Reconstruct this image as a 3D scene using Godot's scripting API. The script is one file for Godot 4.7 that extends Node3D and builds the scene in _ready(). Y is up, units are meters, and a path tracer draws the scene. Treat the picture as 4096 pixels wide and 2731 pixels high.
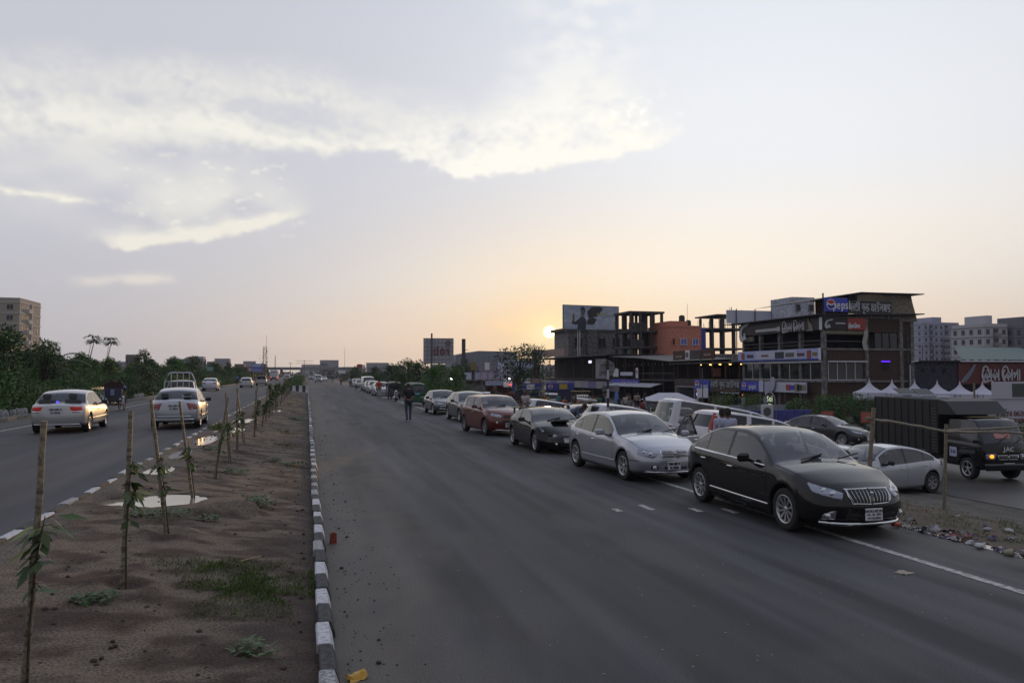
extends Node3D
const LEFT_Y := .40
const HFIELD := -1.3
var rng := RandomNumberGenerator.new()
var used := {}
var M := {}
var T := {}
class Geo:
	var v := PackedVector3Array()
	var n := PackedVector3Array()
	var t := PackedVector2Array()
	var c := PackedColorArray()
	var tint := Color.WHITE
	var colored := false
	func tri(a: Vector3, b: Vector3, d: Vector3) -> void:
		var k := (d - a).cross(b - a)
		if k.length_squared() < 1e-14: return
		k = k.normalized()
		v.push_back(a); v.push_back(b); v.push_back(d)
		n.push_back(k); n.push_back(k); n.push_back(k)
		t.push_back(Vector2(a.x + a.z, -a.y)); t.push_back(Vector2(b.x + b.z, -b.y)); t.push_back(Vector2(d.x + d.z, -d.y))
		c.push_back(tint); c.push_back(tint); c.push_back(tint)
	func trin(a: Vector3, b: Vector3, d: Vector3, na: Vector3, nb: Vector3, nd: Vector3) -> void:
		if (d - a).cross(b - a).dot(na + nb + nd) < .0:
			var sw := b; b = d; d = sw
			sw = nb; nb = nd; nd = sw
		v.push_back(a); v.push_back(b); v.push_back(d)
		n.push_back(na); n.push_back(nb); n.push_back(nd)
		t.push_back(Vector2(a.x, a.z)); t.push_back(Vector2(b.x, b.z)); t.push_back(Vector2(d.x, d.z))
		c.push_back(tint); c.push_back(tint); c.push_back(tint)
	func quad(a: Vector3, b: Vector3, d: Vector3, e: Vector3) -> void:
		tri(a, b, d); tri(a, d, e)
	func quv(a: Vector3, b: Vector3, d: Vector3, e: Vector3) -> void:
		var k := (d - a).cross(b - a).normalized()
		for q in [[a, Vector2(0, 0)], [b, Vector2(1, 0)], [d, Vector2(1, 1)], [a, Vector2(0, 0)], [d, Vector2(1, 1)], [e, Vector2(0, 1)]]:
			v.push_back(q[0]); n.push_back(k); t.push_back(q[1]); c.push_back(tint)
	func box(o: Vector3, s: Vector3, b := Basis()) -> void:
		var x := b.x*s.x * .5
		var y := b.y*s.y * .5
		var z := b.z*s.z * .5
		quad(o - x + y + z, o + x + y + z, o + x - y + z, o - x - y + z)
		quad(o + x + y - z, o - x + y - z, o - x - y - z, o + x - y - z)
		quad(o + x + y + z, o + x + y - z, o + x - y - z, o + x - y + z)
		quad(o - x + y - z, o - x + y + z, o - x - y + z, o - x - y - z)
		quad(o - x + y - z, o + x + y - z, o + x + y + z, o - x + y + z)
		quad(o - x - y + z, o + x - y + z, o + x - y - z, o - x - y - z)
	func bbox(o: Vector3, s: Vector3, r: float, b := Basis()) -> void:
		var h := s * .5
		var q := []
		for sx in [-1.0, 1.0]:
			for sy in [-1.0, 1.0]:
				for sz in [-1.0, 1.0]:
					q.append([Vector3(sx*h.x, sy*(h.y - r), sz*(h.z - r)), Vector3(sx*(h.x - r), sy*h.y, sz*(h.z - r)), Vector3(sx*(h.x - r), sy*(h.y - r), sz*h.z)])
		var p := func(i: int, k: int) -> Vector3: return o + b*(q[i][k] as Vector3)
		quad(p.call(4, 0), p.call(5, 0), p.call(7, 0), p.call(6, 0)); quad(p.call(1, 0), p.call(0, 0), p.call(2, 0), p.call(3, 0))
		quad(p.call(2, 1), p.call(6, 1), p.call(7, 1), p.call(3, 1)); quad(p.call(1, 1), p.call(5, 1), p.call(4, 1), p.call(0, 1))
		quad(p.call(1, 2), p.call(3, 2), p.call(7, 2), p.call(5, 2)); quad(p.call(4, 2), p.call(6, 2), p.call(2, 2), p.call(0, 2))
		for e in [[0, 1, 0, 1], [2, 3, 0, 1], [4, 5, 0, 1], [6, 7, 0, 1], [0, 2, 0, 2], [1, 3, 0, 2], [4, 6, 0, 2], [5, 7, 0, 2], [0, 4, 1, 2], [1, 5, 1, 2], [2, 6, 1, 2], [3, 7, 1, 2]]:
			quad(p.call(e[0], e[2]), p.call(e[0], e[3]), p.call(e[1], e[3]), p.call(e[1], e[2]))
		for i in 8:
			tri(p.call(i, 0), p.call(i, 1), p.call(i, 2))
	func beam(a: Vector3, d: Vector3, w: float, h := -1.0) -> void:
		var f := d - a
		var l := f.length()
		if l < 1e-5: return
		f /= l
		var up := Vector3.UP if absf(f.y) < .95 else Vector3.RIGHT
		var x := f.cross(up).normalized()
		box((a + d) * .5, Vector3(w, w if h < .0 else h, l), Basis(x, f.cross(-x) if f.cross(-x).y >= .0 else f.cross(x), f))
	func tube(path: Array, rad: Array, sides := 6, cap := true) -> void:
		var rings := []
		for i in path.size():
			var f: Vector3 = (path[mini(i + 1, path.size() - 1)] - path[maxi(i - 1, 0)]).normalized()
			var up := Vector3.UP if absf(f.y) < .9 else Vector3.RIGHT
			var x := f.cross(up).normalized()
			var y := f.cross(x)
			var ring := []
			for k in sides:
				var a := TAU*k/sides
				ring.append([path[i] + (x*cos(a) + y*sin(a))*float(rad[mini(i, rad.size() - 1)]), x*cos(a) + y*sin(a)])
			rings.append(ring)
		for i in path.size() - 1:
			for k in sides:
				var j := (k + 1) % sides
				var a = rings[i][k]; var b = rings[i][j]; var d = rings[i + 1][j]; var e = rings[i + 1][k]
				trin(a[0], b[0], d[0], a[1], b[1], d[1]); trin(a[0], d[0], e[0], a[1], d[1], e[1])
		if cap:
			for i in [0, path.size() - 1]:
				for k in range(1, sides - 1):
					tri(rings[i][0][0], rings[i][k][0], rings[i][k + 1][0])
	func lathe(prof: Array, sides := 20, xf := Transform3D()) -> void:
		var nn := []
		for i in prof.size():
			var d: Vector2 = (prof[mini(i + 1, prof.size() - 1)] - prof[maxi(i - 1, 0)]).normalized()
			nn.append(Vector2(d.y, -d.x))
		for i in prof.size() - 1:
			for k in sides:
				var q := []
				for e in [[i, k], [i, k + 1], [i + 1, k + 1], [i + 1, k]]:
					var a: float = TAU*e[1]/sides
					var p: Vector2 = prof[e[0]]
					var m: Vector2 = nn[e[0]]
					q.append(xf*Vector3(p.x*cos(a), p.y, p.x*sin(a)))
					q.append(xf.basis*Vector3(m.x*cos(a), m.y, m.x*sin(a)))
				trin(q[0], q[2], q[4], q[1], q[3], q[5]); trin(q[0], q[4], q[6], q[1], q[5], q[7])
	func grid(p: Array) -> void:
		var R := p.size()
		var C: int = p[0].size()
		var nn := []
		for i in R:
			var row := []
			for j in C:
				var a: Vector3 = p[mini(i + 1, R - 1)][j] - p[maxi(i - 1, 0)][j]
				var b: Vector3 = p[i][mini(j + 1, C - 1)] - p[i][maxi(j - 1, 0)]
				row.append(a.cross(b).normalized())
			nn.append(row)
		for i in R - 1:
			for j in C - 1:
				trin(p[i][j], p[i + 1][j], p[i + 1][j + 1], nn[i][j], nn[i + 1][j], nn[i + 1][j + 1])
				trin(p[i][j], p[i + 1][j + 1], p[i][j + 1], nn[i][j], nn[i + 1][j + 1], nn[i][j + 1])
	func ball(o: Vector3, r: Vector3, b := Basis(), seg := 10) -> void:
		var p := []
		for i in seg + 1:
			var row := []
			var u := PI*i/seg
			for j in seg*2 + 1:
				var w := PI*j/seg
				row.append(o + b*(Vector3(sin(u)*cos(w), cos(u), sin(u)*sin(w))*r))
			p.append(row)
		for i in seg:
			for j in seg*2:
				var q := [p[i][j], p[i + 1][j], p[i + 1][j + 1], p[i][j + 1]]
				var m := []
				for e in q: m.append((b*((b.inverse()*(e - o))/(r*r))).normalized())
				trin(q[0], q[1], q[2], m[0], m[1], m[2]); trin(q[0], q[2], q[3], m[0], m[2], m[3])
	func stroke(pts: Array, w: float, xf: Transform3D, th := .01) -> void:
		for i in pts.size() - 1:
			var a: Vector2 = pts[i]; var b: Vector2 = pts[i + 1]
			var d := (b - a).normalized()*w * .5
			var s := Vector2(-d.y, d.x)
			a -= d * .6; b += d * .6
			var q := [a + s, b + s, b - s, a - s]
			var f := []; var g := []
			for e in q:
				f.append(xf*Vector3(e.x, e.y, th*(1.0 + .05*(i % 3)))); g.append(xf*Vector3(e.x, e.y, 0))
			quad(f[0], f[1], f[2], f[3])
			for k in 4: quad(f[k], f[(k + 1) % 4], g[(k + 1) % 4], g[k])
	func poly(pts: PackedVector2Array, xf: Transform3D, th: float) -> void:
		var idx := Geometry2D.triangulate_polygon(pts)
		for i in range(0, idx.size(), 3):
			var q := []
			for k in 3: q.append(pts[idx[i + k]])
			tri(xf*Vector3(q[0].x, q[0].y, th), xf*Vector3(q[1].x, q[1].y, th), xf*Vector3(q[2].x, q[2].y, th))
			tri(xf*Vector3(q[0].x, q[0].y, 0), xf*Vector3(q[2].x, q[2].y, 0), xf*Vector3(q[1].x, q[1].y, 0))
		for i in pts.size():
			var a := pts[i]; var b := pts[(i + 1) % pts.size()]
			quad(xf*Vector3(a.x, a.y, th), xf*Vector3(b.x, b.y, th), xf*Vector3(b.x, b.y, 0), xf*Vector3(a.x, a.y, 0))
	func mesh(m: Material = null) -> ArrayMesh:
		var am := ArrayMesh.new()
		add_to(am, m)
		return am
	func add_to(am: ArrayMesh, m: Material) -> void:
		if v.is_empty(): return
		var a := []
		a.resize(Mesh.ARRAY_MAX)
		a[Mesh.ARRAY_VERTEX] = v; a[Mesh.ARRAY_NORMAL] = n; a[Mesh.ARRAY_TEX_UV] = t
		if colored: a[Mesh.ARRAY_COLOR] = c
		am.add_surface_from_arrays(Mesh.PRIMITIVE_TRIANGLES, a)
		am.surface_set_material(am.get_surface_count() - 1, m)
func numbered(s: String) -> String:
	var k: int = used.get(s, 0)
	used[s] = k + 1
	return s if k == 0 else "%s_%03d" % [s, k]
func tag(o: Node, label := "", category := "", group := "", kind := "") -> Node:
	for e in [["label", label], ["category", category], ["group", group], ["kind", kind]]:
		if e[1]: o.set_meta(e[0], e[1])
		elif o.has_meta(e[0]): o.remove_meta(e[0])
	return o
func thing(called: String, label: String, category: String, at := Vector3.ZERO, turn := .0, group := "") -> Node3D:
	var o := Node3D.new()
	o.name = numbered(called)
	add_child(o)
	o.position = at; o.rotation.y = turn
	tag(o, label, category, group)
	return o
func part(called: String, g, m: Material, parent: Node) -> MeshInstance3D:
	var o := MeshInstance3D.new()
	o.name = called
	o.mesh = g.mesh(m) if g is Geo else g
	if not g is Geo and m: o.material_override = m
	parent.add_child(o, true)
	return o
func solo(called: String, g, m: Material, label: String, category: String, group := "", at := Vector3.ZERO, turn := .0) -> MeshInstance3D:
	var o := part(numbered(called), g, m, self)
	o.position = at; o.rotation.y = turn
	tag(o, label, category, group)
	return o
func struct(called: String, g, m: Material) -> MeshInstance3D:
	var o := part(called, g, m, self)
	o.set_meta("kind", "structure")
	return o
func dup(o: Node3D, at: Vector3, turn: float, label := "", size := 1.0) -> Node3D:
	var r: Node3D = o.duplicate()
	r.name = numbered(String(o.name).rstrip("0123456789").rstrip("_"))
	add_child(r)
	r.position = at; r.rotation = Vector3(0, turn, 0); r.scale = Vector3.ONE*size
	if label: r.set_meta("label", label)
	return r
func lin(r: float, g: float, b: float, a := 1.0) -> Color:
	return Color(r, g, b, a).linear_to_srgb() if a == 1.0 else Color(Color(r, g, b).linear_to_srgb(), a)
func mat(key: String, col: Color, rough := .8, metal := .0) -> StandardMaterial3D:
	if M.has(key): return M[key]
	var m := StandardMaterial3D.new()
	m.resource_name = key
	m.albedo_color = col; m.roughness = rough; m.metallic = metal
	M[key] = m
	return m
func paint(key: String, col: Color, metal := .35, rough := .38) -> StandardMaterial3D:
	if M.has(key): return M[key]
	var m := mat(key, col, rough, metal)
	m.clearcoat_enabled = true; m.clearcoat = .9; m.clearcoat_roughness = .06
	return m
func glass(key: String, col: Color) -> StandardMaterial3D:
	if M.has(key): return M[key]
	var m := mat(key, col, .04)
	m.transparency = BaseMaterial3D.TRANSPARENCY_ALPHA
	return m
func glow(key: String, col: Color, e: float) -> StandardMaterial3D:
	if M.has(key): return M[key]
	var m := mat(key, col, .4)
	m.emission_enabled = true; m.emission = col; m.emission_energy_multiplier = e
	return m
func noise(sd: int, freq: float, oct := 4) -> FastNoiseLite:
	var f := FastNoiseLite.new()
	f.seed = sd; f.noise_type = FastNoiseLite.TYPE_SIMPLEX_SMOOTH; f.frequency = freq; f.fractal_octaves = oct
	return f
func ntex(key: String, freq: float, stops: Array, oct := 5, size := 512, bump := false) -> NoiseTexture2D:
	if T.has(key): return T[key]
	var t := NoiseTexture2D.new()
	t.width = size; t.height = size; t.seamless = true; t.noise = noise(key.hash() % 1000, freq, oct)
	if bump:
		t.as_normal_map = true; t.bump_strength = 6.0
	else:
		var g := Gradient.new()
		g.offsets = PackedFloat32Array(stops.map(func(e): return e[0])); g.colors = PackedColorArray(stops.map(func(e): return e[1]))
		t.color_ramp = g
	T[key] = t
	return t
func rough_mat(key: String, col: Color, scale: float, lo := .75, hi := 1.15, rough := .9, relief := .0) -> StandardMaterial3D:
	if M.has(key): return M[key]
	var m := mat(key, col, rough)
	var q := snappedf(lo, .1)
	m.albedo_texture = ntex("mottle %.1f" % q, .012, [[.22, Color(q, q, q)], [.5, Color(lerpf(q, 1.0, .6), lerpf(q, 1.0, .6), lerpf(q, 1.0, .6))], [.78, Color(1, 1, 1)]])
	m.uv1_triplanar = true; m.uv1_world_triplanar = true; m.uv1_scale = Vector3.ONE*scale
	if relief > .0:
		m.normal_enabled = true; m.normal_texture = ntex("bumps", .03, [], 5, 512, true); m.normal_scale = relief
	return m
func curve(pts: Array, x: float) -> float:
	var k := pts.size()
	if x <= pts[0][0]: return pts[0][1]
	if x >= pts[k - 1][0]: return pts[k - 1][1]
	var i := 0
	while x > pts[i + 1][0]: i += 1
	var h: float = pts[i + 1][0] - pts[i][0]
	var d: float = (pts[i + 1][1] - pts[i][1])/h
	var m0 := .0
	var m1 := .0
	if i > 0:
		var p: float = (pts[i][1] - pts[i - 1][1])/(pts[i][0] - pts[i - 1][0])
		m0 = .0 if p*d <= .0 else 2.0*p*d/(p + d)
	else: m0 = d
	if i + 2 < k:
		var q: float = (pts[i + 2][1] - pts[i + 1][1])/(pts[i + 2][0] - pts[i + 1][0])
		m1 = .0 if q*d <= .0 else 2.0*q*d/(q + d)
	else: m1 = d
	var s := (x - float(pts[i][0]))/h
	return float(pts[i][1])*(1 + 2*s)*(1 - s)*(1 - s) + m0*h*s*(1 - s)*(1 - s) + float(pts[i + 1][1])*s*s*(3 - 2*s) + m1*h*s*s*(s - 1)
func lerpc(pts: Array, x: float) -> float:
	if x <= pts[0][0]: return pts[0][1]
	for i in pts.size() - 1:
		if x <= pts[i + 1][0]: return lerpf(pts[i][1], pts[i + 1][1], (x - pts[i][0])/(pts[i + 1][0] - pts[i][0]))
	return pts[-1][1]
func ground_y(x: float, d: float) -> float:
	if x > 9.6: return lerpc([[9.6, -.03], [10.2, -.04], [11.5, -.24], [17.2, -1.2], [18.5, HFIELD], [9999, HFIELD]], x)
	if x < -12.6: return lerpc([[12.6, .44], [13.6, .42], [19.0, -.4], [25.0, -1.1], [9999, -1.2]], -x)
	if x < -3.4: return LEFT_Y
	return .0
func sky_at(az: float, el: float, fine: FastNoiseLite, soft: FastNoiseLite, wisp: FastNoiseLite) -> Color:
	var sa := deg_to_rad(17.78); var se := deg_to_rad(3.08)
	var a := deg_to_rad(az); var e := deg_to_rad(el)
	var cosang := sin(e)*sin(se) + cos(e)*cos(se)*cos(a - sa)
	var th := rad_to_deg(acos(clampf(cosang, -1, 1)))
	var far_c := Color(.43, .42, .455).lerp(Color(.50, .508, .565), smoothstep(.0, 14.0, el)).lerp(Color(.40, .44, .56), smoothstep(16.0, 60.0, el))
	var near_c := Color(.86, .64, .42).lerp(Color(.87, .79, .68), smoothstep(1.0, 8.0, el)).lerp(Color(.76, .775, .80), smoothstep(7.0, 16.0, el)).lerp(Color(.62, .66, .755), smoothstep(16.0, 34.0, el)).lerp(Color(.40, .44, .56), smoothstep(34.0, 70.0, el))
	var dx := az - (22.0 + 10.0*smoothstep(2.0, 14.0, el))
	if dx > 180: dx -= 360
	if dx < -180: dx += 360
	var wide := 17.0 if dx < 0 else 24.0
	var w := exp(-(dx*dx)/(2.0*wide*wide))
	var col := far_c.lerp(near_c, w)
	col *= lerpf(1.0, .58, smoothstep(55.0, 140.0, th))
	col = col.lerp(Color(.74, .60, .53), .40*exp(-pow((az - 8.0)/11.0, 2.0) - pow((el - 2.4)/2.4, 2.0)))
	var dh := (az - 17.78) * .75
	var dv := el - 3.08
	var rr := sqrt(dh*dh + dv*dv)
	col = col.lerp(Color(1.0, .66, .30), .72*exp(-rr/3.8)*(1.0 if th > .0 else 1.0))
	col = col.lerp(Color(1.0, .84, .50), .85*exp(-rr*rr/2.0))
	var st := exp(-pow((el - 3.6 - .06*(az - 15.0)) / .5, 2.0))*smoothstep(11.5, 15.0, az)*(1.0 - smoothstep(17.5, 20.0, az))
	st *= .5 + .9*fine.get_noise_2d(az*6.0, el*40.0)
	col = col.lerp(Color(1.05, .72, .34), clampf(st, .0, 1.0) * .5)
	var n1 := soft.get_noise_2d(az*1.0, el*2.0)
	var n2 := fine.get_noise_2d(az*3.0, el*5.0)
	var n3 := fine.get_noise_2d(az*9.0 + 40.0, el*13.0)
	var x := az + n2 * .8
	if az > -60 and az < 62 and el > 1.0:
		var low := lerpc([[-60, 12.0], [-19, 13.7], [-14, 14.2], [-9, 15.3], [-3.3, 15.5], [1.2, 15.6], [6, 16.0], [9.2, 14.8], [11.8, 14.2], [15.8, 14.7], [19, 15.3], [22.3, 15.6], [25.5, 16.2], [28.5, 17.0], [40, 20]], x)
		var up := lerpc([[-60, 18.0], [-19, 18.9], [-14, 20.0], [-9, 20.6], [-3.4, 20.8], [1.2, 20.5], [6, 19.8], [9.2, 19.2], [12, 19.0], [15.8, 20.6], [19, 21.8], [22.3, 21.6], [24.5, 19.8], [26, 18.2], [28.5, 17.0], [40, 19]], x)
		var soft_low := lerpc([[-20, 2.6], [-6, 1.6], [2, .7], [9, .35], [28, .3]], az)
		var d := smoothstep(low - soft_low * .4, low + soft_low, el + n2 * .5 + n3 * .28)
		d *= 1.0 - smoothstep(up - 2.6, up + 1.6, el + n1*1.4 + n2 * .5)
		d *= smoothstep(31.0, 25.0, az + n2*1.5)*lerpf(.8, 1.0, smoothstep(-22.0, -4.0, az))
		d *= clampf(.78 + n1 * .6 + n2 * .55 + n3 * .35 + .25*exp(-pow((el - low - .6) / .8, 2.0)), .0, 1.0)
		var lens := exp(-pow((az + 1.2)/6.5, 2.0) - pow((el - 18.1 + .06*(az + 1.0)) / .85, 2.0)) + .6*exp(-pow((az + 12.5)/4.0, 2.0) - pow((el - 17.9) / .9, 2.0))
		d *= 1.0 - clampf(lens*(1.0 + n2*1.2), .0, .8)
		var bright := Color(.83, .81, .72).lerp(Color(.90, .87, .79), smoothstep(.0, 14.0, az))
		col = col.lerp(bright, clampf(d, .0, 1.0) * .9)
		var veil := exp(-pow((az - 18.5 - (el - 18.0) * .35)/4.6, 2.0))*smoothstep(16.5, 20.0, el)*(1.0 - smoothstep(27.0, 40.0, el))
		col = col.lerp(Color(.84, .83, .80), clampf(veil*(.34 + n1 * .6 + n2 * .6), .0, .6))
		var curl := exp(-pow((az - 24.6)/2.4, 2.0) - pow((el - 18.2)/1.5, 2.0))
		col = col.lerp(Color(.98, .96, .91), .8*smoothstep(.12, .5, wisp.get_noise_2d(az*9.0, el*11.0))*curl)
		var l2 := lerpc([[-16, 9.2], [-12.4, 8.25], [-11.6, 8.15], [-8.9, 8.8], [-7, 9.05], [-4.4, 9.7], [-1.7, 10.7], [.5, 11.6]], x)
		var u2 := lerpc([[-16, 9.4], [-12.4, 10.3], [-11.7, 12.2], [-9, 13.4], [-4.5, 13.9], [-1.7, 12.6], [.5, 11.8]], x)
		var d2 := smoothstep(l2 - .1, l2 + .35, el + n2 * .3 + n3 * .22)*(1.0 - smoothstep(u2 - 2.6, u2 + 1.8, el + n1*1.2))
		d2 *= smoothstep(-15.0, -11.5, az)*smoothstep(1.4, -1.8, az)*(.35 + .75*smoothstep(.9, .0, el - l2 - .5) + n1 * .5 + n2 * .35)
		col = col.lerp(Color(.80, .765, .67), clampf(d2, .0, .85))
		var hz := exp(-pow((el - 12.6)/2.4, 2.0))*smoothstep(-30.0, -12.0, az)*smoothstep(1.0, -5.0, az)
		col = col.lerp(Color(.72, .71, .67), clampf(hz*(.45 + n1 * .9), .0, .6))
		var sk := exp(-pow((el - 11.35 + .035*(az + 19.0) + n3 * .16)/(.13 + .12*(.5 + n2)), 2.0))*smoothstep(-26.0, -20.0, az)*smoothstep(-13.2, -15.0, az)
		col = col.lerp(Color(.82, .79, .68), clampf(sk*(.8 + n3), .0, .9))
		var sh := smoothstep(.33, .5, wisp.get_noise_2d(az*4.0, el*12.0))*smoothstep(9.0, 10.5, el)*smoothstep(15.5, 14.0, el)*smoothstep(-15.0, -11.0, az)*smoothstep(1.0, -2.0, az)
		col = col.lerp(Color(.84, .81, .72), sh * .5)
		var tail := exp(-pow((el - 7.2 - .08*az) / .35, 2.0))*smoothstep(-18.0, -11.0, az)*smoothstep(-8.0, -9.5, az)
		col = col.lerp(Color(.72, .66, .60), clampf(tail*(.6 + n2), .0, .7))
	else:
		var dd := smoothstep(.1, .7, n1 + .4*n2)*smoothstep(6.0, 16.0, el)
		col = col.lerp(Color(.70, .70, .72), dd * .4)
	var disc := 1.0 - smoothstep(.33, .43, th)
	col = col.lerp(Color(3.6, 2.8, 1.6), disc)
	return col
func make_sky() -> Image:
	var fine := noise(11, .11, 5)
	var soft := noise(5, .10, 3)
	var wisp := noise(23, .10, 4)
	var W := 3072
	var H := 1536
	var low := Image.create(384, 192, false, Image.FORMAT_RGBF)
	for j in 192:
		var el := 90.0 - (j + .5)*180.0/192.0
		for i in 384:
			if el < -3.0:
				low.set_pixel((i + 192) % 384, j, Color(.30, .29, .30)); continue
			low.set_pixel((i + 192) % 384, j, sky_at((i + .5)*360.0/384.0 - 180.0, maxf(el, .0), fine, soft, wisp))
	low.resize(W, H, Image.INTERPOLATE_BILINEAR)
	var x0 := int((180.0 - 24.0)/360.0*W)
	var x1 := int((180.0 + 54.0)/360.0*W)
	var y0 := int((90.0 - 32.0)/180.0*H)
	var y1 := int(91.0/180.0*H)
	for j in range(y0, y1):
		var el := maxf(90.0 - (j + .5)*180.0/H, .0)
		for i in range(x0, x1):
			low.set_pixel((i + W/2) % W, j, sky_at((i + .5)*360.0/W - 180.0, el, fine, soft, wisp))
	return low
func _ready() -> void:
	rng.seed = 7
	var cam := Camera3D.new()
	cam.name = "camera"
	cam.fov = 48.0; cam.near = .1; cam.far = 6000.0
	cam.position = Vector3(0, 2.5, 0)
	cam.rotation = Vector3(deg_to_rad(2.37), deg_to_rad(-14.98), 0)
	add_child(cam)
	cam.current = true
	var env := Environment.new()
	env.background_mode = Environment.BG_SKY
	var sky := Sky.new()
	var pano := PanoramaSkyMaterial.new()
	pano.panorama = ImageTexture.create_from_image(make_sky())
	sky.sky_material = pano
	env.sky = sky
	env.tonemap_mode = Environment.TONE_MAPPER_LINEAR
	env.tonemap_exposure = 1.16
	env.sdfgi_enabled = true; env.ssao_enabled = true; env.ssil_enabled = true
	env.fog_enabled = true; env.fog_mode = Environment.FOG_MODE_EXPONENTIAL
	env.fog_density = .0002; env.fog_light_color = Color(.80, .80, .86)
	var we := WorldEnvironment.new()
	we.name = "world_environment"; we.environment = env
	add_child(we)
	var sun := DirectionalLight3D.new()
	sun.name = "sun"
	sun.light_energy = .30; sun.light_color = Color(1.0, .80, .55); sun.light_angular_distance = .6
	sun.shadow_enabled = true
	sun.rotation = Vector3(deg_to_rad(-3.08), deg_to_rad(180.0 - 17.78), 0)
	add_child(sun)
	build_all()
func asphalt() -> StandardMaterial3D:
	var m := mat("asphalt", Color.WHITE, .74)
	m.vertex_color_use_as_albedo = true
	m.albedo_texture = ntex("asphalt_grain", .05, [[.2, Color(.78, .78, .78)], [.5, Color(.9, .9, .9)], [.68, Color(.98, .98, .98)], [.9, Color(1, 1, 1)]], 6, 1024)
	m.uv1_triplanar = true; m.uv1_world_triplanar = true; m.uv1_scale = Vector3.ONE * .8
	m.normal_enabled = true; m.normal_texture = ntex("asphalt_bumps", .12, [], 4, 512, true); m.normal_scale = .2
	m.metallic_specular = .45
	return m
func sheet(xs: Array, ds: Array, height: Callable, tone: Callable) -> Geo:
	var g := Geo.new()
	g.colored = true
	var p := []
	for d in ds:
		var row := []
		for x in xs:
			var y: float = height.call(x, d)
			row.append(Vector3(x, y, -d))
		p.append(row)
	for i in ds.size() - 1:
		for j in xs.size() - 1:
			var q := [[i, j], [i + 1, j], [i + 1, j + 1], [i, j], [i + 1, j + 1], [i, j + 1]]
			for e in q:
				var a: Vector3 = p[mini(e[0] + 1, ds.size() - 1)][e[1]] - p[maxi(e[0] - 1, 0)][e[1]]
				var b: Vector3 = p[e[0]][mini(e[1] + 1, xs.size() - 1)] - p[e[0]][maxi(e[1] - 1, 0)]
				g.v.push_back(p[e[0]][e[1]]); g.n.push_back(b.cross(a).normalized()); g.t.push_back(Vector2(xs[e[1]], ds[e[0]])); g.c.push_back(tone.call(xs[e[1]], ds[e[0]]))
	return g
func steps(a: float, b: float, first: float, grow := 1.0, most := 1e9) -> Array:
	var r := [a]
	var s := first
	while r[-1] + s < b:
		r.append(r[-1] + s); s = minf(s*grow, most)
	r.append(b)
	return r
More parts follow.
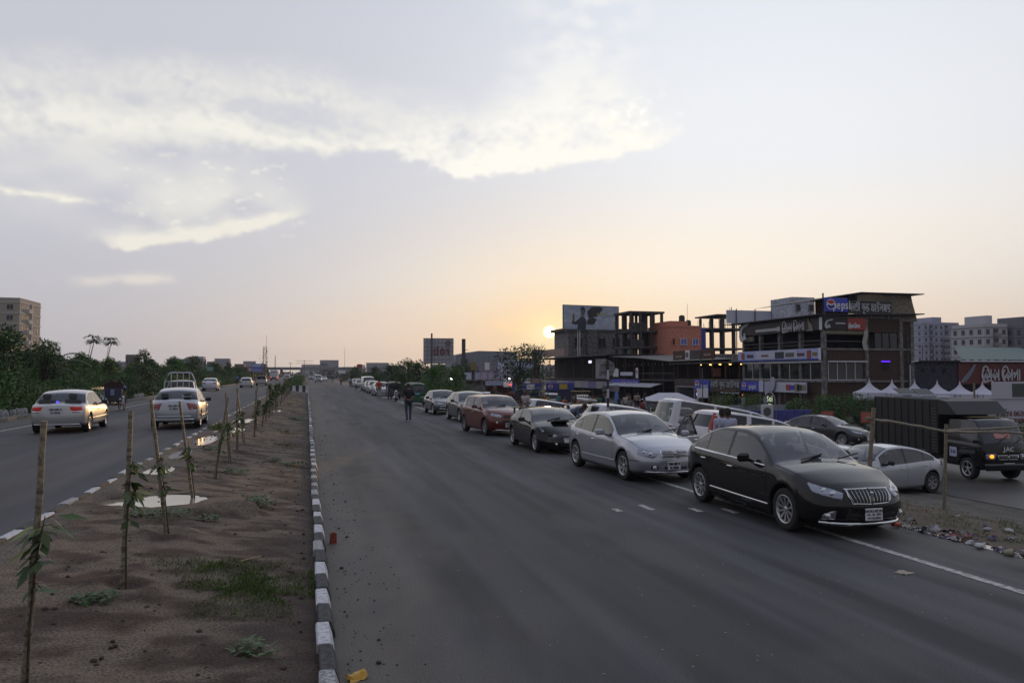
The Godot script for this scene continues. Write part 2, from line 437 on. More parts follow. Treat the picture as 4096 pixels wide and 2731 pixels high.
func build_ground() -> void:
	var n1 := noise(31, .9, 4); var n2 := noise(32, .25, 4); var n3 := noise(33, 5.0, 3)
	var land_m := mat("land", Color.WHITE, .95)
	land_m.vertex_color_use_as_albedo = true
	land_m.albedo_texture = ntex("soil_grain", .03, [[.25, Color(.6, .6, .6)], [.5, Color(.85, .85, .85)], [.75, Color(1, 1, 1)]], 6, 1024)
	land_m.uv1_triplanar = true; land_m.uv1_world_triplanar = true; land_m.uv1_scale = Vector3.ONE * .6
	land_m.normal_enabled = true; land_m.normal_texture = ntex("soil_bumps", .05, [], 5, 512, true); land_m.normal_scale = 1.0
	var land_tone := func(x: float, d: float) -> Color:
		var k := n1.get_noise_2d(x, d) + .5*n2.get_noise_2d(x, d)
		if x > 9.0 and x < 60.0:
			var dirt := Color(.145, .110, .078).lerp(Color(.17, .155, .13), smoothstep(13.5, 17.0, x + k*2.0))
			var grass := smoothstep(.0, .35, n1.get_noise_2d(x * .8 + 7.0, d * .8) + .25*n3.get_noise_2d(x, d))*smoothstep(16.5, 13.0, x)*smoothstep(10.0, 10.8, x)
			return dirt.lerp(Color(.070, .090, .030), grass * .85)*(1.0 + .35*k)
		if x >= 60.0: return Color(.10, .10, .07)*(1.0 + .3*k)
		return Color(.055, .07, .035)*(1.0 + .5*k)
	var xs := steps(9.6, 20.0, .22) + steps(20.0, 64.0, 1.2).slice(1) + steps(64.0, 1100.0, 20.0, 1.5).slice(1)
	var ds := steps(-30.0, 4.0, 3.0) + steps(4.0, 30.0, .25).slice(1) + steps(30.0, 160.0, 1.0, 1.04).slice(1) + steps(160.0, 1100.0, 30.0, 1.4).slice(1)
	var ny := func(x: float, d: float) -> float: return ground_y(x, d) + (.05*n1.get_noise_2d(x, d) + .018*n3.get_noise_2d(x, d))*smoothstep(9.9, 10.6, x)*smoothstep(19.6, 18.4, x)
	struct("terrain", sheet(xs, ds, ny, land_tone), land_m)
	var xl := steps(12.66, 30.0, .5) + steps(30.0, 1100.0, 4.0, 1.4).slice(1)
	xl.reverse()
	xl = xl.map(func(e): return -e)
	var dl := steps(-30.0, 160.0, 2.0) + steps(160.0, 1100.0, 30.0, 1.4).slice(1)
	struct("terrain", sheet(xl, dl, func(x: float, d: float) -> float: return ground_y(x, d), land_tone), land_m)
	var asp := asphalt()
	var tone_r := func(x: float, d: float) -> Color:
		var streak := .8*n2.get_noise_2d(x*2.0, d * .16) + .5*n1.get_noise_2d(x*2.6 + 50.0, d * .07) + .3*n3.get_noise_2d(x*1.1, d * .03)
		var base := Color(.060, .060, .066)*clampf(1.0 + 1.4*streak, .45, 2.2)
		var dusty := smoothstep(2.6, .5, x + 1.1*n1.get_noise_2d(x * .6, d * .16) + .35*n3.get_noise_2d(x * .4, d * .3))
		base = base.lerp(Color(.155, .130, .10), dusty*(.55 + .35*n1.get_noise_2d(x*2.0, d*1.4)))
		base = base.lerp(Color(.125, .118, .108), smoothstep(6.8, 8.8, x + n1.get_noise_2d(x, d * .3))*clampf(.45 + n2.get_noise_2d(x*2.0, d*1.2), .0, .9))
		base = base.lerp(Color(.088, .085, .084), clampf(smoothstep(.08, .5, n1.get_noise_2d(x * .55 + 9.0, d * .35)), .0, 1.0) * .65)
		base = base.lerp(Color(.030, .030, .033), .45*exp(-pow((x - 3.6 + .3*n1.get_noise_1d(d * .1)) / .9, 2.0)))
		return base
	var flat := func(_x: float, _d: float) -> float: return .0
	var rd := steps(-20.0, 5.0, 2.0) + steps(5.0, 70.0, .3, 1.012).slice(1) + steps(70.0, 520.0, 2.0, 1.06).slice(1)
	var shoulder := func(x: float, _d: float) -> float: return lerpc([[9.0, .0], [9.55, -.025], [9.75, -.16]], x)
	struct("road", sheet(steps(.20, 9.75, .14), rd, shoulder, tone_r), asp)
	var tone_l := func(x: float, d: float) -> Color:
		var streak := .5*n2.get_noise_2d(x*3.2, d * .22) + .3*n1.get_noise_2d(x*2.2 + 50.0, d * .10)
		var base := Color(.066, .066, .072)*(1.0 + .9*streak)
		return base.lerp(Color(.12, .11, .095), smoothstep(-10.8, -12.4, x + n1.get_noise_2d(x, d * .4)) * .55)
	struct("road", sheet(steps(-12.6, -3.44, .2), rd, func(_x: float, _d: float) -> float: return LEFT_Y, tone_l), asp)
	struct("road", sheet(steps(-3.44, .20, .3), steps(95.0, 104.4, 1.0), func(x: float, _d: float) -> float: return LEFT_Y * smoothstep(.2, -3.44, x), tone_l), asp)
	var tone_s := func(x: float, d: float) -> Color:
		return Color(.050, .049, .050).lerp(Color(.10, .09, .078), clampf(.3 + n1.get_noise_2d(x * .7, d * .7), .0, .8))
	var wet := asp.duplicate()
	wet.roughness = .5
	struct("service_road", sheet(steps(19.3, 27.5, .4), steps(4.0, 150.0, .5, 1.03), func(x: float, d: float) -> float: return HFIELD + .015 + .012 * n1.get_noise_2d(x, d), tone_s), wet)
	var lm := rough_mat("road_paint", lin(.52, .51, .48), 1.4, .62, 1.0, .7)
	for e in [[7.93, .13, 5.0, 60.0], [7.93, .13, 62.0, 400.0], [-10.72, .12, 6.0, 400.0]]:
		var lg := Geo.new()
		var ly := .004 + (LEFT_Y if e[0] < .0 else .0)
		var d: float = e[2]
		while d < e[3]:
			var w: float = e[1]*(1.0 + .12*n3.get_noise_1d(d*2.0))
			var d2: float = minf(d + (.8 if d < 60 else 8.0), e[3])
			lg.quad(Vector3(e[0] - w/2, ly, -d2), Vector3(e[0] + w/2, ly, -d2), Vector3(e[0] + w/2, ly, -d), Vector3(e[0] - w/2, ly, -d))
			d = d2
		struct("road_marking", lg, lm)
	for e in [[6.14, 13.0, .55], [6.9, 12.6, .4], [7.45, 12.3, .5], [5.5, 13.0, .3], [8.3, 10.9, .3]]:
		var lg := Geo.new()
		lg.quad(Vector3(e[0] - .05, .004, -e[1] - e[2]), Vector3(e[0] + .06, .004, -e[1] - e[2]), Vector3(e[0] + .07, .004, -e[1]), Vector3(e[0] - .06, .004, -e[1]))
		struct("road_marking", lg, lm)
	var soil := mat("soil", Color.WHITE, .95)
	soil.vertex_color_use_as_albedo = true
	soil.albedo_texture = T["soil_grain"]; soil.uv1_triplanar = true; soil.uv1_world_triplanar = true; soil.uv1_scale = Vector3.ONE * .9
	soil.normal_enabled = true; soil.normal_texture = T["soil_bumps"]; soil.normal_scale = .7
	var sh := soil_height.bind(n1, n2, n3)
	var stone := func(x: float, d: float) -> Color:
		var damp := smoothstep(-.15, .3, n1.get_noise_2d(x * .8, d*1.5) + .4*n3.get_noise_2d(x * .4, d * .5))
		var base := Color(.19, .145, .108).lerp(Color(.066, .038, .026), damp)
		base = base.lerp(Color(.17, .15, .125), smoothstep(-2.5, -3.4, x + n1.get_noise_2d(x, d) * .8) * .7)
		base = base.lerp(Color(.055, .034, .026), smoothstep(-.55, -.1, x + .7*n1.get_noise_2d(3.0, d*1.1)) * .8)
		return base*(1.0 + .3*n3.get_noise_2d(x*1.5, d*1.5))
	var md := steps(2.0, 24.0, .085) + steps(24.0, 95.0, .25, 1.02).slice(1)
	struct("median_soil", sheet(steps(-3.44, .14, .075), md, sh, stone), soil)
	struct("median_soil", sheet(steps(-3.44, .1, .5), steps(105.2, 420.0, 1.5, 1.05), func(x: float, d: float) -> float: return .55 + .08 * n1.get_noise_2d(x, d), func(_x: float, _d: float) -> Color: return Color(.06, .07, .03)), soil)
	kerb(.12, 1, "kerb", 2.4, 94.6)
	kerb(-3.40, -1, "kerb", 4.6, 94.6)
	kerb(.12, 1, "kerb", 105.0, 235.0)
	var far_k := Node3D.new()
	far_k.name = "kerb"; add_child(far_k, true); far_k.set_meta("kind", "structure")
	var cm := rough_mat("kerb_concrete", lin(.20, .19, .175), 1.2, .6, 1.0)
	var fk := Geo.new()
	var d := 20.0
	while d < 260.0:
		fk.bbox(Vector3(-12.72, LEFT_Y + .06, -d - .75), Vector3(.24, .22, 1.47), .02)
		d += 1.5
	tag(part("kerb_stones", fk, cm, far_k), "", "", "", "stuff")
	var rk := Geo.new()
	for k in 60:
		rk.bbox(Vector3(9.55, .0, -58.0 - k*1.5), Vector3(.22, .24, 1.47), .02)
	var rkn := struct("kerb", rk, cm)
	rkn.set_meta("kind", "structure")
	var nose := thing("median_end_wall", "black and white striped low end wall of the far median strip", "wall", Vector3(-1.75, 0, -104.8))
	for k in 9:
		var g := Geo.new()
		g.bbox(Vector3(-1.55 + k * .42, .42, 0), Vector3(.41, .86, .3), .03)
		part("stripe_block", g, M["kerb_white"] if k % 2 == 0 else M["kerb_black"], nose)
	var pm := mat("muddy_water", lin(.26, .21, .15), .08)
	pm.metallic_specular = .5
	var told := ["wide shallow muddy puddle between the third and fourth bamboo stakes", "small pale puddle beside the left kerb", "narrow pale puddle along the left kerb, behind the small one", "long pale puddle along the left kerb", "broad pale puddle at the left kerb beyond the long one", "puddle on the median past the leafy saplings", "far puddle across the middle of the median"]
	for pi in PUDDLES.size():
		var e := [PUDDLES[pi][0], PUDDLES[pi][1], PUDDLES[pi][2], PUDDLES[pi][3], 3 + pi*2, told[pi]]
		var g := Geo.new()
		var c := Vector3(0, 0, 0)
		var q := []
		for k in 36:
			var a := TAU*k/36.0
			var r := 1.22 + .12*noise(e[4], .5, 3).get_noise_2d(cos(a)*2.0, sin(a)*2.0)
			q.append(Vector3(cos(a)*e[2]*r, 0, sin(a)*e[3]*r))
		for k in 36: g.tri(c, q[k], q[(k + 1) % 36])
		solo("puddle", g, pm, e[5], "puddle", "", Vector3(e[0], puddle_y(e[0], e[1]), -e[1]))
const PUDDLES := [[-2.5, 13.7, .78, .52], [-2.98, 17.4, .26, .6], [-3.05, 20.8, .22, .9], [-2.98, 24.8, .28, 1.5], [-2.75, 29.4, .5, 1.1], [-2.65, 35.2, .42, 1.2], [-1.9, 46.0, .6, .9]]
func puddle_y(x: float, _d: float) -> float:
	return median_y(x) - .012
func soil_height(x: float, d: float, n1: FastNoiseLite, n2: FastNoiseLite, n3: FastNoiseLite) -> float:
	var y := median_y(x) + .012 + .016*n2.get_noise_2d(x*2.0, d*2.0) + .018*n1.get_noise_2d(x*1.6, d*1.6) + .014*n3.get_noise_2d(x, d)
	var sd := fposmod(d - 8.58 + 1.35, 2.70) - 1.35
	var m := Vector2(x + 1.76, sd).length()
	if m < .5: y += .05*exp(-pow((m - .28) / .12, 2.0)) - .02*exp(-m*m / .02)
	for p in PUDDLES:
		var q := Vector2((x - p[0])/(p[2]*1.7), (d - p[1])/(p[3]*1.7)).length()*(1.0 + .22*n1.get_noise_2d(x*1.4, d*1.4) + .10*n3.get_noise_2d(x, d))
		var lv := puddle_y(p[0], .0)
		if q < 1.0: y = lerpf(lv - .03, maxf(y, lv + .012), smoothstep(.5, .85, q))
		elif q < 1.4: y = lerpf(maxf(y, lv + .012), y, smoothstep(1.0, 1.4, q))
	return lerpf(median_y(x) - .01, y, smoothstep(.14, -.25, x)*smoothstep(-3.44, -3.1, x))
func median_y(x: float) -> float:
	return .10 - .13*x
func kerb(x: float, side: int, called: String, d0: float, d1: float) -> void:
	var root := Node3D.new()
	root.name = called; add_child(root, true); root.set_meta("kind", "structure")
	var wm := rough_mat("kerb_white", lin(.60, .60, .63), 2.3, .8, 1.0, .75)
	var km := rough_mat("kerb_black", lin(.06, .06, .063), 2.3, .6, 1.0, .8)
	var wm2 := rough_mat("kerb_white_worn", lin(.44, .44, .45), 3.1, .6, 1.0, .8)
	var meshes := []
	rng.seed = 91
	for k in 6:
		var g := Geo.new()
		var prof := [Vector2(0, -.05), Vector2(0, .16), Vector2(.012, .172), Vector2(.10, .172), Vector2(.118, .165), Vector2(.155, .06), Vector2(.165, -.05)]
		var p := []
		for z in [-.298, -.285, .285, .298]:
			var row := []
			var inset := .006 if absf(z) > .29 else .0
			for q in prof:
				row.append(Vector3((q.x + rng.randf_range(-.003, .003))*side, q.y - inset + rng.randf_range(-.004, .004), z))
			p.append(row)
		for i in 3:
			for j in prof.size() - 1: g.quad(p[i][j], p[i][j + 1], p[i + 1][j + 1], p[i + 1][j])
		for i in [0, 3]:
			for j in range(1, prof.size() - 1): g.tri(p[i][0], p[i][j], p[i][j + 1])
		meshes.append([g.mesh(wm if k % 3 else wm2), g.mesh(km)])
	var i := 0
	var d := d0
	while d < d1:
		var o := MeshInstance3D.new()
		o.name = "kerb_stone"
		o.mesh = meshes[rng.randi() % 6][i % 2]
		root.add_child(o, true)
		o.position = Vector3(x + rng.randf_range(-.014, .014), rng.randf_range(-.022, .006) + (LEFT_Y if side < 0 else .0), -d)
		o.rotation = Vector3(rng.randf_range(-.012, .012), rng.randf_range(-.012, .012), 0)
		i += 1; d += .605
const FR := [1.0, .9, .62, .3, .0]
func car_rows(S: Dictionary, s: float) -> Array:
	var L: float = S.L
	var pw := curve(S.plan, s)
	var yb := curve(S.sill, s)
	var top := curve(S.top, s)
	var belt := minf(curve(S.belt, s), top - .03)
	var crown := lerpc(S.crown, s)
	var yr := maxf(top - crown, belt + .02)
	var gh := clampf((yr - belt - .05) / .15, .0, 1.0)
	var w6 := pw - lerpf(.05, .055, gh)
	var w7 = w6 - maxf(yr - .045 - belt, .0)*S.tumble
	var r := []
	var ya := yb
	for xa in [S.xf, S.xr]:
		var dx: float = s - xa
		if absf(dx) < S.ar: ya = maxf(ya, S.wr + sqrt(S.ar*S.ar - dx*dx))
	var mid := lerpf(yb, belt, .52)
	var y2 := maxf(yb + .10, ya + .025); var y3 := maxf(mid, ya + .05); var y4 := maxf(belt - .13, ya + .08)
	var arch := 1.0 if ya > yb + .01 else .0
	r.append(Vector2(ya if arch else yb + .04, pw - .28))
	r.append(Vector2(ya, pw - lerpf(.06, .008, arch)))
	r.append(Vector2(y2, pw - lerpf(.012, .0, arch)))
	r.append(Vector2(y3, pw + lerpf(.0, .008, arch)))
	r.append(Vector2(y4, pw - .004))
	r.append(Vector2(belt - .012, pw - .030))
	r.append(Vector2(belt, w6))
	r.append(Vector2(maxf(yr - .045, belt + .01), w7))
	var w8 = w7 - lerpf(.05, .035, gh)
	r.append(Vector2(yr, w8))
	for k in [1, 2, 3, 4]:
		r.append(Vector2(yr + crown*(1.0 - FR[k]*FR[k]), w8*FR[k]))
	return r
func car_x(S: Dictionary, s: float, y: float, f: float) -> float:
	var a = (lerpc(S.nose, y) + S.bow*f*f*absf(f))*maxf(.0, 1.0 - s / .75)
	var b = (lerpc(S.tail, y) + S.rbow*f*f*absf(f))*maxf(.0, 1.0 - (S.L - s) / .75)
	return s + a - b
func car_row_at(rows: Array, y: float) -> float:
	for k in range(1, 8):
		if y <= rows[k + 1].x or k == 7:
			return lerpf(rows[k].y, rows[k + 1].y, clampf((y - rows[k].x)/maxf(rows[k + 1].x - rows[k].x, 1e-4), .0, 1.0))
	return rows[8].y
func skin(S: Dictionary, rear: bool, a: float, y: float, side: float) -> Vector3:
	var s := maxf(absf(a) - 1.0, .0)
	if rear: s = S.L - s
	var w := car_row_at(car_rows(S, s), y)
	var f := clampf(a, -1.0, 1.0)
	return Vector3(w*f*side, y, car_x(S, s, y, f) - S.L * .5)
func patch(g: Geo, S: Dictionary, rear: bool, side: float, q: Array, up := .008, nu := 8, nv := 5) -> void:
	var p := []
	for i in nu + 1:
		var row := []
		for j in nv + 1:
			var u := i/float(nu); var w := j/float(nv)
			var c: Vector2 = (q[0] as Vector2).lerp(q[1], u).lerp((q[3] as Vector2).lerp(q[2], u), w)
			var e := .02
			var o := skin(S, rear, c.x, c.y, side)
			var n := (skin(S, rear, c.x + e, c.y, side) - o).cross(skin(S, rear, c.x, c.y + e, side) - o).normalized()
			var out := Vector3(o.x, .0, o.z + (S.L * .5 - .8)*(-1.0 if rear else 1.0))
			if n.dot(out) < .0: n = -n
			var edge: bool = i == 0 or j == 0 or i == nu or j == nv
			row.append(o + n*(-.004 if edge else up))
		p.append(row)
	g.grid(p)
func box_y(S: Dictionary, s: float) -> float:
	return curve(S.belt, s)
var wheel_sets := {}
func wheel_meshes(r: float, w: float, style: int) -> Array:
	var key := "%.3f %.3f %d" % [r, w, style]
	if wheel_sets.has(key): return wheel_sets[key]
	var rub := mat("tyre_rubber", lin(.018, .018, .019), .85)
	var alloy := mat("alloy", lin(.50, .50, .52), .32, .85)
	var dull := mat("dull_steel", lin(.22, .22, .23), .5, .6)
	var xf := Transform3D(Basis(Vector3(0, 0, 1), -PI/2), Vector3.ZERO)
	var rr := r*(.66 if style != 3 else .60)
	var t := Geo.new()
	t.lathe([Vector2(rr, -w * .46), Vector2(rr + .02, -w * .5), Vector2(r - .035, -w * .5), Vector2(r - .008, -w * .42), Vector2(r, -w * .3), Vector2(r, w * .3), Vector2(r - .008, w * .42), Vector2(r - .035, w * .5), Vector2(rr + .02, w * .5), Vector2(rr, w * .46)], 32, xf)
	t.lathe([Vector2(rr, w * .46), Vector2(rr - .01, w * .1), Vector2(rr - .02, -w * .2), Vector2(.0, -w * .2)], 28, xf)
	var g := Geo.new()
	g.lathe([Vector2(rr + .006, w * .43), Vector2(rr + .004, w * .485), Vector2(rr - .012, w * .48), Vector2(rr - .03, w * .36), Vector2(rr - .034, w * .1)], 32, xf)
	var spokes: int = [10, 6, 5, 6, 7][style]
	for k in spokes:
		var a := TAU*k/spokes
		var d := Vector3(0, cos(a), sin(a)); var s := Vector3(0, -sin(a), cos(a))
		var wi: float = [.026, .055, .05, .05, .032][style]; var wo: float = [.042, .085, .06, .09, .05][style]
		var r0 := r * .10; var r1 := rr - .02
		var z0 := w * .34; var z1 := w * .44
		var q := [d*r0 - s*wi * .5 + Vector3(z0, 0, 0), d*r0 + s*wi * .5 + Vector3(z0, 0, 0), d*r1 + s*wo * .5 + Vector3(z1, 0, 0), d*r1 - s*wo * .5 + Vector3(z1, 0, 0)]
		var dn := Vector3(-.03, 0, 0)
		g.quad(q[0], q[1], q[2], q[3])
		for e in [[1, 2], [3, 0]]: g.quad(q[e[0]], q[e[0]] + dn, q[e[1]] + dn, q[e[1]])
	g.lathe([Vector2(.0, w * .40), Vector2(r * .10, w * .39), Vector2(r * .14, w * .33), Vector2(r * .15, w * .1)], 16, xf)
	var black := mat("brake_shadow", lin(.02, .02, .02), .7)
	wheel_sets[key] = [t.mesh(rub), g.mesh(dull if style == 3 else alloy), black]
	return wheel_sets[key]
func add_wheel(root: Node3D, at: Vector3, r: float, w: float, style: int, turn := .0) -> void:
	var ms := wheel_meshes(r, w, style)
	var n := Node3D.new()
	n.name = "wheel"; root.add_child(n, true)
	n.position = at
	n.rotation.y = (.0 if at.x > .0 else PI) + turn
	part("tyre", ms[0], null, n); part("rim", ms[1], null, n)
func make_car(called: String, S: Dictionary, body_m: Material, label: String, category: String, at := Vector3.ZERO, turn := .0, group := "") -> Node3D:
	var root := thing(called, label, category, at, turn, group)
	var L: float = S.L
	var glass_m := glass("car_glass", Color(lin(.045, .050, .070), .50))  # bluish diffuse colour paints a sky reflection into the panes
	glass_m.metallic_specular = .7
	var dark_glass := glass("car_glass_tinted", Color(lin(.018, .020, .032), .82))
	var trim := mat("black_trim", lin(.012, .012, .013), .45)
	var chrome := mat("chrome", lin(.72, .72, .74), .14, 1.0)
	var hole := mat("car_underside", lin(.012, .012, .012), .9)
	var ss := [.0, .05, .12, .22, .36, .52, .7, L - .7, L - .52, L - .36, L - .22, L - .12, L - .05, L]
	for xa in [S.xf, S.xr]:
		for k in range(-6, 7): ss.append(xa + S.ar*sin(k*PI/12.0))
		ss.append(xa - S.ar - .012); ss.append(xa + S.ar + .012)
	for e in S.top: ss.append(e[0])
	var must := []
	for e in S.windows: must.append(e[0]); must.append(e[1])
	for e in [S.screen, S.rear]:
		must.append(e[0]); must.append(e[1])
	must.append_array(S.doors)
	ss.append_array(must)
	var x := .7
	while x < L - .7:
		ss.append(x); x += .16
	ss.sort()
	var st := []
	for s in ss:
		if s < .0 or s > L: continue
		if st.is_empty() or s - st[-1] > .011: st.append(s)
		elif s in must: st[-1] = s
	var N := st.size()
	var P := []
	for i in N:
		var r := car_rows(S, st[i])
		var row := []
		for j in 25:
			var k := j if j <= 12 else 24 - j
			var sg := -1.0 if j < 12 else 1.0
			var f: float = sg*(1.0 if k < 8 else FR[k - 8])
			row.append(Vector3(r[k].y*sg, r[k].x, car_x(S, st[i], r[k].x, f) - L * .5))
		P.append(row)
	var NN := []
	for i in N:
		var row := []
		for j in 25:
			var a: Vector3 = P[mini(i + 1, N - 1)][j] - P[maxi(i - 1, 0)][j]
			var b: Vector3 = P[i][mini(j + 1, 24)] - P[i][maxi(j - 1, 0)]
			row.append(b.cross(a).normalized())
		NN.append(row)
	if (NN[N/2][12] as Vector3).y < .0:
		for row in NN:
			for j in 25: row[j] = -row[j]
	var gs := {}
	var order := []
	var cell := func(name: String, m: Material, q: Array, nq: Array) -> void:
		if not gs.has(name):
			gs[name] = [Geo.new(), m]; order.append(name)
		var g: Geo = gs[name][0]
		g.trin(q[0], q[1], q[2], nq[0], nq[1], nq[2]); g.trin(q[0], q[2], q[3], nq[0], nq[2], nq[3])
	for i in N - 1:
		var s: float = (st[i] + st[i + 1]) * .5
		for j in 24:
			var k := j if j < 12 else 23 - j
			var name := "body"; var m := body_m
			if k == 0: name = "wheel_arch"; m = hole
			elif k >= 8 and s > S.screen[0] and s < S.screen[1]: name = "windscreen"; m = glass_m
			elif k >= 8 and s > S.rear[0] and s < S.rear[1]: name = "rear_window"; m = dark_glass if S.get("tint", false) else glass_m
			elif k >= 8 and s < S.screen[0]: name = "bonnet"
			elif k >= 8 and s > S.rear[1] and not S.get("van", false): name = "boot_lid"
			elif k >= 8: name = "roof"
			elif k == 6:
				var span := -1
				for w in S.windows.size():
					if s > S.windows[w][0] and s < S.windows[w][1]: span = w
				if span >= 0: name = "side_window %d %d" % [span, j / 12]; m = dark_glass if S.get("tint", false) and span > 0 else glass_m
				elif s > S.windows[0][0] and s < S.windows[-1][1]: name = "window_pillar"; m = trim if S.get("dark_pillars", true) else body_m
			elif k >= 2 and k <= 5:
				for w in S.doors.size() - 1:
					if s > S.doors[w] and s < S.doors[w + 1]: name = "door %d %d" % [w, j / 12]
			cell.call(name, m, [P[i][j], P[i][j + 1], P[i + 1][j + 1], P[i + 1][j]], [NN[i][j], NN[i][j + 1], NN[i + 1][j + 1], NN[i + 1][j]])
	for end in 2:
		var i := 0 if end == 0 else N - 1
		var r := car_rows(S, st[i])
		var cols := [-1.0, -.9, -.62, -.3, .0, .3, .62, .9, 1.0]
		var C := []
		for k in range(1, 9):
			var row := []
			for c in 9:
				var f: float = cols[c]
				if k == 8: row.append(P[i][8 + c])
				else: row.append(Vector3(r[k].y*f, r[k].x, car_x(S, st[i], r[k].x, f) - L * .5))
			C.append(row)
		var cn := []
		for k in 8:
			var row := []
			for c in 9:
				var a: Vector3 = C[mini(k + 1, 7)][c] - C[maxi(k - 1, 0)][c]
				var b: Vector3 = C[k][mini(c + 1, 8)] - C[k][maxi(c - 1, 0)]
				var nn := b.cross(a).normalized()
				if end == 1: nn = -nn
				row.append(-nn if nn.z*(1.0 if end == 1 else -1.0) < .0 else nn)
			cn.append(row)
		for k in 7:
			for c in 8:
				var name := "front_bumper" if end == 0 else "rear_bumper"
				var m := body_m
				if end == 1 and S.get("van", false) and k >= 4:
					name = "tailgate"
					if k == 5 and c > 0 and c < 7: name = "rear_window"; m = dark_glass if S.get("tint", false) else glass_m
				var q := [C[k][c], C[k][c + 1], C[k + 1][c + 1], C[k + 1][c]]
				var nq := [cn[k][c], cn[k][c + 1], cn[k + 1][c + 1], cn[k + 1][c]]
				if end == 0: q.reverse(); nq.reverse()
				cell.call(name, m, q, nq)
	for name in order:
		part(name.split(" ")[0], gs[name][0], gs[name][1], root)
	var u := Geo.new()
	var hw: float = curve(S.plan, L * .5)
	u.box(Vector3(0, curve(S.sill, L * .5) + .07, 0), Vector3((hw - .27)*2.0, .06, L - .9))
	u.box(Vector3(0, curve(S.sill, L * .5) + .05, (S.xf + S.xr) * .5 - L * .5), Vector3(hw*2.0 - .1, .05, S.xr - S.xf - S.ar*2.0 - .05))
	u.box(Vector3(0, .36, S.xf - L * .5), Vector3(hw*1.3, .14, .12)); u.box(Vector3(0, .33, S.xr - L * .5), Vector3(hw*1.3, .12, .12))
	part("underbody", u, hole, root)
	for xa in [S.xf, S.xr]:
		for sd in [-1.0, 1.0]:
			add_wheel(root, Vector3(sd * (hw - S.ww * .5 - .02), S.wr, xa - L * .5), S.wr, S.ww, S.get("rim", 0), S.get("steer", .0) if xa == S.xf else .0)
	var cb := Geo.new()
	var fx: float = S.get("seat", (S.screen[1] + .45)) - L * .5
	var sy: float = S.sill[0][1] + .22 + S.get("seat_up", .0)
	for rowx in [0, 1]:
		for sd in [-1.0, 1.0]:
			var z = fx + rowx * .88
			if z > S.rear[1] - L * .5 - .1: continue
			cb.bbox(Vector3(sd*hw * .45, sy, z), Vector3(hw * .62, .18, .5), .05)
			cb.bbox(Vector3(sd*hw * .45, sy + .36, z + .30), Vector3(hw * .58, .62, .14), .05, Basis(Vector3.RIGHT, .22))
			cb.bbox(Vector3(sd*hw * .45, sy + .76, z + .38), Vector3(hw * .30, .18, .10), .04, Basis(Vector3.RIGHT, .15))
	part("seats", cb, mat("seat_cloth", lin(.06, .06, .065), .9), root)
	var ds := Geo.new()
	var cy: float = curve(S.belt, S.screen[0] + .3)
	ds.bbox(Vector3(0, cy - .10, S.screen[0] + .52 - L * .5), Vector3(hw*1.72, .16, .52), .05)
	ds.box(Vector3(0, cy - .35, S.screen[0] + .40 - L * .5), Vector3(hw*1.7, .4, .1))
	part("dashboard", ds, mat("dashboard_plastic", lin(.022, .022, .023), .6), root)
	var sw := Geo.new()
	var ring := []
	for k in 17:
		var a := TAU*k/16
		ring.append(Vector3(hw * .45, cy - .02, S.screen[0] + .86 - L * .5) + Basis(Vector3.RIGHT, -.45)*Vector3(cos(a) * .18, sin(a) * .18, 0))
	sw.tube(ring, [.014], 5, false)
	part("steering_wheel", sw, trim, root)
	for sd in [-1.0, 1.0]:
		var mg := Geo.new()
		var mz: float = S.get("mirror", S.screen[0] + .62)
		var mw: float = curve(S.plan, mz)
		mg.bbox(Vector3(sd*(mw + .10), curve(S.belt, mz) + .09, mz - L * .5), Vector3(.21, .14, .10), .035)
		mg.beam(Vector3(sd*(mw - .06), curve(S.belt, mz) + .02, mz - L * .5), Vector3(sd*(mw + .04), curve(S.belt, mz) + .06, mz - L * .5), .05)
		part("mirror", mg, body_m if S.get("painted_mirrors", true) else trim, root)
		for w in S.doors.size() - 1:
			var hx: float = S.doors[w + 1] - .17
			if S.get("coupe", false) and w > 0: continue
			var hy := curve(S.belt, hx) - .14
			var hg := Geo.new()
			hg.bbox(Vector3(sd*(car_row_at(car_rows(S, hx), hy) + .018), hy, hx - L * .5), Vector3(.026, .032, .17), .01)
			part("handle", hg, chrome if S.get("chrome_handles", false) else body_m, root)
	for sd in [-.42, .36]:
		var wg := Geo.new()
		var s0: float = S.screen[0] - .02
		var a := Vector3(sd*hw, curve(S.top, s0) + .012, s0 - L * .5)
		var s1: float = S.screen[0] + .13
		wg.beam(a, Vector3(sd*hw - .55*hw, curve(S.top, s1) + .016, s1 - L * .5), .022)
		part("wiper", wg, trim, root)
	if S.get("seams", true):
		var sg := Geo.new()
		for sd in [-1.0, 1.0]:
			for dx in S.doors:
				var rw := car_rows(S, dx)
				var y: float = maxf(rw[2].x, .3)
				while y < rw[5].x:
					var y2: float = minf(y + .08, rw[5].x)
					var a := Vector3(sd*(car_row_at(rw, y) + .002), y, dx - L * .5); var b := Vector3(sd*(car_row_at(rw, y2) + .002), y2, dx - L * .5)
					sg.quad(a - Vector3(0, 0, .005), b - Vector3(0, 0, .005), b + Vector3(0, 0, .005), a + Vector3(0, 0, .005))
					y = y2
			var s := .02
			while s < S.screen[0]:
				var s2: float = minf(s + .12, S.screen[0])
				var pa := car_rows(S, s); var pb := car_rows(S, s2)
				var a := Vector3(sd*pa[8].y, pa[8].x + .003, car_x(S, s, pa[8].x, 1.0) - L * .5); var b := Vector3(sd*pb[8].y, pb[8].x + .003, car_x(S, s2, pb[8].x, 1.0) - L * .5)
				sg.quad(a - Vector3(.005, 0, 0), a + Vector3(.005, 0, 0), b + Vector3(.005, 0, 0), b - Vector3(.005, 0, 0))
				s = s2
		part("panel_gap", sg, trim, root)
	dress_car(root, S, body_m, chrome, trim)
	return root
func V(x: float, y: float) -> Vector2: return Vector2(x, y)
